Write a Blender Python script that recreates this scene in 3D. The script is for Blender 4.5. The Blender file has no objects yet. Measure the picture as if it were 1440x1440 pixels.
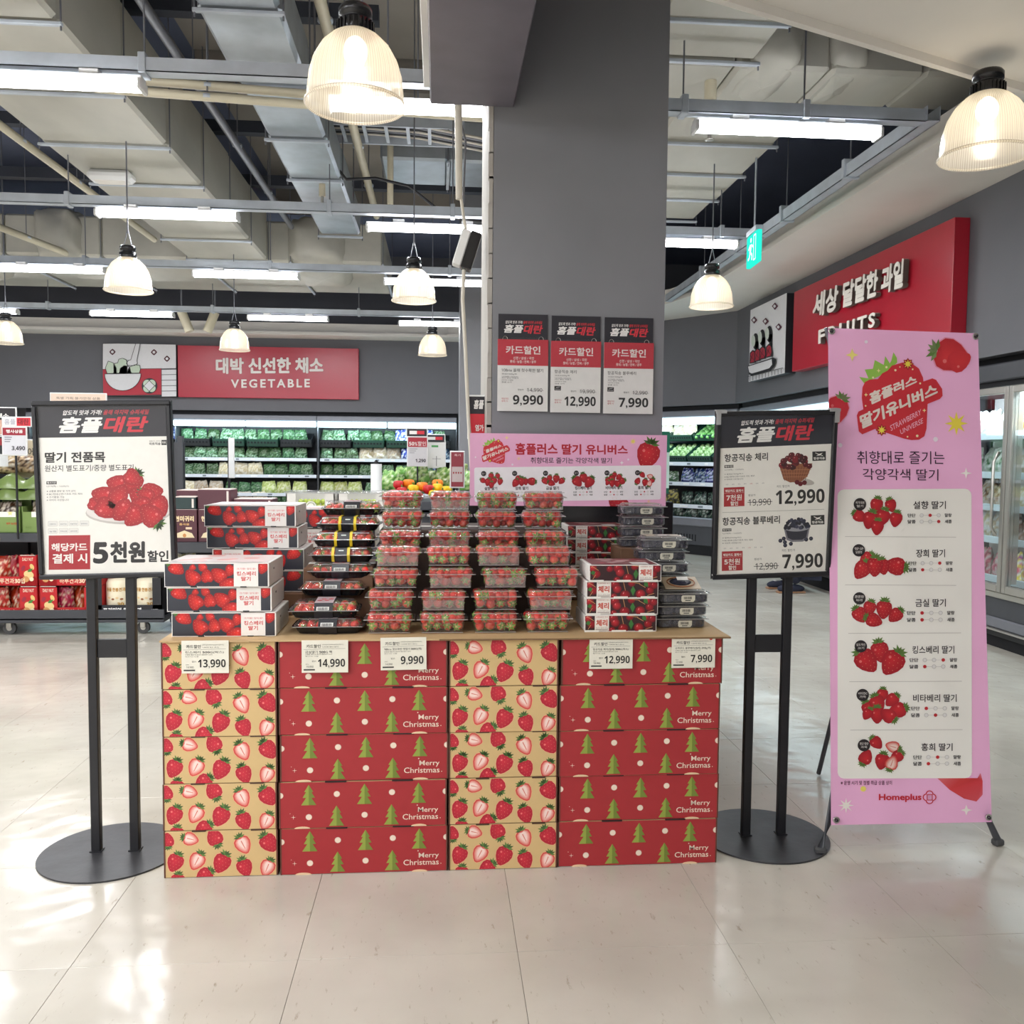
import bpy, math, random
import numpy as np
from mathutils import Matrix, Vector, noise
PI = math.pi
SC = bpy.context.scene
COL = SC.collection
random.seed(7)
# ------------------------------------------------------------------ camera
F, YAW, PIT, ROLL, CH = 1242.5, .08162, .06049, -.00914, 1.39
cy_, sy_, cp, sp = math.cos(YAW), math.sin(YAW), math.cos(PIT), math.sin(PIT)
fw = Vector((sy_ * cp, cy_ * cp, -sp)); rt = Vector((cy_, -sy_, 0)); dn = fw.cross(rt)
cr, sr = math.cos(ROLL), math.sin(ROLL)
rt2 = rt * cr + dn * sr; dn2 = -rt * sr + dn * cr
cam = bpy.data.cameras.new('camera'); co = bpy.data.objects.new('camera', cam); COL.objects.link(co)
co.matrix_world = Matrix(((rt2.x, -dn2.x, -fw.x, 0), (rt2.y, -dn2.y, -fw.y, 0), (rt2.z, -dn2.z, -fw.z, CH), (0, 0, 0, 1)))
cam.sensor_fit = 'HORIZONTAL'; cam.sensor_width = 36; cam.lens = F / 1440 * 36; cam.clip_start = .05; cam.clip_end = 100
SC.camera = co
# ------------------------------------------------------------------ world, view
w = bpy.data.worlds.new('world'); SC.world = w; w.use_nodes = True
w.node_tree.nodes['Background'].inputs[0].default_value = (.9, .95, 1, 1)
w.node_tree.nodes['Background'].inputs[1].default_value = .3
SC.view_settings.view_transform = 'Standard'; SC.view_settings.look = 'None'
SC.view_settings.exposure = 0.44; SC.view_settings.gamma = 1; SC.view_settings.use_curve_mapping = False
SC.cycles.use_denoising = True
SC.cycles.max_bounces = 8; SC.cycles.diffuse_bounces = 4; SC.cycles.transparent_max_bounces = 24
SC.cycles.sample_clamp_indirect = 4; SC.cycles.caustics_reflective = False; SC.cycles.caustics_refractive = False
LIGHT_W = 22.5      # watts of one strip light
STRIP_E = 15.0       # its diffuser's own glow
# the strip lights: (x centre, y) of each 1.16 m fitting
STRIPS = [(x, y) for y in (-5.0, -3.6, -2.2, -.8, .6, 2.3) for x in (-6.6, -4.4, -2.25, -.07, 2.1)]  # unseen rows over and behind the camera, added densely for front fill
STRIPS = [s for s in STRIPS if not (s[0] > 1 and s[1] > 2)]
STRIPS += [(-4.4, 5.1), (-2.2, 5.1), (-.07, 5.25), (2.1, 5.36), (-4.4, 7.7), (-2.28, 7.75), (-.07, 7.95), (2.18, 8.2),
           (-6.4, 10.1), (-4.24, 10.15), (-2.16, 10.2), (-.07, 10.35), (-6.55, 13.2), (-4.4, 13.2), (-2.22, 13.28), (-.05, 13.5), (-8.6, 7.7), (-8.6, 11.5), (-8.6, 3)]
for x, y in STRIPS:
    l = bpy.data.lights.new('strip_light_tube', 'AREA'); l.shape = 'RECTANGLE'; l.size = 1.12; l.size_y = .07
    l.energy = LIGHT_W; l.color = (.965, .985, 1)
    lo = bpy.data.objects.new('strip_light_tube', l); COL.objects.link(lo); lo.location = (x, y, 3.345)
# ------------------------------------------------------------------ colour and materials
def lin(c):
    c = c / 255.0
    return c / 12.92 if c <= .04045 else ((c + .055) / 1.055) ** 2.4
LC = {}
def L(c):
    if c not in LC: LC[c] = (lin(c[0]), lin(c[1]), lin(c[2]), 1.0)
    return LC[c]
class N:
    def __init__(s, name):
        s.m = bpy.data.materials.new(name); s.m.use_nodes = True; s.t = s.m.node_tree
        s.b = s.t.nodes['Principled BSDF']; s.out = s.t.nodes['Material Output']
    def n(s, typ, **kw):
        d = s.t.nodes.new(typ)
        for k, v in kw.items():
            if k in d.inputs: d.inputs[k].default_value = v
            else: setattr(d, k, v)
        return d
    def l(s, a, b): s.t.links.new(a, b)
def mat(name, col, rough=.5, metal=0, nscale=6, namt=.08, bump=0, bscale=40, stretch=None, coat=0, world=True, vcol=False):
    g = N(name); b = g.b
    b.inputs['Roughness'].default_value = rough; b.inputs['Metallic'].default_value = metal
    if coat: b.inputs['Coat Weight'].default_value = coat; b.inputs['Coat Roughness'].default_value = .12
    if world: src = g.n('ShaderNodeNewGeometry').outputs['Position']
    else: src = g.n('ShaderNodeTexCoord').outputs['Object']
    if stretch:
        mp = g.n('ShaderNodeMapping'); mp.inputs['Scale'].default_value = stretch; g.l(src, mp.inputs[0]); src = mp.outputs[0]
    nz = g.n('ShaderNodeTexNoise', Scale=nscale, Detail=4.0); g.l(src, nz.inputs['Vector'])
    mr = g.n('ShaderNodeMapRange'); mr.inputs['To Min'].default_value = 1 - namt; mr.inputs['To Max'].default_value = 1 + namt
    mr.inputs['From Min'].default_value = .3; mr.inputs['From Max'].default_value = .7
    g.l(nz.outputs['Fac'], mr.inputs['Value'])
    mx = g.n('ShaderNodeVectorMath', operation='SCALE')
    if vcol:
        a = g.n('ShaderNodeAttribute', attribute_name='Col'); g.l(a.outputs['Color'], mx.inputs[0])
    else: mx.inputs[0].default_value = L(col)[:3]
    g.l(mr.outputs[0], mx.inputs['Scale']); g.l(mx.outputs[0], b.inputs['Base Color'])
    if bump:
        bz = g.n('ShaderNodeTexNoise', Scale=bscale, Detail=3.0); g.l(src, bz.inputs['Vector'])
        bp = g.n('ShaderNodeBump', Strength=bump); bp.inputs['Distance'].default_value = .01
        g.l(bz.outputs['Fac'], bp.inputs['Height']); g.l(bp.outputs[0], b.inputs['Normal'])
    return g.m
M = {}
M['ink'] = mat('printed_card', None, .5, vcol=True, namt=.02, nscale=30, world=False)
M['inkg'] = mat('glossy_print', None, .28, vcol=True, namt=.02, nscale=20, world=False)
M['film'] = mat('shiny_film_pack', None, .22, vcol=True, namt=.12, nscale=45, world=False, bump=.5, bscale=60)
M['wall'] = mat('dark_grey_wall_paint', (99, 100, 106), .6, namt=.04, nscale=2, bump=.05)
M['column'] = mat('grey_column_paint', (126, 127, 133), .5, namt=.05, nscale=2.5, bump=.08, bscale=15)
M['plaster2'] = mat('grey_plaster', (168, 164, 158), .75, namt=.06, nscale=5, bump=.15, bscale=14)
M['sign'] = mat('grey_sign_paint', (108, 104, 114), .5)
M['plaster'] = mat('off_white_plaster', (230, 226, 220), .7, namt=.03, nscale=2)
M['slabd'] = mat('dark_blue_slab', (104, 112, 136), .8, namt=.1, nscale=1.3)  # darker and bluer colour than the concrete slab
M['slab'] = mat('concrete_slab', (150, 144, 136), .8, namt=.1, nscale=1.3)
M['duct'] = mat('beige_duct_wrap', (180, 178, 168), .55, namt=.12, nscale=2.2, bump=.6, bscale=5, stretch=(1, .5, 1))
M['galv'] = mat('galvanised_steel', (176, 184, 192), .38, .75, namt=.12, nscale=5, bump=.08, bscale=8)
M['rail'] = mat('grey_steel_channel', (188, 196, 206), .5, .25, namt=.1, nscale=6)
M['pipe'] = mat('beige_pipe_paint', (202, 194, 170), .45, namt=.05)
M['gpipe'] = mat('grey_pipe_paint', (120, 122, 130), .4, .3, namt=.05)
M['dark'] = mat('dark_ceiling_steel', (52, 56, 66), .6, namt=.15, nscale=3)
M['black'] = mat('black_powder_coat', (24, 24, 29), .42, namt=.1, nscale=12, bump=.03, bscale=200)
M['charcoal'] = mat('charcoal_metal', (62, 64, 70), .45, namt=.06)
M['steelplate'] = mat('scuffed_dark_steel_plate', (58, 58, 62), .35, .35, namt=.22, nscale=9, bump=.06, bscale=30)
M['blackpl'] = mat('black_plastic_tray', (24, 24, 27), .25, namt=.05)
M['white'] = mat('white_enamel', (225, 226, 226), .4, namt=.02)
M['whitecard'] = mat('white_carton', (232, 230, 225), .55, namt=.02, bump=.05, bscale=90)
M['card'] = mat('brown_cardboard', (190, 160, 118), .7, namt=.07, nscale=8, bump=.12, bscale=120)
M['carddark'] = mat('corrugated_edge', (120, 92, 64), .8, namt=.12, nscale=60)
M['chrome'] = mat('brushed_aluminium', (190, 188, 182), .3, .85, namt=.05)
M['rubber'] = mat('grey_rubber', (70, 70, 72), .6)
M['fruit'] = mat('fruit_skin', None, .28, vcol=True, namt=.16, nscale=35, world=False, bump=.4, bscale=160)
M['leafy'] = mat('vegetable_leaf', None, .5, vcol=True, namt=.25, nscale=22, world=False, bump=.5, bscale=40)
M['cable'] = mat('cream_cable', (205, 200, 188), .5)
M['rug'] = mat('dark_recess', (20, 21, 25), .9)
def jitter(m, lo, hi):
    t = m.node_tree; b = t.nodes['Principled BSDF']; src = b.inputs['Base Color'].links[0].from_socket
    oi = t.nodes.new('ShaderNodeObjectInfo'); mr = t.nodes.new('ShaderNodeMapRange'); mr.inputs['To Min'].default_value = lo; mr.inputs['To Max'].default_value = hi; t.links.new(oi.outputs['Random'], mr.inputs[0])
    h = t.nodes.new('ShaderNodeHueSaturation'); t.links.new(src, h.inputs['Color']); t.links.new(mr.outputs[0], h.inputs['Value'])
    m2 = t.nodes.new('ShaderNodeMath'); m2.operation = 'MULTIPLY_ADD'; m2.inputs[1].default_value = .05; m2.inputs[2].default_value = .475; t.links.new(oi.outputs['Random'], m2.inputs[0]); t.links.new(m2.outputs[0], h.inputs['Hue'])
    t.links.new(h.outputs[0], b.inputs['Base Color'])
jitter(M['film'], .6, 1.15)
def seedberry():
    g = N('strawberry_skin'); b = g.b; b.inputs['Roughness'].default_value = .3
    tc = g.n('ShaderNodeTexCoord'); vo = g.n('ShaderNodeTexVoronoi', Scale=170.0); g.l(tc.outputs['Object'], vo.inputs['Vector'])
    a = g.n('ShaderNodeAttribute', attribute_name='Col')
    oi = g.n('ShaderNodeObjectInfo'); hs = g.n('ShaderNodeHueSaturation'); g.l(a.outputs['Color'], hs.inputs['Color'])
    mr = g.n('ShaderNodeMapRange'); mr.inputs['To Min'].default_value = .75; mr.inputs['To Max'].default_value = 1.25; g.l(oi.outputs['Random'], mr.inputs[0]); g.l(mr.outputs[0], hs.inputs['Value'])
    rp = g.n('ShaderNodeValToRGB'); rp.color_ramp.elements[0].position = .12; rp.color_ramp.elements[1].position = .2
    rp.color_ramp.elements[0].color = (1, 1, 1, 1); rp.color_ramp.elements[1].color = (0, 0, 0, 1); g.l(vo.outputs['Distance'], rp.inputs[0])
    mx = g.n('ShaderNodeMix', data_type='RGBA'); g.l(rp.outputs[0], mx.inputs[0]); g.l(hs.outputs[0], mx.inputs[6]); mx.inputs[7].default_value = L((226, 170, 90))
    g.l(mx.outputs[2], b.inputs['Base Color'])
    bp = g.n('ShaderNodeBump', Strength=.4); bp.inputs['Distance'].default_value = .002; g.l(vo.outputs['Distance'], bp.inputs['Height']); g.l(bp.outputs[0], b.inputs['Normal'])
    return g.m
M['berry'] = seedberry()
def emis(name, col, s):
    g = N(name); e = g.n('ShaderNodeEmission', Strength=s); e.inputs[0].default_value = L(col)
    g.l(e.outputs[0], g.out.inputs[0]); return g.m
M['glow'] = emis('lit_diffuser', (250, 251, 255), STRIP_E)
M['bulb'] = emis('lit_bulb', (255, 240, 205), 4)
M['cool'] = emis('cool_case_strip_light', (205, 240, 250), 4.5)
M['exit'] = emis('lit_exit_panel', (40, 215, 190), 1.1)
M['exitw'] = emis('lit_exit_pictogram', (220, 255, 245), 1.5)
def clear(name, tint, gl=.1, rough=.06, bump=0, tr=None):
    g = N(name); t = g.n('ShaderNodeBsdfTransparent'); t.inputs[0].default_value = tint
    s = g.n('ShaderNodeBsdfGlossy', Roughness=rough)
    lw = g.n('ShaderNodeLayerWeight', Blend=.35); ad = g.n('ShaderNodeMath', operation='MULTIPLY_ADD'); ad.inputs[1].default_value = .55; ad.inputs[2].default_value = gl
    g.l(lw.outputs['Facing'], ad.inputs[0])
    mx = g.n('ShaderNodeMixShader'); g.l(ad.outputs[0], mx.inputs[0]); g.l(t.outputs[0], mx.inputs[1]); g.l(s.outputs[0], mx.inputs[2])
    if bump:
        nz = g.n('ShaderNodeTexNoise', Scale=45.0); tc = g.n('ShaderNodeTexCoord'); g.l(tc.outputs['Object'], nz.inputs['Vector'])
        bp = g.n('ShaderNodeBump', Strength=bump); bp.inputs['Distance'].default_value = .01; g.l(nz.outputs[0], bp.inputs['Height']); g.l(bp.outputs[0], s.inputs['Normal'])
    o = mx
    if tr:
        d = g.n('ShaderNodeBsdfTranslucent'); d.inputs[0].default_value = L(tr[1]); d2 = g.n('ShaderNodeBsdfDiffuse'); d2.inputs[0].default_value = L(tr[1])
        m3 = g.n('ShaderNodeMixShader'); m3.inputs[0].default_value = .5; g.l(d.outputs[0], m3.inputs[1]); g.l(d2.outputs[0], m3.inputs[2])
        m2 = g.n('ShaderNodeMixShader'); m2.inputs[0].default_value = tr[0]; g.l(mx.outputs[0], m2.inputs[1]); g.l(m3.outputs[0], m2.inputs[2]); o = m2
    g.l(o.outputs[0], g.out.inputs[0]); return g.m
M['clear'] = clear('clear_plastic', (.97, .97, .97, 1), .07, .08, .6, (.05, (240, 240, 240)))
M['glass'] = clear('door_glass', (.95, .98, .985, 1), .03, .02)
for n_ in M['glass'].node_tree.nodes:
    if n_.type == 'MATH': n_.inputs[1].default_value = .25
M['frost'] = clear('frosted_punnet_film', (.93, .93, .93, 1), .08, .2, .5, (.24, (252, 238, 234)))
M['shade'] = clear('ribbed_lamp_shade', (.96, .95, .92, 1), .1, .2, 0, (.3, (250, 242, 228)))
def ribs(m, nrib):
    t = m.node_tree; tc = t.nodes.new('ShaderNodeTexCoord'); sx = t.nodes.new('ShaderNodeSeparateXYZ'); t.links.new(tc.outputs['Object'], sx.inputs[0])
    a = t.nodes.new('ShaderNodeMath'); a.operation = 'ARCTAN2'; t.links.new(sx.outputs[1], a.inputs[0]); t.links.new(sx.outputs[0], a.inputs[1])
    b = t.nodes.new('ShaderNodeMath'); b.operation = 'MULTIPLY'; b.inputs[1].default_value = nrib; t.links.new(a.outputs[0], b.inputs[0])
    c = t.nodes.new('ShaderNodeMath'); c.operation = 'SINE'; t.links.new(b.outputs[0], c.inputs[0])
    d = t.nodes.new('ShaderNodeMath'); d.operation = 'MULTIPLY_ADD'; d.inputs[1].default_value = .09; d.inputs[2].default_value = .36; t.links.new(c.outputs[0], d.inputs[0])
    for n in t.nodes:
        if n.type == 'MIX_SHADER' and any(l.to_socket.node.type == 'OUTPUT_MATERIAL' for l in n.outputs[0].links): t.links.new(d.outputs[0], n.inputs[0])
ribs(M['shade'], 110)
def fabric():
    g = N('banner_fabric'); a = g.n('ShaderNodeAttribute', attribute_name='Col'); b = g.b; b.inputs['Roughness'].default_value = .6
    g.l(a.outputs['Color'], b.inputs['Base Color'])
    nz = g.n('ShaderNodeTexNoise', Scale=2.6, Detail=2.0); tc = g.n('ShaderNodeTexCoord'); g.l(tc.outputs['Object'], nz.inputs['Vector']); bp = g.n('ShaderNodeBump', Strength=.5); bp.inputs['Distance'].default_value = .06; g.l(nz.outputs[0], bp.inputs['Height']); g.l(bp.outputs[0], b.inputs['Normal'])
    t = g.n('ShaderNodeBsdfTranslucent'); g.l(a.outputs['Color'], t.inputs[0])
    mx = g.n('ShaderNodeMixShader'); mx.inputs[0].default_value = .08; g.l(b.outputs[0], mx.inputs[1]); g.l(t.outputs[0], mx.inputs[2])
    g.l(mx.outputs[0], g.out.inputs[0]); return g.m
M['fabric'] = fabric()
def tilemat():
    g = N('waxed_vinyl_floor_tile'); b = g.b; pos = g.n('ShaderNodeNewGeometry').outputs['Position']
    oi = g.n('ShaderNodeObjectInfo')
    n1 = g.n('ShaderNodeTexNoise', Scale=1.6, Detail=5.0); g.l(pos, n1.inputs['Vector'])
    r1 = g.n('ShaderNodeValToRGB'); r1.color_ramp.elements[0].position = .32; r1.color_ramp.elements[1].position = .68
    r1.color_ramp.elements[0].color = L((184, 178, 167)); r1.color_ramp.elements[1].color = L((203, 198, 187)); g.l(n1.outputs[0], r1.inputs[0])
    mp = g.n('ShaderNodeMapping'); mp.inputs['Rotation'].default_value = (0, 0, .9); mp.inputs['Scale'].default_value = (46, 15, 1); g.l(pos, mp.inputs[0])
    n2 = g.n('ShaderNodeTexNoise', Scale=1.0, Detail=6.0, Roughness=.7); g.l(mp.outputs[0], n2.inputs['Vector'])
    r2 = g.n('ShaderNodeValToRGB'); r2.color_ramp.elements[0].position = .3; r2.color_ramp.elements[1].position = .39
    r2.color_ramp.elements[0].color = (1, 1, 1, 1); r2.color_ramp.elements[1].color = (0, 0, 0, 1); g.l(n2.outputs[0], r2.inputs[0])
    mu = g.n('ShaderNodeMath', operation='MULTIPLY'); mu.inputs[1].default_value = .75; g.l(r2.outputs[0], mu.inputs[0])
    mx = g.n('ShaderNodeMix', data_type='RGBA'); g.l(mu.outputs[0], mx.inputs[0]); g.l(r1.outputs[0], mx.inputs[6]); mx.inputs[7].default_value = L((150, 138, 120))
    mr = g.n('ShaderNodeMapRange'); mr.inputs['To Min'].default_value = .965; mr.inputs['To Max'].default_value = 1.02; g.l(oi.outputs['Random'], mr.inputs[0])
    sc = g.n('ShaderNodeVectorMath', operation='SCALE'); g.l(mx.outputs[2], sc.inputs[0]); g.l(mr.outputs[0], sc.inputs['Scale']); g.l(sc.outputs[0], b.inputs['Base Color'])
    b.inputs['Roughness'].default_value = .17
    n3 = g.n('ShaderNodeTexNoise', Scale=5.0, Detail=2.0); g.l(pos, n3.inputs['Vector'])
    bp = g.n('ShaderNodeBump', Strength=.26); bp.inputs['Distance'].default_value = .02; g.l(n3.outputs[0], bp.inputs['Height']); g.l(bp.outputs[0], b.inputs['Normal'])
    b.inputs['Specular IOR Level'].default_value = .5
    return g.m
M['tile'] = tilemat()
# ------------------------------------------------------------------ mesh builder
class MB:
    def __init__(s): s.v = []; s.f = []; s.mi = []; s.c = []; s.sm = []; s.X = Matrix(); s.col = (128, 128, 128); s.m = 0; s.s = False
    def at(s, loc=(0, 0, 0), rz=0, rx=0, ry=0, sc=1):
        s.X = Matrix.Translation(loc) @ Matrix.Rotation(rz, 4, 'Z') @ Matrix.Rotation(ry, 4, 'Y') @ Matrix.Rotation(rx, 4, 'X') @ Matrix.Scale(sc, 4); return s
    def add(s, vs, fs, col=None, smooth=None, m=None):
        b = len(s.v); X = s.X
        s.v += [tuple(X @ Vector(p)) for p in vs]
        col = col or s.col; per = isinstance(col, list)
        for f in fs:
            s.f.append([b + i for i in f]); s.mi.append(s.m if m is None else m); s.sm.append(s.s if smooth is None else smooth)
            s.c.append([L(col[i]) if len(col[i]) == 3 else col[i] for i in f] if per else [L(col)] * len(f))
        return s
    def box(s, a, b, col=None, m=None, bev=0):
        x0, y0, z0 = a; x1, y1, z1 = b
        if bev:
            e = min(bev, (x1 - x0) * .49, (y1 - y0) * .49, (z1 - z0) * .49); vs = []; ix = {}
            for i, x in enumerate((x0, x1)):
                for j, y in enumerate((y0, y1)):
                    for k, z in enumerate((z0, z1)):
                        dx, dy, dz = (e, -e)[i], (e, -e)[j], (e, -e)[k]
                        ix[i, j, k, 0] = len(vs); vs.append((x, y + dy, z + dz))
                        ix[i, j, k, 1] = len(vs); vs.append((x + dx, y, z + dz))
                        ix[i, j, k, 2] = len(vs); vs.append((x + dx, y + dy, z))
            fs = []
            q = lambda *l: fs.append([ix[t] for t in l])
            q((0, 0, 0, 0), (0, 0, 1, 0), (0, 1, 1, 0), (0, 1, 0, 0)); q((1, 0, 0, 0), (1, 1, 0, 0), (1, 1, 1, 0), (1, 0, 1, 0))
            q((0, 0, 0, 1), (1, 0, 0, 1), (1, 0, 1, 1), (0, 0, 1, 1)); q((0, 1, 0, 1), (0, 1, 1, 1), (1, 1, 1, 1), (1, 1, 0, 1))
            q((0, 0, 0, 2), (0, 1, 0, 2), (1, 1, 0, 2), (1, 0, 0, 2)); q((0, 0, 1, 2), (1, 0, 1, 2), (1, 1, 1, 2), (0, 1, 1, 2))
            for i in (0, 1):
                for j in (0, 1): q((i, j, 0, 0), (i, j, 1, 0), (i, j, 1, 1), (i, j, 0, 1))
                for k in (0, 1): q((i, 0, k, 0), (i, 1, k, 0), (i, 1, k, 2), (i, 0, k, 2))
            for j in (0, 1):
                for k in (0, 1): q((0, j, k, 1), (1, j, k, 1), (1, j, k, 2), (0, j, k, 2))
            for i in (0, 1):
                for j in (0, 1):
                    for k in (0, 1): q((i, j, k, 0), (i, j, k, 1), (i, j, k, 2))
            return s.add(vs, fs, col, False, m)
        vs = [(x, y, z) for z in (z0, z1) for x, y in ((x0, y0), (x1, y0), (x1, y1), (x0, y1))]
        return s.add(vs, [(3, 2, 1, 0), (4, 5, 6, 7), (0, 1, 5, 4), (1, 2, 6, 5), (2, 3, 7, 6), (3, 0, 4, 7)], col, False, m)
    def tube(s, pts, r, n=8, col=None, m=None, cap=True):
        pts = [Vector(p) for p in pts]; vs = []; fs = []
        rs = r if isinstance(r, (list, tuple)) else [r] * len(pts)
        for i, p in enumerate(pts):
            d = ((pts[min(i + 1, len(pts) - 1)] - pts[max(i - 1, 0)]) or Vector((0, 0, 1))).normalized()
            u = d.cross(Vector((0, 0, 1)) if abs(d.z) < .9 else Vector((1, 0, 0))).normalized(); v = d.cross(u)
            for k in range(n):
                a = 2 * PI * k / n; vs.append(p + (u * math.cos(a) + v * math.sin(a)) * rs[i])
        for i in range(len(pts) - 1):
            for k in range(n): a = i * n + k; b = i * n + (k + 1) % n; fs.append((a, b, b + n, a + n))
        s.add(vs, fs, col, n > 5, m)
        if cap:
            s.add(vs[:n], [tuple(range(n))], col, False, m); s.add(vs[-n:], [tuple(range(n))[::-1]], col, False, m)
        return s
    def lathe(s, prof, n=24, col=None, m=None, ripple=0, rn=0, smooth=True):
        vs = []; fs = []; k = len(prof)
        for i in range(n):
            a = 2 * PI * i / n
            for r, z in prof:
                rr = r * (1 + ripple * (1 if i % 2 else -1)); vs.append((rr * math.cos(a), rr * math.sin(a), z))
        for i in range(n):
            j = (i + 1) % n
            for q in range(k - 1): fs.append((i * k + q, j * k + q, j * k + q + 1, i * k + q + 1))
        return s.add(vs, fs, col, smooth, m)
    def ell(s, c, r, nu=10, nv=7, col=None, m=None, fn=None, cf=None):
        vs = []; fs = []; cl = []
        for j in range(nv + 1):
            t = PI * j / nv
            for i in range(nu):
                a = 2 * PI * i / nu; d = Vector((math.sin(t) * math.cos(a), math.sin(t) * math.sin(a), math.cos(t)))
                p = fn(d) if fn else d
                vs.append((c[0] + p[0] * r[0], c[1] + p[1] * r[1], c[2] + p[2] * r[2]))
                if cf: cl.append(cf(d))
        for j in range(nv):
            for i in range(nu): a = j * nu + i; b = j * nu + (i + 1) % nu; fs.append((a, a + nu, b + nu, b))
        return s.add(vs, fs, cl if cf else col, True, m)
    def prism(s, poly, y0, y1, col=None, m=None, side=None):       # poly in xz, extruded in y
        n = len(poly); vs = [(x, y0, z) for x, z in poly] + [(x, y1, z) for x, z in poly]
        s.add(vs, [tuple(range(n)), tuple(range(n, 2 * n))[::-1]], col, False, m)
        return s.add(vs, [(i, i + n, (i + 1) % n + n, (i + 1) % n) for i in range(n)], side or col, False, m)
    def build(s, name, mats, parent=None, loc=(0, 0, 0), rz=0):
        me = bpy.data.meshes.new(name); me.from_pydata(s.v, [], s.f)
        mats = mats if isinstance(mats, (list, tuple)) else [mats]
        for m in mats: me.materials.append(M[m] if isinstance(m, str) else m)
        me.polygons.foreach_set('material_index', s.mi); me.polygons.foreach_set('use_smooth', s.sm)
        at = me.color_attributes.new('Col', 'FLOAT_COLOR', 'CORNER')
        at.data.foreach_set('color', [x for f in s.c for c in f for x in c]); me.update()
        o = bpy.data.objects.new(name, me); COL.objects.link(o)
        if parent: o.parent = parent
        o.location = loc; o.rotation_euler = (0, 0, rz); return o
def tag(o, label, cat, group=None):
    o['label'] = label; o['category'] = cat
    if group: o['group'] = group
    return o
def thing(name, label, cat, loc=(0, 0, 0), rz=0, group=None, rx=0, ry=0):
    o = bpy.data.objects.new(name, None); COL.objects.link(o); o.empty_display_size = .05
    o.location = loc; o.rotation_euler = (rx, ry, rz); return tag(o, label, cat, group)
def struct(o): o['kind'] = 'structure'; return o
CHC = {}
def dup(root, loc, rz=None, label=None, group=None, skip=()):
    r = root.copy(); COL.objects.link(r); r.location = loc
    if rz is not None: r.rotation_euler = (root.rotation_euler[0], root.rotation_euler[1], rz)
    if label: r['label'] = label
    if group: r['group'] = group
    if root.name not in CHC: CHC[root.name] = [(c, list(c.children)) for c in root.children]
    for ch, gs in CHC[root.name]:
        if ch.name.split('.')[0] in skip: continue
        c = ch.copy(); COL.objects.link(c); c.parent = r
        for g in gs:
            d = g.copy(); COL.objects.link(d); d.parent = c
    return r
# ------------------------------------------------------------------ flat print (lettering, pictures) as coloured mesh
GL = {}
def glyphs(s, bold=.0, shear=0, sp=1.0):
    k = (s, bold, shear, sp)
    if k not in GL:
        b0 = 0x1D7EC if bold > .009 else 0x1D7E2
        c = bpy.data.curves.new('t', 'FONT'); c.body = ''.join(chr(b0 + ord(q) - 48) if '0' <= q <= '9' else q for q in s)
        c.offset = 0 if any('0' <= q <= '9' for q in s) else min(bold, .014); c.shear = shear; c.resolution_u = 3; c.space_character = sp
        o = bpy.data.objects.new('t', c); me = o.to_mesh()
        v = [(p.co.x, p.co.y) for p in me.vertices]; f = [tuple(p.vertices) for p in me.polygons]
        o.to_mesh_clear(); bpy.data.objects.remove(o); bpy.data.curves.remove(c)
        if not v: v = [(0, 0)]; f = []
        x0 = min(p[0] for p in v); x1 = max(p[0] for p in v); y0 = min(p[1] for p in v); y1 = max(p[1] for p in v); W = max(x1 - x0, 1e-6); H = max(y1 - y0, 1e-6)
        d = max(0, bold - .012) * .8; base = [((p[0] - x0) / W, (y1 - p[1]) / H) for p in v]
        if d < .004: GL[k] = (base, f, [0] * len(base))
        else:
            V = []; Fs = []; Z = []; ex, ey = d / W, d / H
            for i, (a, b) in enumerate(((-1, 0), (1, 0), (0, -1), (0, 1))):
                n = len(V); V += [((p[0] + a * ex) * (1 - 2 * ex) + ex, (p[1] + b * ey) * (1 - 2 * ey) + ey) for p in base]; Fs += [tuple(n + q for q in t) for t in f]; Z += [i * .12] * len(base)
            GL[k] = (V, Fs, Z)
    return GL[k]
def homog(src, dst):
    A = []; b = []
    for (x, y), (u, v) in zip(src, dst):
        A += [[x, y, 1, 0, 0, 0, -u * x, -u * y], [0, 0, 0, x, y, 1, -v * x, -v * y]]; b += [u, v]
    return np.append(np.linalg.solve(np.array(A, float), np.array(b, float)), 1).reshape(3, 3)
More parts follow.
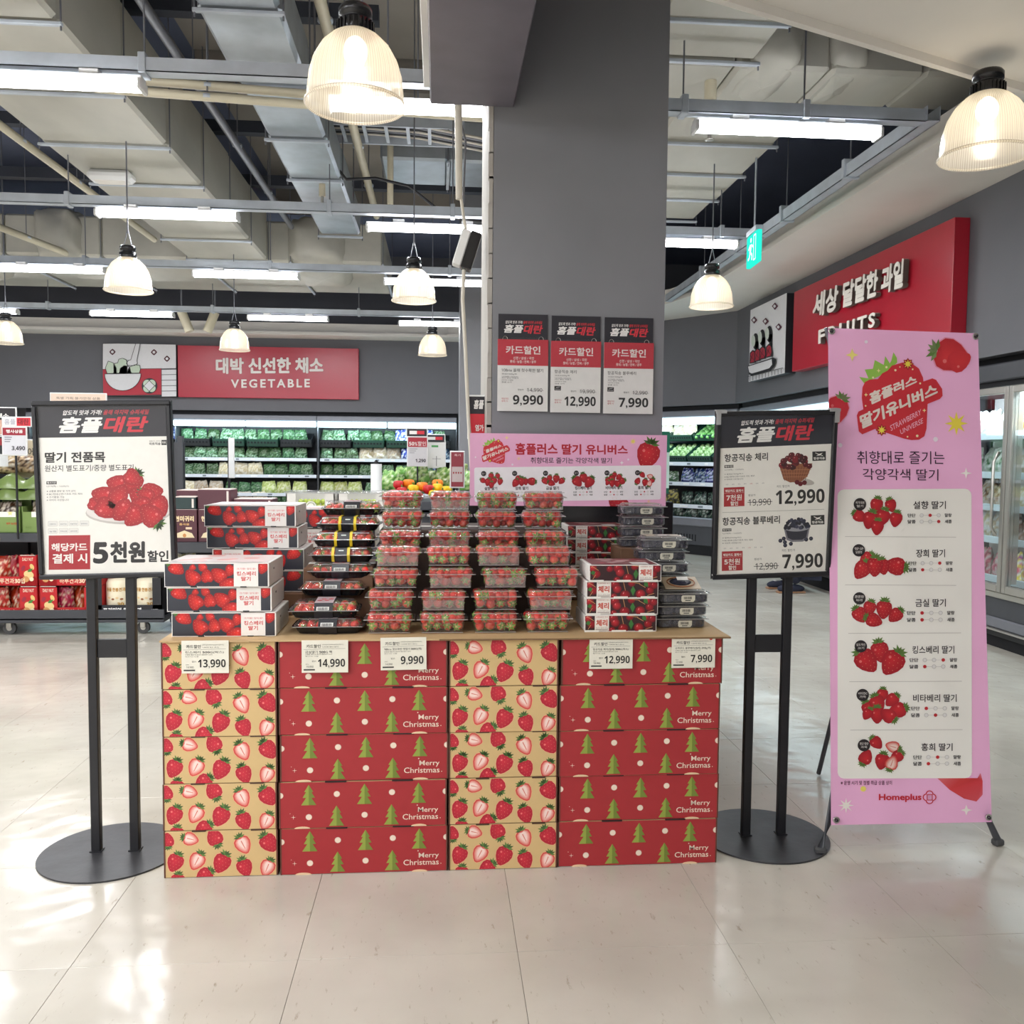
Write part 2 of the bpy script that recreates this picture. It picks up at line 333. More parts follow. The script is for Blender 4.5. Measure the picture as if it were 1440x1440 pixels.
class Cv(MB):
    """flat artwork on a W x H panel standing in the xz plane, facing -y; drawn in the coordinates given by quad (TL, TR, BR, BL)"""
    def __init__(s, W, H, quad, fr=(0, 0, 1), eps=.00025, clip=True):
        super().__init__(); s.W = W; s.H = H; s.eps = eps; s.fr = fr; s.clip = clip
        q = [(fr[0] + x / fr[2], fr[1] + y / fr[2]) for x, y in quad]
        s.h = homog(q, [(0, 0), (W, 0), (W, -H), (0, -H)]); s.fnc = None
    def p(s, x, y):
        x = s.fr[0] + x / s.fr[2]; y = s.fr[1] + y / s.fr[2]
        a = s.h @ np.array((x, y, 1.0)); return a[0] / a[2], a[1] / a[2]
    def poly(s, pts, col, z=1):
        P = [s.p(*q) for q in pts]; C = [L(c) for c in col] if isinstance(col, list) else [L(col)] * len(P)
        if s.clip:
            for ax, lim, sg in ((0, 0, 1), (0, s.W, -1), (1, 0, -1), (1, -s.H, 1)):
                if all((q[ax] - lim) * sg >= 0 for q in P): continue
                o = []; oc = []
                for i in range(len(P)):
                    a, b = P[i - 1], P[i]; ca, cb = C[i - 1], C[i]; da = (a[ax] - lim) * sg; db = (b[ax] - lim) * sg
                    if (da >= 0) != (db >= 0):
                        t = da / (da - db); o.append((a[0] + (b[0] - a[0]) * t, a[1] + (b[1] - a[1]) * t)); oc.append(tuple(ca[k] + (cb[k] - ca[k]) * t for k in range(4)))
                    if db >= 0: o.append(b); oc.append(cb)
                P, C = o, oc
                if len(P) < 3: return s
        y = -s.eps * z
        s.add([s.bend(q[0], y, q[1]) for q in P], [tuple(range(len(P)))], C, False); return s
    def bend(s, x, y, z): return (x, y, z) if not s.fnc else s.fnc(x, y, z)
    def rect(s, x0, y0, x1, y1, col, z=1): return s.poly([(x0, y0), (x0, y1), (x1, y1), (x1, y0)], col, z)
    def rrect(s, x0, y0, x1, y1, r, col, z=1):
        P = []
        for cx, cy, a0 in ((x1 - r, y0 + r, -90), (x1 - r, y1 - r, 0), (x0 + r, y1 - r, 90), (x0 + r, y0 + r, 180)):
            P += [(cx + r * math.cos(math.radians(a0 + t)), cy + r * math.sin(math.radians(a0 + t))) for t in (0, 30, 60, 90)]
        return s.poly(P[::-1], col, z)
    def circ(s, cx, cy, r, col, z=1, n=14, ry=None, a=0):
        ry = ry or r; ca, sa = math.cos(a), math.sin(a)
        return s.poly([(cx + r * math.cos(t) * ca - ry * math.sin(t) * sa, cy + r * math.cos(t) * sa + ry * math.sin(t) * ca) for t in [-2 * PI * k / n for k in range(n)]], col, z)
    def line(s, x0, y0, x1, y1, wd, col, z=1):
        d = math.hypot(x1 - x0, y1 - y0) or 1; nx, ny = -(y1 - y0) / d * wd / 2, (x1 - x0) / d * wd / 2
        return s.poly([(x0 + nx, y0 + ny), (x0 - nx, y0 - ny), (x1 - nx, y1 - ny), (x1 + nx, y1 + ny)], col, z)
    def frame(s, x0, y0, x1, y1, wd, col, z=1):
        s.line(x0, y0, x1, y0, wd, col, z); s.line(x0, y1, x1, y1, wd, col, z); s.line(x0, y0, x0, y1, wd, col, z); s.line(x1, y0, x1, y1, wd, col, z); return s
    def star(s, cx, cy, r, col, z=1, n=4, k=.25, a=0):
        return s.poly([(cx + (r if i % 2 == 0 else r * k) * math.sin(a + PI * i / n), cy - (r if i % 2 == 0 else r * k) * math.cos(a + PI * i / n)) for i in range(2 * n)][::-1], col, z)
    def textq(s, t, q, col, bold=.0, shear=0, z=2, sp=1.0):
        v, f, zz = glyphs(t, bold, shear, sp); (ax, ay), (bx, by), (cx, cy), (dx, dy) = q; vs = []
        for (u, w_), dz in zip(v, zz):
            x = (ax * (1 - u) + bx * u) * (1 - w_) + (dx * (1 - u) + cx * u) * w_; y = (ay * (1 - u) + by * u) * (1 - w_) + (dy * (1 - u) + cy * u) * w_
            X, Z = s.p(x, y); vs.append(s.bend(X, -s.eps * (z + dz), Z))
        s.add(vs, f, col, False); return s
    def heavy(s, t, x0, y0, x1, y1, col, k=.012, shear=0, z=2, bold=.012):
        w_ = (x1 - x0) * k
        for i, (a, b) in enumerate(((0, 0), (-1, 0), (1, 0), (0, -.8), (0, .8), (-.7, .6), (.7, -.6))): s.text(t, x0 + w_ + a * w_, y0 + w_ + b * w_, x1 - w_ + a * w_, y1 - w_ + b * w_, col, bold, shear, z + i * .1)
        return s
    def text(s, t, x0, y0, x1, y1, col=(30, 28, 30), bold=.0, shear=0, z=2, sp=1.0):
        return s.textq(t, ((x0, y0), (x1, y0), (x1, y1), (x0, y1)), col, bold, shear, z, sp)
    def leaf(s, cx, cy, ln, wd, a, col, z=1):
        dx, dy = math.sin(a), -math.cos(a); nx, ny = -dy, dx
        return s.poly([(cx, cy), (cx + dx * ln * .45 - nx * wd / 2, cy + dy * ln * .45 - ny * wd / 2), (cx + dx * ln, cy + dy * ln), (cx + dx * ln * .45 + nx * wd / 2, cy + dy * ln * .45 + ny * wd / 2)], col, z)
    def berry(s, cx, cy, r, a=0, z=1, half=False, leaf=True, ry=1.18, col=(196, 36, 50), dk=(160, 22, 38), rim=None, seeds=True, lc=(70, 100, 48)):
        """a: direction the stalk points, 0 = up; r: half width"""
        ca, sa = math.cos(a), math.sin(a); R = r * ry
        def T(x, y): x, y = x * r, y * R; return cx + x * ca - y * sa, cy + x * sa + y * ca
        sh = [(0, -.86), (.5, -.95), (.9, -.66), (1, -.2), (.84, .3), (.5, .75), (.16, 1.02), (-.16, 1.02), (-.5, .75), (-.84, .3), (-1, -.2), (-.9, -.66), (-.5, -.95)]
        if rim: s.poly([T(x * 1.07, y * 1.07) for x, y in sh][::-1], rim, z - .15)
        c0 = T(-.2, -.25); n = len(sh); O = [T(x, y) for x, y in sh]
        if half:
            s.poly(O[::-1], (206, 70, 66), z)
            I = [T(x * .86, y * .88) for x, y in sh]; J = [T(x * .42, y * .55 - .18) for x, y in sh]
            for i in range(n):
                k = (i + 1) % n; s.poly([I[k], I[i], J[i], J[k]], [(214, 92, 82), (214, 92, 82), (240, 200, 190), (240, 200, 190)], z + .2)
            s.poly(J[::-1], (242, 212, 204), z + .2); s.poly([T(-.07, -.5), T(-.03, .5), T(.06, .4), T(.05, -.5)], (214, 120, 104), z + .4)
        else:
            for i in range(n): s.poly([O[(i + 1) % n], O[i], c0], [dk, dk, col], z)
            if seeds:
                for yy in (-.6, -.25, .1, .45, .75):
                    for xx in (-.6, -.2, .2, .6):
                        xo = xx + (.2 if yy in (-.25, .45) else 0)
                        if abs(xo) > .85 - max(yy, 0) * .75: continue
                        q = T(xo, yy); s.circ(q[0], q[1], r * .035 + .1, (232, 150, 120), z + .3, n=4)
            q = T(-.45, -.3); s.circ(q[0], q[1], r * .13, (226, 110, 110), z + .2, n=8)
        if leaf:
            q = T(0, -.9)
            for d, l_ in ((-1.35, .75), (-.8, .8), (-.25, .62), (.3, .7), (.85, .8), (1.4, .75)): s.leaf(q[0], q[1], r * l_, r * .3, a + d, lc if d * 10 % 2 else (96, 130, 62), z + .5)
        return s
def fit_print(cv, name, parent, mat_='ink', loc=(0, 0, 0), rz=0): return cv.build(name, mat_, parent, loc, rz)
ORD = ['bottom', 'second from bottom', 'third from bottom', 'fourth from bottom', 'fifth from bottom', 'sixth from bottom', 'seventh from bottom', 'eighth from bottom', 'ninth from bottom']
# ================================================================== floor
T0X, T0Y, TS = -.996, 2.405, .6098
TX = [T0X + TS * i for i in range(-24, 13)]; TY = [T0Y + TS * j for j in range(-11, 26)]
floor = MB().box((TX[0], TY[0], -.06), (TX[-1] + TS, TY[-1] + TS, -.006)).build('floor', 'carddark'); struct(floor)
M['joint'] = mat('tile_joint', (176, 168, 156), .7); floor.data.materials[0] = M['joint']
tm = MB().box((.0006, .0006, -.007), (TS - .0006, TS - .0006, 0), bev=.0005)
cells = sorted([(math.hypot(x + .3, y + .3), x, y) for x in TX for y in TY])
vis = []
for d, x, y in cells:
    cx, cyy = x + .3 - 0, y + .3
    if cyy > 1.6 and abs(cx - cyy * .08) < cyy * .62 + .5 and cx < 4.5: vis.append((d, x, y))
near = set((x, y) for d, x, y in vis[:298]); proto = None
rest = MB()
for d, x, y in cells:
    if (x, y) in near:
        if proto is None: proto = tm.build('tile', 'tile', floor, (x, y, 0))
        else:
            o = proto.copy(); COL.objects.link(o); o.location = (x, y, 0)
    else: rest.at((x, y, 0)).box((.0006, .0006, -.007), (TS - .0006, TS - .0006, 0))
ro = rest.build('distant_tiling', 'tile', floor); ro['kind'] = 'stuff'
# ================================================================== walls (bulkheads over the cold cases) and the shell round the shop
BX0, BY, DX, RX, RY = -9.9, 16.05, 1.0, 4.12, 12.15      # back wall y, diagonal corner, right wall x
def wallbox(name, p, q, z0, z1, th=.15, m='wall'):
    d = Vector((q[0] - p[0], q[1] - p[1], 0)); ln = d.length; a = math.atan2(d.y, d.x)
    return struct(MB().box((0, 0, z0), (ln, th, z1)).build(name, m, None, (p[0], p[1], 0), a))
wallbox('wall_back', (BX0, BY), (DX, BY), 2.19, 3.6)
wallbox('wall_corner', (DX, BY), (RX, RY), 2.19, 3.6)
wallbox('wall_right', (RX, RY), (RX, -7), 2.19, 3.6)
wallbox('wall_back_shell', (-11.2, 17.2), (6, 17.2), 0, 5.3, m='wall')
wallbox('wall_right_shell', (5.25, 17.3), (5.25, -7), 0, 5.3, m='wall')
wallbox('wall_left', (-11, -7), (-11, 17.3), 0, 5.3, m='plaster')
wallbox('wall_front', (5.3, -6.8), (-11.1, -6.8), 0, 5.3, m='plaster')
struct(MB().box((-11.2, -7, 5.2), (5.4, 17.4, 5.4)).build('ceiling', 'slabd'))
for a_, b_ in (((-2.3, 4.96, 5.15), (1.2, 8.65, 5.2)), ((-2.3, 9.1, 5.15), (1.2, 12.7, 5.2)), ((-11, -6.5, 5.15), (1.2, 4.55, 5.2))): struct(MB().box(a_, b_).build('ceiling', 'slab'))
# ceiling beams of the slab
for i, y in enumerate((4.6, 8.7, 12.8)):
    b = MB().box((-11 if y < 4.7 else -2.3, y, 4.86), (1.2, y + .35, 5.2)).build('ceiling_beam', 'slab'); struct(b)
# white soffit running along the walls: inner edge at the wall, outer edge toward the shop
def slabpoly(name, poly, z0, z1, m='plaster', bevel=0):
    n = len(poly); mb = MB()
    mb.add([(x, y, z0) for x, y in poly] + [(x, y, z1) for x, y in poly], [tuple(range(n))[::-1], tuple(range(n, 2 * n))])
    mb.add([(x, y, z0) for x, y in poly] + [(x, y, z1) for x, y in poly], [(i, (i + 1) % n, (i + 1) % n + n, i + n) for i in range(n)])
    return struct(mb.build(name, m))
so = [(BX0, 16.05), (DX, 16.05), (RX, RY), (RX, -6.8), (3.25, -6.8), (3.2, 11.0), (3.0, 11.75), (.4, 15.35), (.1, 15.5), (BX0, 15.5)]
slabpoly('trim_1', so, 3.47, 3.52)
so2 = [(BX0, 15.58), (.13, 15.58), (.45, 15.4), (3.07, 11.8), (3.28, 11.0), (3.33, -6.8), (3.41, -6.8), (3.36, 11.05), (3.14, 11.9), (.5, 15.5), (.15, 15.68), (BX0, 15.68)]
slabpoly('trim_2', so2, 3.52, 3.68)
# upper-right lowered plasterboard ceiling
def pnl(x): return 3.36 + (x - 1.114) * .4
pp = [(1.114 - 1.6, pnl(-.486)), (1.114, pnl(1.114)), (2.68, pnl(2.68)), (3.24, pnl(3.24)), (3.24, -4), (-.486, -4)]
slabpoly('trim_3', [(p[0], p[1]) for p in pp], 3.12, 3.42)
ee = MB(); a = math.atan(.4)
eo = MB().box((-1.7, -.03, 3.085), (2.25, .0, 3.15)).build('trim_4', 'plaster', None, (1.114, 3.36, 0), a); struct(eo)
# ================================================================== the column
cx0, cx1, cy0, cy1 = .229, 1.015, 4.0, 4.8
c = MB(); c.m = 0; c.box((cx0, cy0, .0), (cx1, cy1, 5.2), m=0)
col_ = c.build('column', ['column']); struct(col_)
MB().box((cx0 - .012, cy0 + .04, 0), (cx0, cy1, 5.2)).build('side_plaster', 'plaster2', col_)
cb = MB()
rr = random.Random(4)
for k in range(46):
    z = .1 + k * .11; cb.box((cx0 - .016 - rr.random() * .006, cy0 + .0, z), (cx0 + .002, cy0 + .03 + rr.random() * .02, z + .112 + rr.random() * .01))
cb.build('corner_plaster', 'plaster2', col_)
MB().box((.12, 3.945, 0), (1.06, 3.998, 1.2), bev=.004).build('base_cladding', 'blackpl', col_)
# far column
struct(MB().box((.27, 12.4, 0), (1.1, 13.2, 5.2), bev=.01).build('column', 'column'))
# ================================================================== ceiling services
DUCTS = [(-3.2, -2.22, 3.4, 11.7, 3.9), (-1.36, -.91, 3.2, 10.3, 3.9), (-9, -.75, 11.75, 13.9, 3.9), (1.25, 1.98, 3.6, 5.62, 3.92), (1.7, 2.66, 6.3, 9.3, 3.92), (1.25, 5, 5.66, 6.22, 3.9), (-4.9, -3.45, 3.6, 5.7, 3.86)]
def top(x, y):
    for a, b, c, d, z in DUCTS:
        if a - .03 < x < b + .03 and c - .03 < y < d + .03: return z - .02
    return 5.2
def duct(name, label, a, b, mats, seg, axis, band, group=None, m='duct'):
    t = thing(name, label, 'duct', (0, 0, 0), 0, group); x0, y0, z0 = a; x1, y1, z1 = b
    lo, hi = (y0, y1) if axis == 'y' else (x0, x1); nn = max(1, round((hi - lo) / seg))
    rng = random.Random(hash(name) % 7 + int(x0 * 3))
    for i in range(nn):
        p = lo + (hi - lo) * i / nn; q = lo + (hi - lo) * (i + 1) / nn; g = .004; e = ((i * 7) % 3) * .006
        if axis == 'y': MB().box((x0 - e, p + g, z0 - e), (x1 + e, q - g, z1), bev=.025).build('duct_section', m, t)
        else: MB().box((p + g, y0 - e, z0 - e), (q - g, y1 + e, z1), bev=.025).build('duct_section', m, t)
        if band:
            if axis == 'y': MB().box((x0 - .03, q - .015, z0 - .035), (x1 + .03, q + .015, z0 - .012), bev=.004).build('flange', 'rail', t)
            else: MB().box((q - .015, y0 - .03, z0 - .035), (q + .015, y1 + .03, z0 - .012), bev=.004).build('flange', 'rail', t)
            for s_ in (0, 1):
                px, py = ((x0 - .02, x1 + .02)[s_], q) if axis == 'y' else (q, (y0 - .02, y1 + .02)[s_])
                MB().tube([(px, py, z0 - .06), (px, py, 5.2)], .006, 5).build('hanger_rod', 'gpipe', t)
    return t
duct('air_duct', 'large beige wrapped duct running away at the left of the ceiling', (-3.2, 3.4, 3.9), (-2.22, 11.7, 4.55), None, 1.05, 'y', True)
duct('air_duct', 'narrow bare galvanised duct with flanged joints right of the large beige duct', (-1.36, 3.2, 3.9), (-.91, 10.3, 4.2), None, .95, 'y', True, m='galv')
duct('air_duct', 'beige wrapped cross duct in front of the far back wall', (-9, 11.75, 3.9), (-.75, 13.9, 4.4), None, 1.15, 'x', True)
duct('air_duct', 'beige panelled duct right of the grey column, nearer length', (1.25, 3.6, 3.92), (1.98, 5.62, 4.5), None, .5, 'y', True)
duct('air_duct', 'beige panelled duct right of the grey column, farther length', (1.7, 6.3, 3.92), (2.66, 9.3, 4.5), None, .75, 'y', True)
duct('air_duct', 'crumpled beige wrapped duct crossing toward the right soffit', (1.25, 5.66, 3.9), (5.0, 6.22, 4.45), None, .62, 'x', False)
duct('air_duct', 'beige wrapped box duct at the top left corner', (-4.9, 3.6, 3.86), (-3.45, 5.7, 4.5), None, 1.0, 'y', False)
duct('air_duct', 'galvanised cross duct high above the far column', (-.6, 8.9, 4.3), (1.4, 9.7, 4.7), None, .7, 'x', True, m='galv')
# wrinkled wrapping bulges on the cross duct and crumpled corner duct
def wrap(parent, pts):
    for (x, y, z, sx, sy, sz) in pts:
        nf = lambda d: Vector((d.x, d.y, d.z)) * (1 + .16 * noise.noise(d * 2.5 + Vector((x, y, z))) + .07 * abs(noise.noise(d * 8 + Vector((z, x, y)))))
        mb = MB(); mb.ell((x, y, z), (sx, sy, sz), 40, 24, fn=lambda d: Vector([math.copysign(abs(c) ** .55, c) for c in nf(d)])); mb.build('wrapping_bulge', 'duct', parent)
dd = [o for o in COL.objects if o.name.startswith('air_duct')]
wrap(dd[2], [(-1.6, 12.4, 4.15, .42, .8, .36), (-4.8, 12.3, 4.15, .3, .8, .34), (-6.3, 12.4, 4.1, .5, .8, .33)])
wrap(dd[5], [(2.12, 5.9, 4.14, .2, .36, .27), (2.62, 5.9, 4.16, .14, .34, .28)])
# channels that carry the strip lights
def railrow(label, x0, x1, y, fixx, z=3.47, rods=()):
    t = thing('lighting_rail', label, 'rail', (0, y, 0), 0, 'steel channels carrying the strip lights')
    m = MB(); m.box((x0, -.045, z), (x1, -.041, z + .075)); m.box((x0, .041, z), (x1, .045, z + .075)); m.box((x0, -.045, z), (x1, .045, z + .005)); m.build('channel', 'rail', t)
    for x in rods:
        MB().tube([(x, 0, z + .07), (x, 0, top(x, y))], .006, 5).build('hanger_rod', 'gpipe', t)
        MB().box((x - .02, -.055, z - .012), (x + .02, .055, z + .1), bev=.004).build('clamp', 'rail', t)
    return t
railrow('steel channel along the second row of strip lights, nearest in view at left', -6, .5, 5.12, None, rods=(-3.6, -1.62, -.3))
railrow('steel channel over the strip light right of the grey column, nearest at right', 1.2, 2.95, 5.36, None, rods=(1.45, 2.2))
railrow('steel channel along the middle row of strip lights, left of the grey column', -7, 1.2, 7.8, None, rods=(-3.1, -.95, .1, -5))
railrow('steel channel of the middle row of strip lights, right of the grey column', 1.2, 3.0, 8.2, None, rods=(1.6, 2.6))
railrow('steel channel along the third row of strip lights from the front', -8, 1.3, 10.23, None, rods=(-3.9, -1.9, .1, -5.8))
railrow('steel channel along the farthest row of strip lights near the back wall', -8, 1.3, 13.3, None, rods=(-5.6, -3.3, -1.2, .4))
t = thing('lighting_rail', 'long steel channel running beside the white soffit at right', 'rail', (0, 0, 0), 0, 'steel channels carrying the strip lights')
m = MB(); m.box((2.95, 5.3, 3.47), (2.955, 11.6, 3.56)); m.box((3.03, 5.3, 3.47), (3.035, 11.6, 3.56)); m.box((2.95, 5.3, 3.47), (3.035, 11.6, 3.475)); m.build('channel', 'rail', t)
for y in (6.4, 7.6, 8.8, 10): MB().tube([(2.99, y, 3.5), (2.99, y, top(2.99, y))], .005, 5).build('hanger_rod', 'gpipe', t); MB().box((2.93, y - .02, 3.46), (3.055, y + .02, 3.6), bev=.004).build('clamp', 'rail', t)
# strip lights
def striplight():
    t = thing('strip_light', '', 'ceiling light')
    m = MB(); pr = [(-.04, .1), (-.04, .05), (.04, .05), (.04, .1)]
    m.at((0, 0, 0), PI / 2).prism(pr, -.58, .58); m.build('housing', 'white', t)
    m = MB(); n = 10; P = [(-.056, .08)] + [(-.058 * math.cos(PI * k / n), .06 - .032 * math.sin(PI * k / n)) for k in range(n + 1)] + [(.056, .08)]
    m.at((0, 0, 0), PI / 2).prism(P, -.565, .565); m.build('diffuser', 'glow', t)
    for s_ in (-1, 1): MB().box((s_ * .572 - .012, -.06, .026), (s_ * .572 + .012, .06, .084), bev=.006).build('end_cap', 'white', t)
    for s_ in (-.3, .3): MB().box((s_ - .05, -.03, .093), (s_ + .05, .03, .13)).build('mounting_clip', 'white', t)
    return t
sl = striplight(); first = True
rown = {5: 'second row', 7: 'middle row', 8: 'middle row', 10: 'third row', 13: 'farthest row'}
coln = lambda x: 'far left' if x < -5.5 else 'left' if x < -3.3 else 'centre left' if x < -1.2 else 'just left of the column' if x < .8 else 'right of the column'
WN = ['%s %s' % (a, b) for a in ('first', 'second', 'third', 'fourth', 'fifth', 'sixth', 'seventh') for b in ('red', 'blue')] and ['%s row, %s place' % (a, b) for a in ('first', 'second', 'third', 'fourth', 'fifth', 'sixth', 'seventh', 'eighth', 'ninth', 'tenth') for b in ('first', 'second', 'third', 'fourth', 'fifth')]
for k_, (x, y) in enumerate(STRIPS):
    if y < 3 and y > 2 and x < -8: pass
    lab = ('lit strip light in the %s from the front, %s' % (rown[int(y)], coln(x))) if int(y) in rown and x > -8 else 'unseen strip light outside the picture, %s of them' % WN[k_]
    if first: sl.location = (x, y, 3.34); sl['label'] = lab; sl['group'] = 'lit strip lights under the ceiling'; first = False
    else: dup(sl, (x, y, 3.34), 0, lab, 'lit strip lights under the ceiling')
# pendant lamps
def pendant(name_lab, loc, seg, cable):
    t = thing('pendant_lamp', name_lab, 'lamp', loc, 0, 'ribbed dome pendant lamps')
    R = .18; pr = [(R * 1.03, 0), (R, .012), (R * .985, .05), (R * .95, .11), (R * .86, .165), (R * .7, .215), (R * .5, .25), (R * .36, .265)]
    MB().lathe(pr, seg, ripple=.006 if seg > 60 else 0).build('shade', 'shade', t)
    MB().lathe([(R * 1.03, .001), (R * 1.06, .006), (R * 1.03, .013), (R * .99, .007), (R * 1.03, .001)], seg).build('rim', 'shade', t)
    MB().lathe([(0, .36), (.055, .36), (.062, .35), (.062, .325), (.05, .32), (.05, .31), (.066, .305), (.066, .262), (.06, .255), (0, .255)], 24, ripple=0).build('cap', 'blackpl', t)
    if seg > 60:
        m = MB()
        for k in range(24): m.at((0, 0, 0), k * PI / 12).box((.064, -.003, .265), (.071, .003, .302))
        m.build('cooling_fins', 'blackpl', t)
    MB().ell((0, 0, .2), (.045, .045, .055), 12, 8).build('bulb', 'bulb', t)
    if cable:
        z0 = .36
        MB().tube([(-.03, 0, z0), (-.004, 0, z0 + .12)], .004, 5).build('wire', 'gpipe', t); MB().tube([(.03, 0, z0), (.004, 0, z0 + .12)], .004, 5).build('wire', 'gpipe', t)
        MB().tube([(0, 0, z0 + .1), (0, 0, top(loc[0], loc[1]) - 2.7)], .006, 6).build('suspension_cable', 'gpipe', t)
    l = bpy.data.lights.new('pendant_bulb', 'POINT'); l.energy = 2.2 if seg > 60 else 2.0; l.color = (1, .88, .7); l.shadow_soft_size = .045
    lo = bpy.data.objects.new('pendant_bulb_light', l); COL.objects.link(lo); lo.parent = t; lo.location = (0, 0, .11)
    return t
pendant('large near pendant lamp with ribbed dome at the top, left of the dark blade sign', (-.321, 3.433, 2.7), 120, 0.75)
pendant('near pendant lamp with ribbed dome under the lowered ceiling at the top right', (2.332, 3.711, 2.7), 120, 0)
pendant('pendant lamp hanging in front of the large beige duct at left', (-2.5, 7.42, 2.7), 40, .77)
pendant('pendant lamp hanging left of the grey column below the rail', (-.225, 7.566, 2.7), 40, .77)
pendant('pendant lamp hanging right of the grey column beside the exit sign', (2.31, 7.5, 2.7), 40, .77)
pendant('small far pendant lamp in front of the red vegetable sign', (-2.556, 11.35, 2.7), 30, .77)
pendant('small far pendant lamp right of the red vegetable sign', (-.104, 11.49, 2.7), 30, .77)
pendant('far pendant lamp cut by the left edge of the picture', (-5.15, 11.07, 2.7), 30, .77)
# pipes, tray, sprinklers, cables
def pipe(label, pts, r, m='pipe', name='pipe', cat='pipe', sup=True):
    t = thing(name, label, cat); MB().tube(pts, r, 10).build('pipe_run', m, t)
    if sup:
        for i in range(1, 5):
            f = i / 5; p = Vector(pts[0]).lerp(Vector(pts[-1]), f); MB().tube([p, (p.x, p.y, max(p.z + .01, top(p.x, p.y)))], .005, 5).build('hanger_rod', 'gpipe', t); MB().lathe([(r * 1.0, -.012), (r * 1.25, -.012), (r * 1.25, .012), (r, .012)], 12).build('clamp', 'rail', t, p)
    return t
pipe('upper of two beige pipes crossing behind the nearest pendant lamp', [(-2.2, 6.0, 3.8), (1.2, 6.35, 3.8)], .028)
pipe('lower of two beige pipes crossing behind the nearest pendant lamp', [(-2.2, 5.98, 3.72), (1.2, 6.3, 3.72)], .028)
pipe('grey steel pipe running away between the two left ducts', [(-1.9, 4.2, 4.25), (-1.86, 11.4, 4.25)], .035, 'gpipe')
pipe('beige pipe running away at the far left beside the large duct', [(-3.45, 5.5, 3.95), (-3.4, 11, 3.95)], .035)
pipe('second beige pipe at the far left edge, lower than the first', [(-5.4, 7.5, 3.9), (-4.65, 11.7, 3.9)], .04)
pipe('beige pipe running away behind the nearest pendant lamp', [(-.75, 4.8, 4.2), (-.75, 10.6, 4.2)], .04)
for x, y, lab in ((-1.15 + .06, 8.4, 'dry sprinkler drop above the pendant lamp left of the column'), (1.78, 5.9, 'chrome sprinkler head under the beige duct right of the column'), (-.48, 8.6, 'longer sprinkler drop left of the white device cable')):
    z0 = 3.55 if x > 0 else 3.72
    t = thing('sprinkler', lab, 'sprinkler', (x, y, 0)); MB().tube([(0, 0, z0 + .06), (0, 0, 4.6)], .03 if x < 0 else .04, 10).build('drop_pipe', 'pipe', t)
    MB().tube([(0, 0, z0 - .02), (0, 0, z0 + .06)], .014, 8).build('nozzle', 'chrome', t); MB().lathe([(0, z0 - .03), (.03, z0 - .032), (.03, z0 - .024), (0, z0 - .022)], 12).build('deflector', 'chrome', t)
t = thing('cable_tray', 'dark ladder cable tray full of cables left of the column top', 'cable tray')
for yy in (7.9, 8.35):
    MB().box((-1.5, yy, 4.25), (.2, yy + .02, 4.35)).build('side_rail', 'rail', t)
for k in range(9): MB().box((-1.45 + k * .19, 7.92, 4.26), (-1.42 + k * .19, 8.35, 4.28)).build('rung', 'rail', t)
for k in range(7): MB().tube([(-1.5, 7.98 + k * .05, 4.3), (-.6, 8 + k * .045, 4.31), (-.2, 8.0 + k * .05, 4.3), (.5, 7.8 + k * .05, 4.12), (1.2, 7.7 + k * .05, 4.1)], .012, 6).build('cable', ('cable', 'gpipe', 'black')[k % 3], t)
pipe('black looping cable below the dark cable tray', [(-.95, 8.2, 4.0), (-.85, 8.2, 3.88), (-.6, 8.3, 3.93), (-.3, 8.4, 3.9), (.0, 8.5, 3.7), (.3, 8.6, 3.66), (1.1, 8.7, 3.66)], .013, 'black', 'cable', 'cable', False)
pipe('black flexible cable drooping at the far left below the rail', [(-4.05, 7.7, 3.85), (-3.98, 7.7, 3.6), (-4.15, 7.8, 3.4), (-4.18, 7.8, 3.2)], .014, 'black', 'cable', 'cable', False)
for i, (x0, y0, x1, y1, z) in enumerate(((-6, 6.6, -2.0, 6.6, 4.7), (-6, 7.3, -.5, 7.3, 4.85), (-7, 9.6, 2, 9.6, 4.75), (-7, 10.9, 2, 10.9, 4.6), (1.2, 7.4, 3, 7.4, 4.8))):
    MB().box((x0, y0, z), (x1, y0 + .12, z + .12)).build('ceiling_joist', 'dark').update_tag(); 
for o in [o for o in COL.objects if o.name.startswith('ceiling_joist')]: struct(o)
# small ceiling fittings
t = thing('ceiling_heater', 'small white rounded fitting under the large beige duct', 'ceiling fitting', (-2.92, 8.25, 3.8)); MB().box((-.18, -.09, 0), (.2, .09, .09), bev=.03).build('body', 'white', t); MB().box((-.12, -.06, -.006), (.14, .06, .002), bev=.002).build('grille', 'plaster', t)
for x, lab in ((-3.88, 'left one of two beige spotlights aimed down near the back wall'), (-3.5, 'right one of two beige spotlights aimed down near the back wall')):
    t = thing('spotlight', lab, 'spotlight', (x, 14.0, 3.42), group='beige spotlights near the back wall'); s_ = 1 if x < -3.6 else -1
    MB().tube([(-.06 * s_, 0, .16), (.06 * s_, 0, -.14)], .07, 12).build('barrel', 'pipe', t); MB().tube([(-.06 * s_, 0, .14), (-.06 * s_, 0, 1.78)], .012, 6).build('stem', 'gpipe', t)
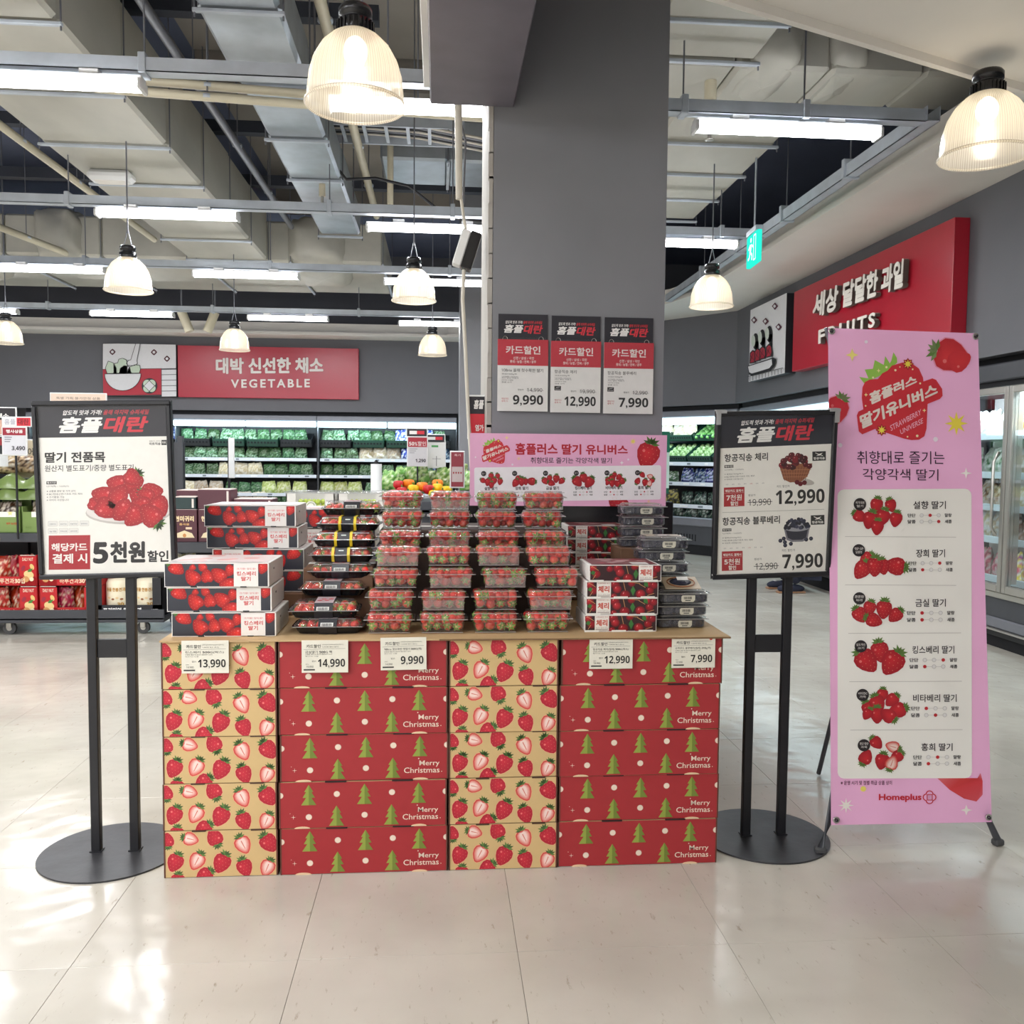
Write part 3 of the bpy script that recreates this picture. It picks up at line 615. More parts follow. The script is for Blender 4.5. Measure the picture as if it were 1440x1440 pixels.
# conduit with device and long cable left of the column
t = thing('cable_drop', 'white cable drop with a small black and white device left of the column', 'cable', (.075, 4.3, 0))
MB().tube([(-.01, 0, 5.2), (0, 0, 3.4), (.01, 0, 2.62)], [.02, .02, .016], 8).build('conduit', 'cable', t)
MB().tube([(.012, .02, 3.0), (.04, .02, 2.9), (.03, .02, 2.6)], .006, 6).build('thin_cable', 'gpipe', t)
MB().at((.055, 0, 2.38), 0, 0, .3).box((-.055, -.04, -.085), (-.012, .04, .085), bev=.005).build('device_cover', 'white', t)
MB().at((.055, 0, 2.38), 0, 0, .3).box((-.012, -.04, -.09), (.04, .04, .09), bev=.005).build('device_body', 'blackpl', t)
MB().tube([(.02, 0, 2.62), (.035, 0, 2.52), (.05, 0, 2.45)], .008, 6).build('plug_cable', 'cable', t)
MB().tube([(.035, 0, 2.29), (.03, 0, 2.15), (.045, 0, 1.9), (.06, 0, 1.6), (.08, 0, 1.3), (.095, 0, 1.0), (.1, 0, .7), (.1, 0, 0.02)], .009, 8).build('long_cable', 'cable', t)
# blade sign on the column
t = thing('blade_sign', 'dark grey boxed blade sign projecting from the column at the top', 'sign', (0, 0, 0))
MB().box((-.05, 2.75, 2.94), (.32, 4.0, 4.1), bev=.006).build('sign_body', 'sign', t)
MB().box((-.085, 2.75, 3.14), (-.05, 4.32, 4.1), bev=.003).build('face_panel', 'white', t)
MB().box((-.09, 4.33, 3.2), (-.06, 4.36, 4.1)).build('red_panel_edge', M['ink'], t)
for p in (t,): 
    cv = MB(); cv.col = (205, 40, 60); cv.box((-.0885, 3.3, 3.25), (-.0855, 4.25, 4.0)); cv.build('red_panel', 'ink', t)
# exit sign
t = thing('exit_sign', 'green lit emergency exit sign with running figure by the white soffit', 'exit sign', (2.62, 7.35, .1), -.07)
MB().box((-.02, -.16, 2.93), (.02, .16, 3.19), bev=.006).build('housing', 'exit', t)
MB().box((-.03, -.14, 3.19), (.03, .14, 3.23)).build('top_bar', 'rail', t); MB().tube([(0, 0, 3.23), (0, 0, 5.2)], .008, 6).build('stem', 'rail', t)
cv = Cv(.3, .26, [(0, 0), (30, 0), (30, 26), (0, 26)], clip=False)
cv.circ(13, 5, 2, (0, 0, 0)); cv.poly([(10, 8), (9, 15), (13, 16), (16, 9)][::-1], (0, 0, 0)); cv.line(15, 9, 20, 12, 1.6, (0, 0, 0)); cv.line(10, 9, 6, 12, 1.6, (0, 0, 0)); cv.line(12, 15, 17, 18, 2, (0, 0, 0)); cv.line(17, 18, 16, 22, 2, (0, 0, 0)); cv.line(11, 15, 9, 19, 2, (0, 0, 0)); cv.line(9, 19, 5, 20, 2, (0, 0, 0))
cv.frame(21, 3, 27, 23, 1.2, (0, 0, 0))
for sx, rz in ((-.0215, -PI / 2),):
    o = cv.build('running_figure', 'exitw', t, (sx, .15, 3.19), rz)
# ================================================================== wall signs
def wallsign(label, W, H, loc, rz, red=True):
    t = thing('wall_sign', label, 'sign', loc, rz); return t
# vegetable sign, red board: x -4.56..-1.445, z 2.41..3.3
t = thing('wall_sign', 'long red board with white vegetable lettering on the back wall', 'sign', (-4.565, BY - .1, 3.305))
MB().box((0, 0, -.895), (3.12, .1, 0), (172, 34, 56), bev=.004).build('board', 'inkg', t)
cv = Cv(3.12, .9, [(38, 20), (908, 41), (909, 290), (38, 270)], eps=.012)
cv.text('대박 신선한 채소', 220, 82, 737, 160, (235, 228, 224), .045, z=1); cv.text('VEGETABLE', 292, 186, 672, 228, (235, 228, 224), .03, z=1, sp=1.35)
cv.build('lettering', 'ink', t)
# its picture panel
t = thing('wall_sign', 'square picture sign of a salad bowl left of the vegetable sign', 'sign', (-5.82, BY - .12, 3.31))
MB().box((0, 0, -.9), (1.24, .12, 0), (38, 34, 40), bev=.004).build('board', 'ink', t)
cv = Cv(1.24, .9, [(58, 92), (797, 115), (800, 637), (70, 615)], eps=.004)
W_, D_, G_ = (222, 222, 226), (40, 38, 44), (196, 212, 192)
cv.rect(64, 97, 793, 352, W_); cv.rect(64, 352, 645, 612, (180, 36, 56)); cv.rect(650, 360, 795, 632, W_)
for y in (362, 415, 470, 525, 578): cv.line(648, y, 797, y, 5, D_, 2)
cv.line(64, 352, 650, 352, 4, D_, 2); cv.line(648, 352, 648, 630, 4, D_, 2)
for x, y in ((160, 180), (575, 188), (705, 255)): cv.star(x, y, 32, (80, 30, 44), 2, 4, .8); cv.circ(x, y, 14, W_, 3)
def blob(pts, col): cv.poly(pts, col, 4); [cv.line(*pts[i - 1], *pts[i], 5, D_, 5) for i in range(len(pts))]
blob([(175, 300), (215, 290), (225, 255), (262, 245), (300, 262), (310, 300), (310, 395), (175, 395)], G_)
blob([(120, 272), (170, 290), (200, 340), (205, 395), (110, 395), (92, 340)], G_); blob([(230, 395), (240, 345), (280, 318), (330, 330), (350, 395)], W_)
blob([(300, 300), (320, 268), (345, 262), (395, 98), (440, 98), (405, 270), (412, 300), (380, 320), (320, 318)], W_); blob([(305, 395), (330, 335), (385, 312), (435, 318), (440, 360), (430, 395)], G_)
pb = [(445, 400)] + [(266 + 180 * math.cos(a_), 400 + 168 * math.sin(a_)) for a_ in [PI * k / 16 for k in range(17)]]; blob(pb[::-1], W_)
cv.circ(530, 525, 78, D_, 4, 20); 
for k in range(4): cv.circ(530 + 34 * math.cos(PI / 4 + k * PI / 2), 525 + 34 * math.sin(PI / 4 + k * PI / 2), 38, G_, 5, 14)
cv.star(530, 525, 58, D_, 6, 4, .68); cv.star(530, 525, 50, W_, 7, 4, .7)
cv.build('salad_picture', 'ink', t)
# fruit sign on the right wall
t = thing('wall_sign', 'tall red board with raised white fruit lettering on the right wall', 'sign', (RX - .13, 9.85, 3.3), -PI / 2)
MB().box((0, 0, -.895), (3.14, .13, 0), (174, 32, 50), bev=.004).build('board', 'inkg', t)
q = [(410, 815), (1132, 487), (1110, 1010 + 60), (397, 1185)]
hh = [(1124, 412), (1353, 310), (1347, 489), (1123, 522)]
for k in range(5):
    cv = Cv(3.14, .9, hh, eps=.012)
    cc = (236, 230, 222) if k == 4 else (150, 130, 124)
    cv.textq('세상 달달한 과일', ((1157, 417), (1286, 371), (1284, 415), (1155, 452)), cc, .05, z=k + 1)
    cv.textq('FRUITS', ((1164, 468), (1244, 448), (1243, 470), (1164, 488)), cc, .035, z=k + 1, sp=1.25)
    cv.build('raised_lettering' if k == 4 else 'lettering_edge', 'ink', t)
t = thing('wall_sign', 'square picture sign of strawberries on a plate on the right wall', 'sign', (RX - .13, 11.26, 3.33), -PI / 2)
MB().box((0, 0, -.92), (1.2, .13, 0), (34, 32, 38), bev=.004).build('board', 'ink', t)
cv = Cv(1.2, .92, [(197, 897), (388, 818), (383, 1183), (190, 1230)], eps=.005)
W_ = (226, 226, 230)
def pq(pts): return [tuple(p) for p in pts]
cv.rect(-100, 0, 1000, 2000, W_, .5)
for x, y in ((220, 942), (330, 878), (281, 947), (351, 972)): cv.star(x, y, 17, (90, 40, 60), 2, 4, .7); cv.star(x, y, 8, W_, 3, 4, .8)
for x, y in ((222, 1040), (258, 1022), (296, 1005)):
    cv.circ(x + 6, y, 16, (30, 30, 34), 2, 14, 38); cv.circ(x - 4, y - 2, 11, (205, 215, 205), 3, 12, 28); cv.rect(x + 5, y, x + 22, y + 60, (30, 30, 34), 2)
for i, x in enumerate((212, 238, 266, 300)):
    y = 1128 - i * 10; cv.poly([(x - 14, y + 16), (x - 12, y - 34), (x + 2, y - 48), (x + 18, y - 42), (x + 24, y - 10), (x + 22, y + 10)][::-1], (30, 28, 34), 3 + i * .2); cv.poly([(x - 9, y + 12), (x - 8, y - 30), (x + 3, y - 42), (x + 14, y - 36), (x + 18, y - 10), (x + 14, y + 6)][::-1], (176, 40, 60), 3.1 + i * .2)
    cv.line(x - 8, y - 25, x + 16, y + 2, 2, (30, 28, 34), 4.4); cv.line(x + 10, y - 33, x - 8, y + 8, 2, (30, 28, 34), 4.4)
cv.poly([(192, 1155), (330, 1112), (345, 1118), (340, 1150), (320, 1172), (215, 1200), (200, 1195)][::-1], (30, 28, 34), 5); cv.poly([(197, 1158), (325, 1120), (328, 1145), (312, 1163), (218, 1190), (204, 1185)][::-1], W_, 6)
for k in range(11): cv.line(205 + k * 17, 1205 - k * 4, 205 + k * 17, 1228 - k * 4, 3, (60, 60, 70), 5)
cv.line(193, 1205, 388, 1158, 3, (40, 40, 46), 5); cv.build('strawberry_picture', 'ink', t)
# ================================================================== cold cases
def case(label, loc, rz, Ln, w_light=12):
    t = thing('refrigerated_case', label, 'fridge', loc, rz, 'open refrigerated cases along the walls')
    MB().box((0, .02, 0), (Ln, .9, .14)).build('plinth', 'rug', t)
    m = MB(); m.box((0, 0, .14), (Ln, .9, .5), bev=.01); m.build('base', 'charcoal', t)
    m = MB(); m.box((0, -.03, .42), (Ln, .05, .55), bev=.015); m.build('bumper', 'gpipe', t)
    m = MB()
    for k in range(int(Ln / .05)):
        if (k // 8) % 3 == 1: m.box((k * .05, -.004, .2), (k * .05 + .02, .002, .3))
    m.build('vent_slots', 'rug', t)
    MB().box((0, .05, .5), (Ln, .88, .53)).build('base_tray', 'charcoal', t)
    MB().box((0, .85, .5), (Ln, .92, 2.1)).build('back_panel', 'charcoal', t)
    for x in (0, Ln - (.03 if Ln != 2.5 else .01)): MB().box((x, .16, .5), (x + .03 if Ln != 2.5 else x + .01, .9, 2.02)).build('side_panel', 'charcoal', t)
    for z, y0 in ((.72, .12), (1.05, .18), (1.35, .22)):
        s_ = MB().box((0.03, y0, z - .025), (Ln - .03, .86, z)).build('shelf', 'charcoal', t)
        m = MB().box((0.03, y0 - .02, z - .045), (Ln - .03, y0, z + .012), (214, 222, 232)); m.build('price_rail', 'ink', s_)
        m = MB()
        rg = random.Random(int(z * 100) + int(Ln * 10))
        for k in range(int(Ln / .3)): m.box((.1 + k * .3 + rg.random() * .08, y0 - .023, z - .03), (.17 + k * .3 + rg.random() * .08, y0 - .02, z - .002), (120, 130, 140) if rg.random() < .4 else (238, 240, 242))
        m.build('price_labels', 'ink', s_)
    MB().box((0, .02, 2.02), (Ln, .9, 2.12), bev=.01).build('canopy', 'gpipe', t)
    MB().box((0, .06, 2.12), (Ln, .9, 2.2)).build('canopy_top', 'rug', t)
    for k in range(int(Ln / 1.24)): MB().box((k * 1.25 + .01, .0, 1.915), (k * 1.25 + 1.24, .05, 2.015), bev=.01).build('light_strip', 'cool', t)
    l = bpy.data.lights.new('case_light', 'AREA'); l.shape = 'RECTANGLE'; l.size = Ln; l.size_y = .06; l.energy = w_light * Ln / 2.5; l.color = (.74, .93, 1)
    lo = bpy.data.objects.new('case_light_tube', l); COL.objects.link(lo); lo.parent = t; lo.location = (Ln / 2, .1, 1.9); lo.rotation_euler = (math.radians(28), 0, 0)
    return t
cases = [case('open fridge of bagged vegetables on the back wall, %s section' % n, (x, BY + .02, 0), 0, 2.5) for n, x in (('left', -7.2), ('middle', -4.7), ('right', -2.2))]
ca_ = math.atan2(RY - BY, RX - DX)
cases.append(case('open fridge of greens on the slanted corner wall right of the column', (DX + .02, BY + .03, 0), ca_, 5.0, 9))
cases.append(case('open fridge under the fruit sign on the right wall, half hidden by posters', (RX + .02, RY - .06, 0), -PI / 2, 4.3, 12))
# product prototypes (bags are crinkled pillows with a crimped top)
def bagproto(name, cols, seed, w=.2, h=.2, d=.09, flat=False):
    rg = random.Random(seed); m = MB(); m.s = True; nx, nz = 13, 11
    for side in (-1, 1):
        vs = []; cl = []; fs = []
        for j in range(nz):
            v = j / (nz - 1)
            for i in range(nx):
                u = i / (nx - 1); b = (math.sin(PI * u) ** .5) * (math.sin(PI * min(1, v * .9 + .08)) ** .5)
                nn = noise.noise(Vector((u * 5 + seed, v * 5, side)))
                vs.append(((u - .5) * w * (1 - .18 * v * v) + nn * .01, side * d / 2 * b * (1 + .5 * nn), v * h + noise.noise(Vector((u * 6, seed, 2))) * .02 * v))
                c = cols[int((noise.noise(Vector((u * 12 + seed * 3, v * 11, side * 2))) * .6 + .4 + rg.random() * .3) * len(cols)) % len(cols)]; cl.append(c)
        for j in range(nz - 1):
            for i in range(nx - 1): a = j * nx + i; q = (a, a + 1, a + nx + 1, a + nx); fs.append(q if side < 0 else q[::-1])
        m.add(vs, fs, cl, True)
    o = m.build(name, 'film'); return o
G1 = [(104, 146, 100), (80, 126, 82), (150, 182, 152), (64, 104, 68), (122, 158, 114)]
G2 = [(64, 104, 66), (46, 82, 52), (92, 132, 90), (130, 160, 132)]
CR = [(232, 222, 196), (222, 208, 176), (240, 234, 218), (206, 190, 152)]
BL = [(90, 130, 200), (205, 220, 240), (60, 90, 160), (170, 190, 215)]
YG = [(206, 214, 140), (220, 226, 172), (184, 196, 112), (228, 230, 200)]
PR = {}
def product(name, key, cols, seed, loc, rz, label, cat, group, w=.2, h=.2, d=.09):
    if key not in PR: PR[key] = bagproto(name, cols, seed, w, h, d); o = PR[key]
    else: o = PR[key].copy(); COL.objects.link(o)
    o.location = loc; o.rotation_euler = (random.uniform(-.25, .05), random.uniform(-.12, .12), rz); return tag(o, label, cat, group)
def crate(label, loc, rz, w, d, h, tilt, name='produce_crate', col='crate', grp='dark crates on the top row of the fridges'):
    t = thing(name, label, 'crate', loc, rz, grp, rx=tilt)
    MB().box((-w / 2, 0, 0), (w / 2, d, .012)).build('crate_floor', col, t)
    m = MB(); m.box((-w / 2, 0, 0), (w / 2, .012, h)); m.box((-w / 2, d - .012, 0), (w / 2, d, h)); m.box((-w / 2, 0, 0), (-w / 2 + .012, d, h)); m.box((w / 2 - .012, 0, 0), (w / 2, d, h)); m.build('crate_wall', col, t)
    m = MB()
    for k in range(9): m.box((-w / 2 + .02 + k * (w - .04) / 9, -.003, h * .45), (-w / 2 + .02 + (k + .6) * (w - .04) / 9, 0, h * .7))
    m.build('crate_slots', 'rug', t); return t
M['crate'] = mat('dark_green_plastic', (26, 62, 50), .4); M['crateb'] = mat('black_crate_plastic', (30, 34, 38), .4)
rowsd = [(.53, .1, 'on the base tray'), (.72, .16, 'on the lowest shelf'), (1.05, .22, 'on the middle shelf'), (1.35, .26, 'on the upper shelf'), (1.66, .34, 'in the top crates')]
def nth(k): return ('1st', '2nd', '3rd')[k] if k < 3 else '%dth' % (k + 1)
def fill(ci, where, x0, x1, ly, rows=range(5)):
    c = cases[ci]; R = Matrix.Translation(c.location) @ Matrix.Rotation(c.rotation_euler.z, 4, 'Z'); rz = c.rotation_euler.z
    for r in rows:
        z, y, rn = rowsd[r]; x = x0 + .15; k = 0; seg = 0
        while x < x1 - .1:
            key, cols, nm, ds = (ly[r][seg % len(ly[r])])
            big = {'M': (.24, .17), 'C': (.27, .22), 'L': (.23, .22)}.get(key[0], (.23, .2))
            p = R @ Vector((x + random.uniform(-.02, .02), y + random.uniform(0, .03) + .07, z + (.0 if r < 4 else .02)))
            product('vegetable_bag', key + str(k % 2), cols, 3 + k % 2 + ord(key[0]), p, rz, '%s %s from left %s of the %s' % (nth(k), ds, rn, where), 'bag', 'bags %s of the %s' % (rn, where), w=big[0], h=big[1], d=.12)
            if r >= 3 and k % 3 == 0 and r == 3:
                pass
            x += big[0] * .98; k += 1
            if k % 3 == 0: seg += 1
        if r == 4:
            x = x0 + .3; q = 0
            while x < x1 - .1:
                p = R @ Vector((x, .26, 1.56)); crate('%s dark crate of bagged greens from left, top row of the %s' % (nth(q), where), p, rz, .56, .4, .14, .3, col='crate' if q % 3 else 'crateb', grp='crates on the top row of the %s' % where); x += .6; q += 1
gb = ('green', G1, 'bag', 'leafy green bag'); db = ('dark', G2, 'bag', 'dark green vegetable bag')
cb_ = ('Cream', CR, 'bag', 'cream mushroom bag'); bb = ('Lblue', BL, 'bag', 'pale blue bag'); yb = ('Cyel', YG, 'bag', 'yellow green cabbage pack')
lay = {0: [[cb_, cb_, yb, db], [db, cb_, yb], [gb, db, cb_], [gb, db, cb_, bb], [db, gb, cb_, bb]],
       1: [[yb, cb_, db, gb], [cb_, db, yb], [gb, cb_, db], [gb, gb, db], [db, gb, db]],
       2: [[yb, db, gb], [yb, gb, db], [db, gb, gb, bb], [gb, cb_, bb, bb], [gb, db, bb, gb]]}
fill(0, 'left back fridge', 0, 2.5, lay[0]); fill(1, 'middle back fridge', 0, 2.5, lay[1]); fill(2, 'right back fridge', 0, 2.5, lay[2])
dk_ = ('Dark', [(30, 44, 40), (60, 84, 70), (18, 26, 26), (150, 160, 150)], 'bag', 'dark vegetable pack'); bk_ = ('Lnavy', [(60, 96, 190), (190, 205, 235), (30, 50, 110), (90, 120, 110)], 'bag', 'blue vegetable pack'); yk_ = ('Cgourd', [(40, 44, 36), (190, 184, 90), (60, 60, 44), (24, 28, 26)], 'bag', 'yellow and dark vegetable pack'); tk_ = ('Mtray', [(180, 200, 185), (70, 110, 80), (120, 150, 120), (226, 232, 226)], 'bag', 'pale tray of vegetables')
fill(3, 'corner fridge', 3.1, 5.0, [[bk_, dk_, dk_], [yk_, dk_, dk_], [tk_, bk_, bk_], [tk_, tk_, tk_], [cb_, tk_, gb]], rows=(0, 1, 2))
c3 = cases[3]; R3 = Matrix.Translation(c3.location) @ Matrix.Rotation(ca_, 4, 'Z'); sq = None
for r_, (z_, y_) in enumerate(((1.36, .26), (1.68, .4))):
    for q_ in range(4):
        x_ = 3.35 + q_ * .44; p = R3 @ Vector((x_, y_, z_)); wh_ = '%s of the %s row in the corner fridge' % (('first', 'second', 'third', 'fourth')[q_], ('lower', 'upper')[r_]); cr_ = crate('tilted dark green crate of pale vegetables, ' + wh_, p, ca_, .42, .44, .1, .5, grp='tilted crates in the corner fridge')
        XX = Matrix.Translation(p) @ Matrix.Rotation(ca_, 4, 'Z') @ Matrix.Rotation(.5, 4, 'X'); n_ = 0
        for a_ in range(4):
            for b_ in range(4 if r_ == 0 or q_ > 1 else 0):
                cc_ = 0 if (r_ == 0) else 1; key_ = 'sq%d' % cc_
                if key_ not in PR: PR[key_] = MB().ell((0, 0, 0), (.048, .048, .05) if cc_ == 0 else (.04, .085, .04), 12, 8, cf=lambda d, cc_=cc_: ((176, 200, 150) if math.sin(d.x * 9 + d.z * 7) > -.2 else (120, 160, 90)) if cc_ == 0 else ((96, 160, 76) if math.sin(d.y * 12) > -.3 else (170, 205, 140))).build('round_squash' if cc_ == 0 else 'cucumber', 'fruit'); o = PR[key_]
                else: o = PR[key_].copy(); COL.objects.link(o)
                o.location = XX @ Vector((-.15 + a_ * .1, .06 + b_ * .1, .06 + (a_ % 2) * .012)); o.rotation_euler = (.5, 0, ca_ + .4 * (b_ % 2)); n_ += 1
                tag(o, ('pale green round squash, %s, ' if cc_ == 0 else 'striped green cucumber, %s, ') % nth(n_ - 1) + wh_.replace(' in the corner fridge', ' crates, corner fridge'), 'vegetable', 'squashes and cucumbers in the corner fridge crates')
        if r_ == 1 and q_ < 2:
            for a_ in range(2): product('vegetable_bag', 'Cream0', CR, 70, XX @ Vector((-.1 + a_ * .2, .1, .02)), ca_, '%s cream bag in the %s upper crate of the corner fridge' % (nth(a_), ('first', 'second')[q_]), 'bag', 'cream bags in the corner fridge')
fill(4, 'right wall fridge', .2, 4.2, [[db, gb], [gb, bb], [gb, yb], [gb, db], [gb, gb]], rows=(3, 4, 0))
# upright white divider, pole and green info card by the corner case
t = thing('sign_stand', 'dark pole with a tall white price strip in front of the back fridge', 'sign stand', (-2.0, 8.6, 0)); MB().tube([(0, 0, 0), (0, 0, 1.52)], .012, 8).build('pole', 'black', t); MB().box((.0, -.02, 1.18), (.055, .0, 1.56), bev=.004).build('price_strip', 'white', t); MB().tube([(0, 0, 0), (0, 0, .02)], .14, 20).build('base', 'black', t)
t = thing('info_card', 'green and white information card beside the column at the corner fridge', 'card', (3.02, 12.6, 0), .1)
cv = Cv(.3, .9, [(0, 0), (30, 0), (30, 90), (0, 90)], eps=.001); cv.rect(0, 0, 30, 90, (214, 236, 226)); cv.rect(0, 0, 30, 30, (22, 110, 84), 2); cv.rect(0, 82, 30, 90, (22, 96, 74), 2)
for k in range(5): cv.rect(5, 38 + k * 6, 22 - (k % 2) * 5, 40 + k * 6, (120, 170, 150), 2)
cv.build('printed_face', 'ink', t, (0, -.004, 1.8)); MB().box((0, -.003, .9), (.3, .006, 1.8)).build('card_board', 'white', t); MB().tube([(.15, .02, 0), (.15, .02, 1.0)], .012, 6).build('pole', 'black', t)
# ================================================================== glass door freezers on the right wall
def freezer():
    t = thing('glass_door_freezer', 'long freezer with aluminium framed glass doors on the right wall', 'freezer', (RX + .02, 7.64, 0), -PI / 2)
    Ln = 6.0
    MB().box((0, .06, 0), (Ln, .9, .09)).build('plinth', 'rug', t); MB().box((0, .03, .09), (Ln, .9, .14)).build('kick_panel', 'black', t)
    MB().box((0, -.02, .14), (Ln, .02, .155), bev=.004).build('rail', 'chrome', t); MB().box((0, .0, .155), (Ln, .1, .235), bev=.01).build('grey_band', 'gpipe', t)
    MB().box((0, .02, .235), (Ln, .9, .385)).build('base', 'charcoal', t); MB().box((0, -.005, .385), (Ln, .3, .43), bev=.005).build('sill', 'chrome', t)
    MB().box((0, .85, .4), (Ln, .92, 2.0)).build('back_panel', 'white', t); MB().box((0, .02, 1.96), (Ln, .9, 2.0)).build('header_gap', 'rug', t)
    MB().box((0, -.01, 2.0), (Ln, .9, 2.13), bev=.01).build('header', 'charcoal', t); MB().box((0, .1, 2.13), (Ln, .9, 2.2)).build('top', 'rug', t)
    for z in (.5, .8, 1.05, 1.3, 1.6):
        s_ = MB().box((.02, .16, z - .02), (Ln - .02, .84, z)).build('shelf', 'white', t); MB().box((.02, .13, z - .03), (Ln - .02, .16, z + .02), (198, 214, 222)).build('price_rail', 'ink', s_)
    for k in range(8):
        x0 = k * .75; 
        d = thing('door', '', 'x'); del d['category']; del d['label']; d.parent = t; d.location = (x0, 0, 0)
        m = MB()
        for a, b in (((.004, -.03, .435), (.05, .02, 1.95)), ((.7, -.03, .435), (.746, .02, 1.95)), ((.05, -.03, .435), (.7, .02, .49)), ((.05, -.03, 1.9), (.7, .02, 1.95))): m.box(a, b, bev=.005)
        m.build('door_frame', 'chrome', d)
        MB().box((.05, -.012, .49), (.7, -.004, 1.9)).build('door_glass', 'glass', d)
        MB().tube([(.67, -.03, .85), (.67, -.07, .92), (.67, -.07, 1.4), (.67, -.03, 1.47)], .011, 8).build('handle', 'chrome', d)
        MB().box((x0 - .02, .04, .5), (x0 + .02, .08, 1.95)).build('mullion', 'chrome', t)
    for x in (1.5, 4.5):
        l = bpy.data.lights.new('freezer_light', 'AREA'); l.shape = 'RECTANGLE'; l.size = 3.0; l.size_y = .05; l.energy = 42; l.color = (.8, .95, 1)
        lo = bpy.data.objects.new('freezer_light_tube', l); COL.objects.link(lo); lo.parent = t; lo.location = (x, .09, 1.93); lo.rotation_euler = (math.radians(30), 0, 0)
    return t
fz = freezer()
PK = {'w': [(236, 238, 234), (222, 210, 180), (244, 246, 246), (200, 190, 150)], 'g': [(60, 140, 80), (190, 215, 190), (228, 238, 230), (30, 100, 60)], 'n': [(120, 84, 60), (190, 160, 130), (226, 218, 206), (90, 60, 44)], 'r': [(180, 36, 60), (226, 120, 130), (230, 214, 210), (150, 24, 44)], 'p': [(230, 60, 140), (244, 214, 90), (240, 240, 240), (180, 60, 170)], 'y': [(240, 200, 60), (236, 236, 226), (220, 150, 60)]}
fr = [(.5, 'rrpr', 'red frozen food bag on the lowest freezer shelf'), (.8, 'nwny', 'brown frozen food pack on the second freezer shelf'), (1.05, 'nnwp', 'frozen mixed food pack on the middle freezer shelf'), (1.3, 'ggwp', 'green frozen vegetable bag on the fourth freezer shelf'), (1.6, 'wwyp', 'white frozen food bag on the top freezer shelf')]
for z, ks, lb in fr:
    for k in range(17):
        ly = 7.64 - .5 - k * .185; kk = ks[(k // 2) % 4]
        if ly < 4.4: break
        product('frozen_food_bag', 'fz' + kk + str(k % 2), PK[kk], 11 + k % 2, (RX + .27, ly, z), -PI / 2 + random.uniform(-.2, .2), lb.replace('frozen', nth(k) + ' frozen', 1) + ', from the far end', 'frozen food', 'frozen packs behind the glass doors, shelf at %d cm' % (z * 100), w=.2, h=.21, d=.1)
# person crouching between the poster and the freezer is added with the figures
# ================================================================== left gondola
t = thing('gondola_shelf', 'long dark grey wheeled shelf unit behind the left poster', 'shelf', (-4.6, 6.96, 0))
MB().box((0, 0, .1), (2.48, .6, .14), bev=.005).build('base_shelf', 'charcoal', t); MB().box((0, -.0, .12), (2.48, .02, .2), bev=.004).build('base_front', 'charcoal', t)
MB().box((0, .0, .72), (2.48, .6, .79), bev=.005).build('upper_shelf', 'charcoal', t); MB().box((0, .58, .1), (2.48, .62, 1.5)).build('back_panel', 'charcoal', t)
for x in (0, 1.2, 2.44): MB().box((x, .54, .1), (x + .04, .6, 1.55)).build('post', 'charcoal', t)
def caster(p, x, y):
    m = MB(); m.at((x, y, .05), 0, PI / 2).tube([(0, 0, -.014), (0, 0, .014)], .048, 16); wh = m.build('caster', 'rubber', p)
    MB().at((x, y, .05)).box((-.02, -.028, .0), (.02, -.016, .06), bev=.004).build('fork', 'chrome', wh); MB().at((x, y, .05), 0, PI / 2).tube([(0, 0, -.017), (0, 0, .017)], .02, 12).build('hub', 'chrome', wh)
for x in (.15, 1.3, 2.3): caster(t, x, .08)
MB().box((.98, -.004, .73), (1.28, .001, .755), (206, 170, 110)).build('shelf_label', 'ink', t)
t = thing('gondola_shelf', 'dark wheeled shelf unit with maroon cereal boxes behind the white strawberry cartons', 'shelf', (-2.08, 6.96, 0))
MB().box((0, 0, .1), (1.3, .6, .14), bev=.005).build('base_shelf', 'charcoal', t); MB().box((0, .0, .64), (1.3, .6, .72), bev=.005).build('upper_shelf', 'charcoal', t); MB().box((0, .58, .1), (1.3, .62, .9)).build('back_panel', 'charcoal', t)
for x in (0, 1.26): MB().box((x, .54, .1), (x + .04, .6, .9)).build('post', 'charcoal', t)
for x in (.15, 1.1): caster(t, x, .08)
# red snack display cartons with pouches
def redbox(x, z, i):
    t = thing('snack_display_carton', '', 'carton', (x, 6.99, z), 0)
    w, h, d = .46, .235, .3
    m = MB(); m.col = (186, 28, 36); m.box((0, 0, 0), (w, .006, .07)); m.box((0, 0, 0), (.13, .006, h - .01)); m.box((w - .13, 0, 0), (w, .006, h - .01)); m.box((0, 0, 0), (.006, d, h)); m.box((w - .006, 0, 0), (w, d, h)); m.box((0, 0, 0), (w, d, .006)); m.build('tray', 'inkg', t)
    cv = Cv(w, h, [(0, 0), (460, 0), (460, 235), (0, 235)])
    cv.text('하루견과30입', 150, 178, 370, 218, (244, 220, 190), .03)
    for ox in (0, 330):
        cv.rect(ox + 8, 0, ox + 122, 4, (240, 220, 210)); cv.text('DAILY NUT', ox + 25, 20, ox + 105, 45, (240, 210, 190), .02); cv.circ(ox + 70, 150, 38, (232, 200, 140), 1, 14, 30, .4); cv.circ(ox + 48, 185, 24, (208, 150, 96), 2, 12); cv.leaf(ox + 60, 130, 50, 26, 1.0, (70, 130, 60), 3); cv.circ(ox + 90, 185, 16, (244, 226, 190), 3); cv.circ(ox + 30, 100, 14, (150, 40, 60), 2, 10, 22, .5); cv.circ(ox + 95, 90, 15, (226, 190, 120), 2, 10, 24, -.4)
    cv.build('front_print', 'inkg', t, (0, -.001, h)); return t
RB = [(176, 24, 34), (190, 34, 44), (150, 16, 28), (176, 24, 34), (226, 190, 160), (160, 20, 30)]
first = None
spots = [(-4.48 + k * .475, z) for z in (.145, .385) for k in range(5)]
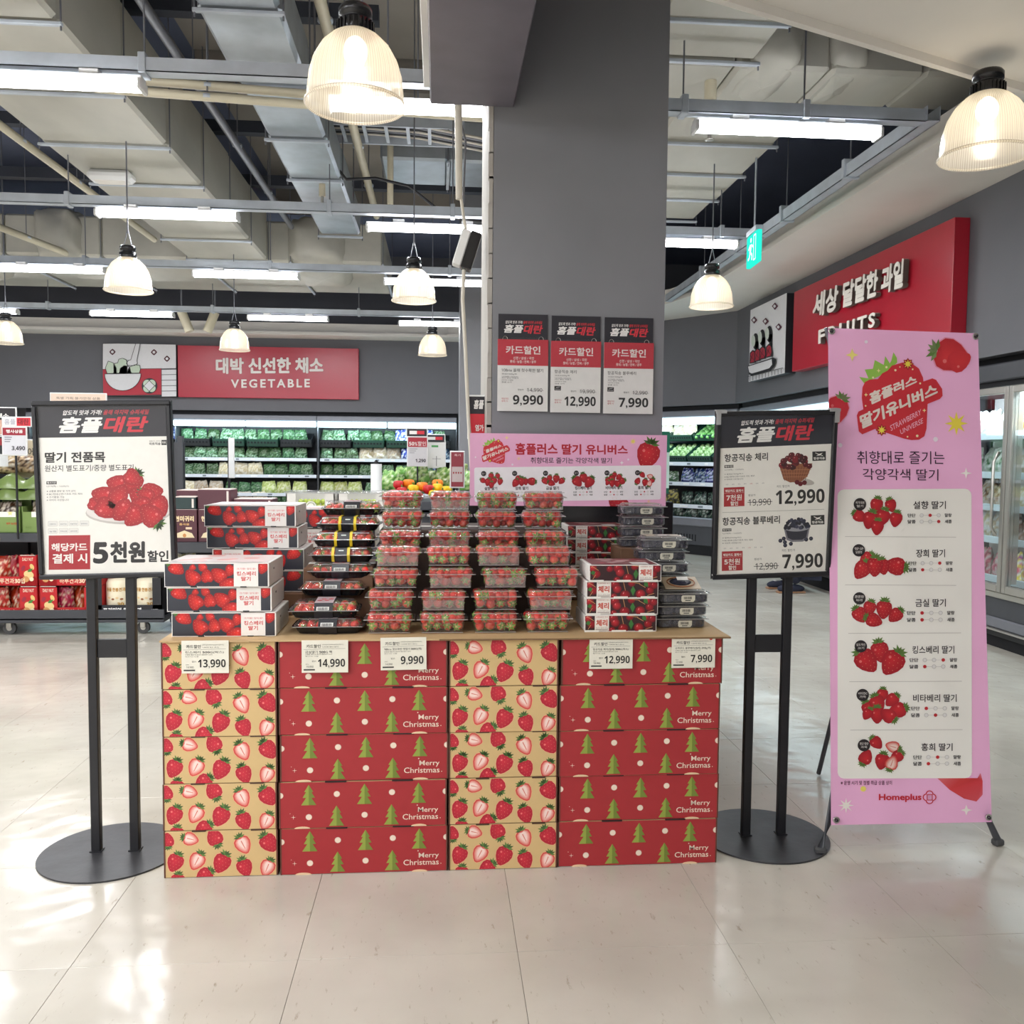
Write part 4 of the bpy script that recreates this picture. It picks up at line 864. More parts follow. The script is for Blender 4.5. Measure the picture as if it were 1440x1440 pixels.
names_c = ['far left, hidden by the frame edge', 'second from the left edge', 'left of the poster', 'behind the left poster foot', 'right end']
for i, (x, z) in enumerate(spots):
    lb = 'red snack carton, %s tier of the left shelf, %s' % ('lower' if i < 5 else 'upper', names_c[i % 5])
    if i % 5 == 4: continue
    if first is None: first = redbox(x, z, i); first['label'] = lb; first['group'] = 'red nut snack cartons'
    else: dup(first, (x, 6.99, z), 0, lb, 'red nut snack cartons')
    for k in range(3): product('snack_pouch', 'red' + str(k % 2), RB, 21 + k % 2, (x + .16 + k * .075, 7.06 + .05 * k, z + .03), random.uniform(-.2, .2), '%s foil pouch in the snack carton, %s tier, %s' % (nth(k), 'lower' if i < 5 else 'upper', names_c[i % 5]), 'snack pouch', 'red nut pouches in the cartons', w=.13, h=.19, d=.06)
# black carton with cream jars
t = thing('nut_display_carton', 'black carton holding cream nut pouches behind the left poster posts', 'carton', (-2.66, 6.975, .145))
MB().box((0, 0, 0), (.52, .006, .09), (30, 30, 36)).build('front', 'ink', t); m = MB(); m.col = (28, 28, 34); m.box((0, 0, 0), (.07, .01, .3)); m.box((.45, 0, 0), (.52, .01, .3)); m.box((0, 0, 0), (.006, .3, .4)); m.box((.514, 0, 0), (.52, .3, .4)); m.box((0, .29, 0), (.52, .3, .45)); m.box((0, 0, 0), (.52, .3, .006)); m.build('sides', 'ink', t)
cv = Cv(.52, .1, [(0, 0), (520, 0), (520, 100), (0, 100)]); cv.text('프리미엄 원물견과', 80, 30, 370, 72, (240, 240, 240), .045); cv.text('12팩', 440, 40, 490, 60, (230, 230, 230)); cv.build('front_lettering', 'ink', t, (0, -.001, .1))
for k, x in enumerate((-2.5, -2.28)):
    t = thing('nut_jar', 'cream coloured nut pouch, %s of two in the black carton' % ('left', 'right')[k], 'jar', (x, 7.1, .155), 0, 'cream nut pouches')
    MB().lathe([(0, 0), (.085, 0), (.095, .02), (.095, .24), (.08, .27), (0, .28)], 20, (232, 222, 196)).build('body', 'inkg', t)
    cv = Cv(.16, .2, [(0, 0), (160, 0), (160, 200), (0, 200)]); cv.fnc = lambda x, y, z: ((x - .08) * .98, -math.sqrt(max(.0962 ** 2 - (x - .08) ** 2, 0)) + y, z); cv.clip = False
    cv.text('원물 한봄견과', 8, 30, 152, 60, (190, 140, 60), .03)
    for q in range(4): cv.circ(30 + q * 32, 110 + (q % 2) * 10, 12, (150, 96, 60) if q % 2 else (230, 200, 150), 2, 10, 8)
    cv.text('30', 95, 145, 140, 172, (196, 150, 70), .03); cv.build('pouch_print', 'ink', t, (0, 0, .24))
# green boxes and scalloped packs on the upper shelf
t0 = None
for k in range(6):
    x = -4.35 + k * .235; lb = 'light green fruit carton on the left upper shelf, number %s from its right end' % ['six', 'five', 'four', 'three', 'two', 'one'][k]
    lb = 'light green produce carton on the left shelf, ' + ['at the far left', 'second from the far left', 'third from the far left', 'cut by the picture edge', 'at the left picture edge', 'touching the left poster frame'][k]
    if t0 is None:
        t0 = thing('produce_carton', lb, 'carton', (x, 7.0, .79), 0, 'light green produce cartons'); m = MB(); m.col = (122, 146, 80); m.box((0, 0, 0), (.22, .006, .16)); m.box((0, 0, 0), (.006, .2, .2)); m.box((.214, 0, 0), (.22, .2, .2)); m.box((0, .194, 0), (.22, .2, .24)); m.box((0, 0, 0), (.22, .2, .006)); m.build('tray', 'ink', t0)
        cv = Cv(.22, .16, [(0, 0), (220, 0), (220, 160), (0, 160)]); cv.text('국내산', 25, 110, 70, 128, (90, 120, 50)); cv.text('제주 농산물', 120, 80, 200, 100, (190, 80, 40), .02); cv.rect(70, 0, 190, 40, (236, 236, 226), 1); cv.star(150, 10, 22, (240, 220, 150), 3, 5, .5); cv.build('front_print', 'ink', t0, (0, -.001, .16))
    else: dup(t0, (x, 7.0, .79), 0, lb)
    product('mushroom_pack', 'nutp', [(170, 130, 90), (90, 64, 44), (226, 214, 196), (50, 40, 30)], 31, (x + .11, 7.1, .85), 0, 'brown mushroom pack standing in the %s light green carton from left' % nth(k), 'pack', 'brown packs in the green cartons', w=.19, h=.17, d=.1)
for r in range(2):
    for k in range(4):
        m = MB(); m.s = True; nn = 24; vs = []; fs = []
        for j in range(7):
            for i in range(nn): u = i / (nn - 1); v = j / 6; vs.append(((u - .5) * .4, -.1 + v * .2, .04 * math.sin(PI * v) ** .6 * (1 + .7 * math.sin(u * 2 * PI * 2)) - (.05 if v in (0, 1) else 0)))
        for j in range(6):
            for i in range(nn - 1): a = j * nn + i; fs.append((a, a + 1, a + nn + 1, a + nn))
        m.add(vs, fs, (108, 128, 70)); o = m.build('wavy_green_tray', 'inkg', None, (-4.15 + k * .4, 7.12 + .02 * r, 1.09 + r * .085)) if (r == 0 and k == 0) else None
        if o is None: o = wv.copy(); COL.objects.link(o); o.location = (-4.15 + k * .4, 7.12 + .02 * r, 1.09 + r * .085)
        wv = o; tag(o, 'wavy light green tray stacked above the green cartons, %s layer, %s' % (('lower', 'upper')[r], ['far left', 'left', 'at the picture edge', 'beside the poster'][k]), 'tray', 'wavy green trays')
for k in range(7): product('nut_bag', 'brown', [(110, 72, 50), (70, 44, 32), (190, 160, 130), (226, 216, 206)], 41, (-4.3 + k * .21, 7.3, 1.24), 0, '%s brown dried food bag from left above the green trays' % nth(k), 'bag', 'brown bags on the left shelf', w=.22, h=.14, d=.12)
def stdcard(name, label, x, y, z, W, H, draw, pole=True, rz=0, cat='sign'):
    t = thing(name, label, cat, (x, y, z), rz); MB().box((-W / 2 - .008, 0, -H - .008), (W / 2 + .008, .012, .008), bev=.003).build('card_holder', 'white', t)
    cv = Cv(W, H, [(0, 0), (100, 0), (100, 100 * H / W), (0, 100 * H / W)], eps=.0006); draw(cv, 100 * H / W); cv.build('card_print', 'ink', t, (-W / 2, -.001, 0))
    if pole: MB().tube([(0, .02, -H), (0, .02, -z + (0 if y < 6 else .75))], .008, 6).build('pole', 'black', t)
    return t
BK, WH, RD = (38, 36, 44), (232, 230, 228), (200, 40, 56)
def hd(cv, h0=18):
    cv.rect(0, 0, 100, h0, BK); cv.heavy('홈플', 12, 4, 50, h0 - 4, WH); cv.heavy('대란', 50, 4, 88, h0 - 4, RD)
def d1(cv, H):
    cv.rect(0, 0, 100, H, (206, 206, 212)); cv.rect(0, 0, 100, H * .28, (150, 30, 50), 1.5); cv.text('행사상품', 15, H * .07, 88, H * .2, WH, .03, z=3); cv.text('3,490', 38, H * .68, 96, H * .86, BK, .03, z=3)
    for k in range(3): cv.rect(8, H * (.34 + k * .08), 40 - k * 4, H * (.37 + k * .08), (110, 110, 120), 2)
stdcard('price_sign', 'white price sign reading 3,490 with maroon band left of the poster', -3.17, 6.9, 1.585, .165, .2, d1)
def d0(cv, H): cv.rect(0, 0, 100, H, WH); cv.rect(50, 0, 100, H, RD, 1.5); cv.text('홈플', 6, 4, 46, H - 4, (180, 180, 190), .03); cv.text('대란', 54, 4, 94, H - 4, (120, 16, 30), .03)
stdcard('sign_header', 'small white and red header card above the 3,490 price sign', -3.15, 6.9, 1.66, .2, .06, d0, False)
def d2(cv, H):
    cv.rect(0, 0, 100, H, (206, 164, 146)); cv.rect(0, 0, 100, H * .45, (34, 30, 36), 1.5); cv.text('신선채소', 20, H * .2, 85, H * .38, WH, .03, z=3)
    for k in range(3): cv.circ(20 + k * 30, H * .66, 9, (236, 220, 200), 2); cv.rect(10 + k * 30, H * .84, 30 + k * 30, H * .88, (90, 60, 50), 2)
stdcard('promo_sign', 'dark and kraft promotional sign at the left picture edge', -3.4, 7.1, 1.74, .3, .2, d2)
def d3(cv, H): cv.rect(0, 0, 100, H, (228, 216, 188)); cv.text('몸에 좋은', 20, 14, 88, 30, (60, 56, 44)); cv.text('채소 마크', 30, 38, 88, 54, (40, 36, 30), .03); cv.circ(80, H * .6, 30, (214, 224, 190), 1.5)
stdcard('promo_card', 'cream card with dark lettering behind the brown bags at left', -3.25, 7.42, 1.5, .42, .3, d3, False)
def d4(cv, H): cv.rect(0, 0, 100, H, (30, 34, 40)); cv.rect(10, 8, 90, H * .3, (150, 30, 40), 2); cv.rect(20, H * .4, 60, H * .55, (50, 140, 90), 2); cv.rect(0, H * .6, 100, H, (206, 210, 212), 2)
stdcard('price_sign', 'dark price screen at the left picture edge below the promotional sign', -3.38, 7.05, 1.52, .16, .22, d4)
def d5(cv, H): cv.rect(0, 0, 100, H, (226, 204, 186)); cv.text('특별 기획 물가안정 상품', 10, 6, 90, H - 6, (110, 90, 80), .0)
stdcard('promo_card', 'pale pink strip card rising above the left poster frame', -2.86, 7.3, 1.87, .42, .07, d5)
t = thing('banner_strip', 'upright strip sign with red and white print left of the poster', 'sign', (-3.0, 7.2, .8)); MB().box((-.06, 0, 0), (.06, .015, .82), (232, 226, 224)).build('strip', 'ink', t); MB().box((-.06, -.002, .45), (.06, 0, .6), (200, 90, 70)).build('strip_print', 'ink', t)
# maroon cereal cartons
def cbox(w, h, d, top):
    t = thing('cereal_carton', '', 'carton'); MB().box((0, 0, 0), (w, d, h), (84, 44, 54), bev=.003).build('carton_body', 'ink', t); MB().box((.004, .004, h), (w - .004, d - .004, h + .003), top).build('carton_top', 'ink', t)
    cv = Cv(w, h, [(0, 0), (100, 0), (100, 115), (0, 115)]); cv.text('현미귀리', 12, 22, 88, 42, (238, 214, 170), .045); cv.text('통곡물', 30, 48, 70, 56, (216, 170, 110), .02)
    cv.poly([(10, 100), (20, 84), (50, 74), (80, 84), (90, 100)][::-1], (232, 214, 176)); cv.circ(50, 92, 7, (206, 140, 80), 2); cv.rect(55, 62, 80, 70, (226, 200, 170), 2); cv.build('front_print', 'ink', t, (0, -.001, h)); return t
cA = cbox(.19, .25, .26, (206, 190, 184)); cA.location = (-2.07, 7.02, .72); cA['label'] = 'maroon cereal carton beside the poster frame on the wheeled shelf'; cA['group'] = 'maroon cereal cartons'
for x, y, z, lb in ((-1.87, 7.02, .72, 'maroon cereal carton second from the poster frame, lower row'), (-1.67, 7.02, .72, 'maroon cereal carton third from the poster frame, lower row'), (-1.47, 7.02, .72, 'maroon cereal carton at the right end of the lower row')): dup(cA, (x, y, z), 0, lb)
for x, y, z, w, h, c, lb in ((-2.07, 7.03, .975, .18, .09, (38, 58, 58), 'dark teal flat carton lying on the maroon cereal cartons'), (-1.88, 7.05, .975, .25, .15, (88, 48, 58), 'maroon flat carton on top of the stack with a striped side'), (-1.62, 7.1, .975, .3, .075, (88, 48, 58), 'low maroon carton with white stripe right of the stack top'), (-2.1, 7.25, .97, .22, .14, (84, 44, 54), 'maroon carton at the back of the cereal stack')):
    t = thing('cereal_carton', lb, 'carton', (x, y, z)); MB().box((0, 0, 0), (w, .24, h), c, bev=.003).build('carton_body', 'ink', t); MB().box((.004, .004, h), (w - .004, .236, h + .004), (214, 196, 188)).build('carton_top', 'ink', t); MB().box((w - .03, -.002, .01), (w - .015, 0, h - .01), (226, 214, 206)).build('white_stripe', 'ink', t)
for k in range(6): product('white_vegetable_bag', 'wb' + str(k % 2), [(236, 236, 220), (250, 250, 244), (206, 204, 160), (130, 120, 70)], 51 + k % 2, (-2.0 + k * .17, 7.1, .42 - (k % 2) * .06), random.uniform(-.3, .3), '%s white sprout bag from left on the lower shelf under the maroon cartons' % nth(k), 'bag', 'white bags under the cereal cartons', w=.22, h=.2, d=.12)
# ================================================================== produce island behind the display
t = thing('display_table', 'white topped produce table behind the clear strawberry packs', 'table', (-1.05, 5.6, 0)); MB().box((0, 0, .86), (1.0, .9, .9), bev=.006).build('table_top', 'white', t)
for x in (.04, .9):
    for y in (.04, .8): MB().box((x, y, 0), (x + .05, y + .05, .86)).build('leg', 'charcoal', t)
MB().box((.05, .05, .2), (.95, .85, .84), bev=.004).build('table_skirt', 'charcoal', t)
def grapebox(loc, lb):
    t = thing('grape_carton', lb, 'carton', loc, 0, 'white cartons of green grapes'); w, h, d = .3, .13, .24
    m = MB(); m.box((0, 0, 0), (w, d, .006)); m.box((0, 0, 0), (.06, .008, h)); m.box((w - .06, 0, 0), (w, .008, h)); m.box((0, 0, 0), (w, .008, .04)); m.box((0, 0, 0), (.006, d, h)); m.box((w - .006, 0, 0), (w, d, h)); m.box((0, d - .006, 0), (w, d, h)); m.build('carton_body', 'whitecard', t)
    MB().box((-.01, -.01, h), (w + .01, d + .01, h + .012), bev=.004).build('plastic_lid', 'clear', t); cv = Cv(.06, .1, [(0, 0), (60, 0), (60, 100), (0, 100)]); cv.text('샤인 머스캣', 4, 40, 56, 50, (110, 110, 110)); cv.build('side_print', 'ink', t, (w - .06, -.001, h))
    cv = Cv(.07, .07, [(0, 0), (70, 0), (70, 70), (0, 70)]); cv.circ(35, 35, 33, (232, 232, 222), 1, 18); cv.circ(35, 35, 25, (150, 160, 130), 2, 18); cv.circ(35, 35, 20, (232, 232, 222), 3, 18); cv.build('round_sticker', 'ink', t, (.12, -.012, .085)) 
    return t
gpr = None
for bi, (x, lb) in enumerate(((-.96, 'white carton with window of green grapes left of the second one'), (-.64, 'white carton of green grapes with round sticker nearest the clear packs'))):
    g = grapebox((x, 5.62, 1.03), lb); MB
    for r in range(2):
        for k in range(6):
            lb2 = 'round green grape showing in the window of the grape carton'
            p = (x + .085 + k * .027, 5.66 + .02 * (k % 2), 1.075 + r * .03)
            if gpr is None: gpr = MB().ell((0, 0, 0), (.017, .017, .019), 10, 7, (178, 196, 84)).build('grape', 'fruit', None, p); o = gpr
            else: o = gpr.copy(); COL.objects.link(o); o.location = p
            tag(o, '%s green grape from left, %s layer, %s grape carton' % (nth(k), ('lower', 'upper')[r], ('left', 'right')[bi]), 'grape', 'green grapes in the %s carton' % ('left', 'right')[bi])
for x, lb in ((-.96, 'plain white carton below the left grape carton'), (-.64, 'plain white carton below the right grape carton')):
    t = thing('fruit_carton', lb, 'carton', (x, 5.62, .9)); MB().box((0, 0, 0), (.3, .26, .125), bev=.004).build('carton_body', 'whitecard', t); MB().box((.02, -.002, .03), (.1, 0, .1), (200, 200, 200)).build('label_print', 'ink', t)
# pepper island
t = thing('display_table', 'slanted produce stand holding bell peppers left of the pink board', 'table', (-.75, 6.9, 0)); MB().box((0, 0, .98), (1.1, 1.1, 1.05), bev=.006).build('table_top', 'charcoal', t); MB().box((.06, .06, 0), (1.04, 1.04, .96)).build('table_base', 'charcoal', t)
def pepper(col, st=(90, 130, 50)):
    m = MB(); f = lambda d: Vector((d.x * (1 + .1 * math.cos(4 * math.atan2(d.y, d.x))), d.y * (1 + .1 * math.cos(4 * math.atan2(d.y, d.x))), d.z - .25 * max(0, d.z - .6) * 3 * (d.z > .6)))
    m.ell((0, 0, .04), (.044, .044, .046), 16, 9, col, fn=f); o = m.build('bell_pepper', 'fruit'); MB().tube([(0, 0, .068), (.004, 0, .09)], [.008, .006], 6, st).build('stalk', 'leafy', o); return o
pp_ = {}; rg = random.Random(5); pc = {'red': (190, 28, 34), 'yellow': (240, 196, 24), 'orange': (236, 130, 20)}
for i, (x, y, z, c) in enumerate([(-.42, 7.02, 1.01, 'red'), (-.36, 6.98, 1.02, 'red'), (-.3, 7.03, 1.04, 'red'), (-.25, 6.97, 1.01, 'yellow'), (-.21, 7.02, 1.06, 'yellow'), (-.17, 6.97, 1.0, 'red'), (-.14, 7.04, 1.08, 'orange'), (-.09, 7.0, 1.06, 'red'), (-.05, 6.97, 1.02, 'yellow'), (-.02, 7.03, 1.07, 'yellow'), (.02, 6.97, 1.02, 'red'), (.05, 7.03, 1.05, 'yellow'), (-.33, 7.1, 1.09, 'red'), (-.25, 7.12, 1.1, 'orange'), (-.02, 7.12, 1.1, 'orange'), (-.47, 6.97, 1.0, 'orange')]):
    lb = '%s bell pepper in the pepper pile, %s' % (c, ['left end', 'second from left, front', 'third from left', 'front left of middle', 'upper left of middle', 'low in the middle', 'top middle', 'right of middle', 'front right', 'big one upper right', 'low at the right', 'right end', 'top left back', 'back left of middle', 'back right', 'lowest at far left'][i])
    if c not in pp_: pp_[c] = pepper(pc[c]); pp_[c].location = (x, y, z + .045); tag(pp_[c], lb, 'pepper', 'bell peppers on the produce stand')
    else: o = dup(pp_[c], (x, y, z + .045), i * 1.1, lb, 'bell peppers on the produce stand')
for k in range(7): product('vegetable_bag', 'isl' + str(k % 2), [(130, 166, 74), (176, 196, 130), (104, 146, 66), (206, 216, 186)], 61 + k % 2, (-.4 + k * .11, 7.45 + (k % 2) * .1, 1.12 + (k % 3) * .03), random.uniform(-.5, .5), '%s light green vegetable bag from left behind the bell peppers' % nth(k), 'bag', 'light green bags behind the peppers', w=.2, h=.16, d=.12)
for k in range(3): product('vegetable_bag', 'islb' + str(k % 2), [(110, 150, 60), (150, 180, 100), (80, 124, 50)], 71, (.12 + k * .1, 7.1, 1.0), .3, '%s small green bag right of the bell peppers' % nth(k), 'bag', 'small green bags right of the peppers', w=.14, h=.09, d=.08)
def d6(cv, H):
    cv.rect(0, 0, 100, H, (196, 196, 200)); cv.rect(0, 0, 100, H * .34, (160, 40, 56), 1.5); cv.text('50%할인', 6, H * .14, 94, H * .3, WH, .015, z=3); cv.text('1,290', 40, H * .76, 94, H * .9, BK, .03, z=3)
    for k in range(3): cv.rect(8, H * (.4 + k * .07), 50 - k * 8, H * (.42 + k * .07), (130, 130, 136), 2)
stdcard('price_sign', 'price sign reading 50% and 1,290 above the bell peppers', -.185, 7.3, 1.555, .155, .23, d6)
stdcard('sign_header', 'black header with white and red lettering above the 1,290 price sign', -.19, 7.3, 1.625, .16, .06, lambda cv, H: (cv.rect(0, 0, 100, H, BK), cv.rect(12, 10, 50, H - 10, WH, 2), cv.rect(50, 10, 88, H - 10, RD, 2)), False)
def d7(cv, H): cv.rect(0, 0, 100, H, (226, 226, 224)); cv.rect(20, 18, 60, 30, (80, 160, 90), 2); cv.line(50, H * .55, 50, H * .95, 3, (50, 50, 56), 2); cv.line(25, H * .66, 75, H * .66, 2, (120, 120, 126), 2)
stdcard('price_sign', 'back of a white price sign with a green sticker beside the 1,290 sign', -.03, 7.45, 1.52, .14, .21, d7)
stdcard('sign_header', 'black header with red patch above the blank white sign', -.04, 7.45, 1.58, .15, .055, lambda cv, H: (cv.rect(0, 0, 100, H, BK), cv.rect(8, 10, 50, H - 10, WH, 2), cv.rect(50, 10, 90, H - 10, RD, 2)), False)
t = thing('paper_roll', 'upright white paper bag roll on a stand behind the strawberry packs', 'paper roll', (-.47, 6.6, 0)); MB().tube([(0, 0, 1.1), (0, 0, 1.34)], .041, 20).build('roll', 'white', t); MB().tube([(0, 0, 0), (0, 0, 1.37)], .01, 8).build('stand', 'black', t); MB().tube([(0, 0, 1.34), (0, 0, 1.36)], .015, 10).build('knob', 'black', t); MB().tube([(0, 0, 0), (0, 0, .02)], .12, 16).build('base', 'black', t)
def d8(cv, H): cv.rect(0, 0, 100, H, (150, 60, 72)); cv.text('특가', 25, 14, 80, 34, (230, 190, 190), .02); cv.rect(6, H * .42, 94, H * .86, (206, 190, 190), 2); [cv.berry(20 + k * 20, H * .6, 6, z=3, seeds=False) for k in range(4)]
stdcard('promo_card', 'small maroon card with strawberry pictures left of the long white cable', .105, 5.4, 1.425, .075, .21, d8)
def d9(cv, H): cv.rect(0, 0, 100, H, BK); cv.rect(5, H * .42, 100, H * .92, (206, 44, 58), 2); cv.rect(0, H * .92, 100, H, WH, 2); cv.text('홈플', 30, 20, 95, H * .3, WH, .05, .2, 3); cv.text('염가', 40, H * .68, 95, H * .84, WH, .04, 0, 3)
stdcard('price_card', 'black and red price card hanging at the left corner of the column', .178, 4.34, 1.69, .075, .2, d9, False)
# ================================================================== the display stack
BH = .1572; FY = 2.912
KR, XR, CREAM = (206, 176, 124), (162, 40, 46), (232, 214, 196)
def print_kraft(W, H):
    cv = Cv(W, H, [(40, 98), (1370, 98), (1370, 645), (40, 645)]); cv.rect(40, 98, 1370, 645, KR, .3)
    rim = (226, 170, 130)
    B = lambda x, y, r, a, h=False: cv.berry(x, y, r, a, 1, h, True, 1.12, (200, 40, 60), (172, 26, 48), rim, lc=(62, 92, 46))
    B(78, 195, 76, 3.05); B(350, 190, 82, -1.3, True); B(628, 170, 96, 2.75); B(968, 275, 98, -.45, True); B(1275, 262, 104, -.62)
    B(160, 468, 98, .42); B(415, 458, 96, .5, True); B(708, 490, 106, .45); B(985, 550, 96, -.35); B(1250, 560, 92, .42, True); B(500, 640, 96, .9); B(190, 700, 88, .1)
    cv.line(640, 560, 640, 561, 2, KR, .4); return cv
def print_xmas(W, H):
    cv = Cv(W, H, [(20, 50), (1378, 50), (1378, 440), (20, 440)]); cv.rect(20, 50, 1378, 440, XR, .3)
    for x, y in ((255, 70), (708, 70), (1150, 70), (480, 252), (928, 252)):
        for lv, (t_, b_, w_) in enumerate(((0, 62, 37), (38, 112, 50), (90, 175, 62))):
            cv.poly([(x, y + t_ - (0 if lv == 0 else 12)), (x - w_, y + b_), (x, y + b_)], (142, 158, 66), 1 + lv * .3); cv.poly([(x, y + t_ - (0 if lv == 0 else 12)), (x, y + b_), (x + w_, y + b_)], (112, 128, 50), 1 + lv * .3)
    for x, y in ((482, 154), (932, 148), (255, 347), (708, 338), (25, 160), (1374, 150)): cv.circ(x, y, 26, (206, 178, 162), .8, 20); cv.circ(x, y, 23, CREAM, 1, 20)
    cv.star(130, 347, 22, CREAM, 1, 4, .14); cv.circ(104, 315, 3, CREAM, 1, 6); cv.circ(1140, 265, 5, CREAM, 1, 8)
    cv.text('Merry', 1146, 282, 1312, 338, CREAM, .006, z=2); cv.text('Christmas', 1020, 340, 1312, 388, CREAM, .006, z=2); cv.circ(1330, 379, 4, CREAM, 1, 6)
    return cv
def carton(kind, W, D):
    t = thing('printed_carton', '', 'carton'); rc = (170, 40, 46) if kind == 'x' else KR
    MB().box((0, .002, .0015), (W, D, BH - .0015), (186, 156, 114) if kind == 'x' else (200, 170, 122), bev=.0025).build('carton_body', 'ink', t)
    m = MB(); m.box((-.0008, .0, .001), (.004, .03, BH - .001), (92, 52, 40)); m.build('corner_flap', 'ink', t); MB().box((W - .004, .0, .001), (W + .0008, .03, BH - .001), (92, 52, 40)).build('corner_flap', 'ink', t)
    cv = (print_xmas if kind == 'x' else print_kraft)(W - .003, BH - .003); cv.build('front_print', 'ink', t, (.0015, .0012, BH - .0015))
    m = MB()
    if kind == 'x':
        for x in (.115, .335): m.box((x * W / .552 + .035, -.0012, BH - .003), (x * W / .552 + .105, .004, BH + .002), (40, 20, 20))
        m.build('slot_gap', 'ink', t)
        for x in (.075, .46):
            m2 = MB(); m2.prism([(x + .026 * math.cos(PI * k / 10), .0 + .0065 * math.sin(PI * k / 10)) for k in range(11)], -.0016, .003, (226, 196, 160)); m2.build('tuck_tab', 'ink', t)
    else:
        for x in (.09, .28): m.box((x, -.0012, BH - .003), (x + .045, .004, BH + .0015), (70, 44, 30))
        m.build('slot_gap', 'ink', t)
    return t
xt = carton('x', .552, .372); kt = carton('k', .366, .372)
rg = random.Random(9); firstx = firstk = True
cols = [('k', -.898, 'left kraft column'), ('x', -.524, 'left red column'), ('k', .036, 'right kraft column'), ('x', .408, 'right red column')]
for kd, x, cn in cols:
    for r in range(5):
        lb = ('red carton with green Christmas trees, %s in the %s' if kd == 'x' else 'kraft carton printed with strawberries, %s in the %s') % (['bottom', 'second from bottom', 'middle', 'second from top', 'top'][r], cn)
        lc = (x + rg.uniform(-.003, .003), FY + rg.uniform(-.004, .003), r * BH + .0005)
        if kd == 'x':
            if firstx: o = xt; o.location = lc; o['label'] = lb; o['group'] = 'red Christmas tree cartons'; firstx = False
            else: o = dup(xt, lc, rg.uniform(-.006, .006), lb)
            if r == 4:
                pass
        else:
            if firstk: o = kt; o.location = lc; o['label'] = lb; o['group'] = 'kraft strawberry print cartons'; firstk = False
            else: o = dup(kt, lc, rg.uniform(-.006, .006), lb)
# notches cut in the red fronts
for i, (x, z, w_) in enumerate(((-.375, 3 * BH, 1), (-.375, 2 * BH, 1), (-.165, 2 * BH, 1))):
    pass
for i, (x, wd, dp) in enumerate(((-.88, .85, .45), (-.02, .84, .45))):
    t = thing('plain_carton', ['left', 'right'][i] + ' plain brown carton block behind the printed cartons', 'carton', (x, 3.31, 0)); MB().box((0, 0, 0), (wd, dp, .39), bev=.004).build('lower_carton', 'card', t); MB().box((0, 0, .392), (wd, dp, .785), bev=.004).build('upper_carton', 'card', t)
t = thing('cardboard_sheet', 'brown corrugated cardboard sheet covering the top of the carton stack', 'cardboard'); ZT = 5 * BH + .0065
m = MB(); m.box((-.9, 2.90, 5 * BH + .001), (.02, 3.275, ZT)); m.build('left_sheet', 'card', t)
m = MB(); m.box((.0, 2.895, 5 * BH + .0012), (.985, 3.27, ZT + .0008)); m.build('right_sheet', 'card', t)
MB().box((-.9, 3.28, 5 * BH + .001), (.83, 3.9, ZT)).build('rear_sheet', 'card', t)
MB().box((0.0, 2.8938, 5 * BH + .0015), (.985, 2.896, ZT)).build('corrugated_edge', 'carddark', t)
# risers
def riser(lb, a, b, m_='card'):
    t = thing('riser_carton', lb, 'carton', a); MB().box((0, 0, 0), (b[0] - a[0], b[1] - a[1], b[2] - a[2]), bev=.004).build('carton_body', m_, t); MB().box((.0, (b[1] - a[1]) / 2 - .02, b[2] - a[2] - .0005), (b[0] - a[0], (b[1] - a[1]) / 2 + .02, b[2] - a[2] + .0006)).build('tape', 'plaster', t); return t
M['riserd'] = mat('gap_shade_board', (66, 52, 46), .8)  # shade of the gaps between the packs put into the board colour
M['riser'] = mat('dark_brown_board', (116, 84, 62), .7)
riser('brown riser carton under the rear white strawberry cartons', (-.88, 3.35, ZT), (-.51, 3.7, .8775), 'riser')
riser('brown riser carton behind the black strawberry trays', (-.49, 3.22, ZT), (-.24, 3.5, .99), 'riser')
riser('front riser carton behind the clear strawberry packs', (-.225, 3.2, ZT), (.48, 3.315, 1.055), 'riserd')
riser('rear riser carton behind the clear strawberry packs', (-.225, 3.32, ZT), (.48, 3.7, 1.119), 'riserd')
riser('riser carton under the rear cherry cartons', (.5, 3.68, ZT), (.79, 3.93, .932), 'riser')
riser('riser carton under the rear blueberry stack', (.73, 3.52, ZT), (.83, 3.9, 1.03), 'riser')
# price cards pinned to the cartons
def price_card(lb, x, w_, h_, z, name, price, old, dot=False, ry=0):
    t = thing('price_card', lb, 'price card', (x, 2.899, z), 0, 'white price cards on the carton stack', ry=ry)
    MB().box((0, -.0008, -h_), (w_, .0008, 0), (226, 222, 208)).build('card', 'ink', t)
    cv = Cv(w_, h_, [(85, 110), (1305, 110), (1305, 945), (85, 945)], eps=.0003, clip=False); K = (34, 32, 30)
    cv.text('카드할인', 212, 215, 585, 305, K, .01); cv.text('(신한/삼성/국민/롯데/농협/현대/전북카드)', 620, 205, 1185, 238, K); cv.text('1,000원 할인 (행사)', 620, 265, 1055, 300, K)
    cv.line(135, 345, 1235, 322, 7, (130, 128, 120)); cv.text(name, 180, 375, 880 if len(name) < 13 else 1180, 445, K, .01); cv.text('상품별 중량 및 원산지 별도표기 상이', 180, 455, 880, 485, K); cv.text('행사기간 12월', 180, 505, 520, 532, (90, 88, 84))
    cv.text('할인가', 355, 625, 465, 670, K); cv.text('정상가', 190, 712, 275, 738, K); cv.text(old, 205, 765, 395, 820, K); cv.rect(135, 850, 432, 885, (50, 50, 50), 2)
    cv.text(price, 510 if len(price) > 5 else 620, 590, 1225, 825 if ',' in price else 790, K, .016)
    if dot: cv.circ(1180, 150, 45, (206, 60, 60), 2, 12)
    cv.build('card_print', 'ink', t, (0, -.0010, 0)); return t
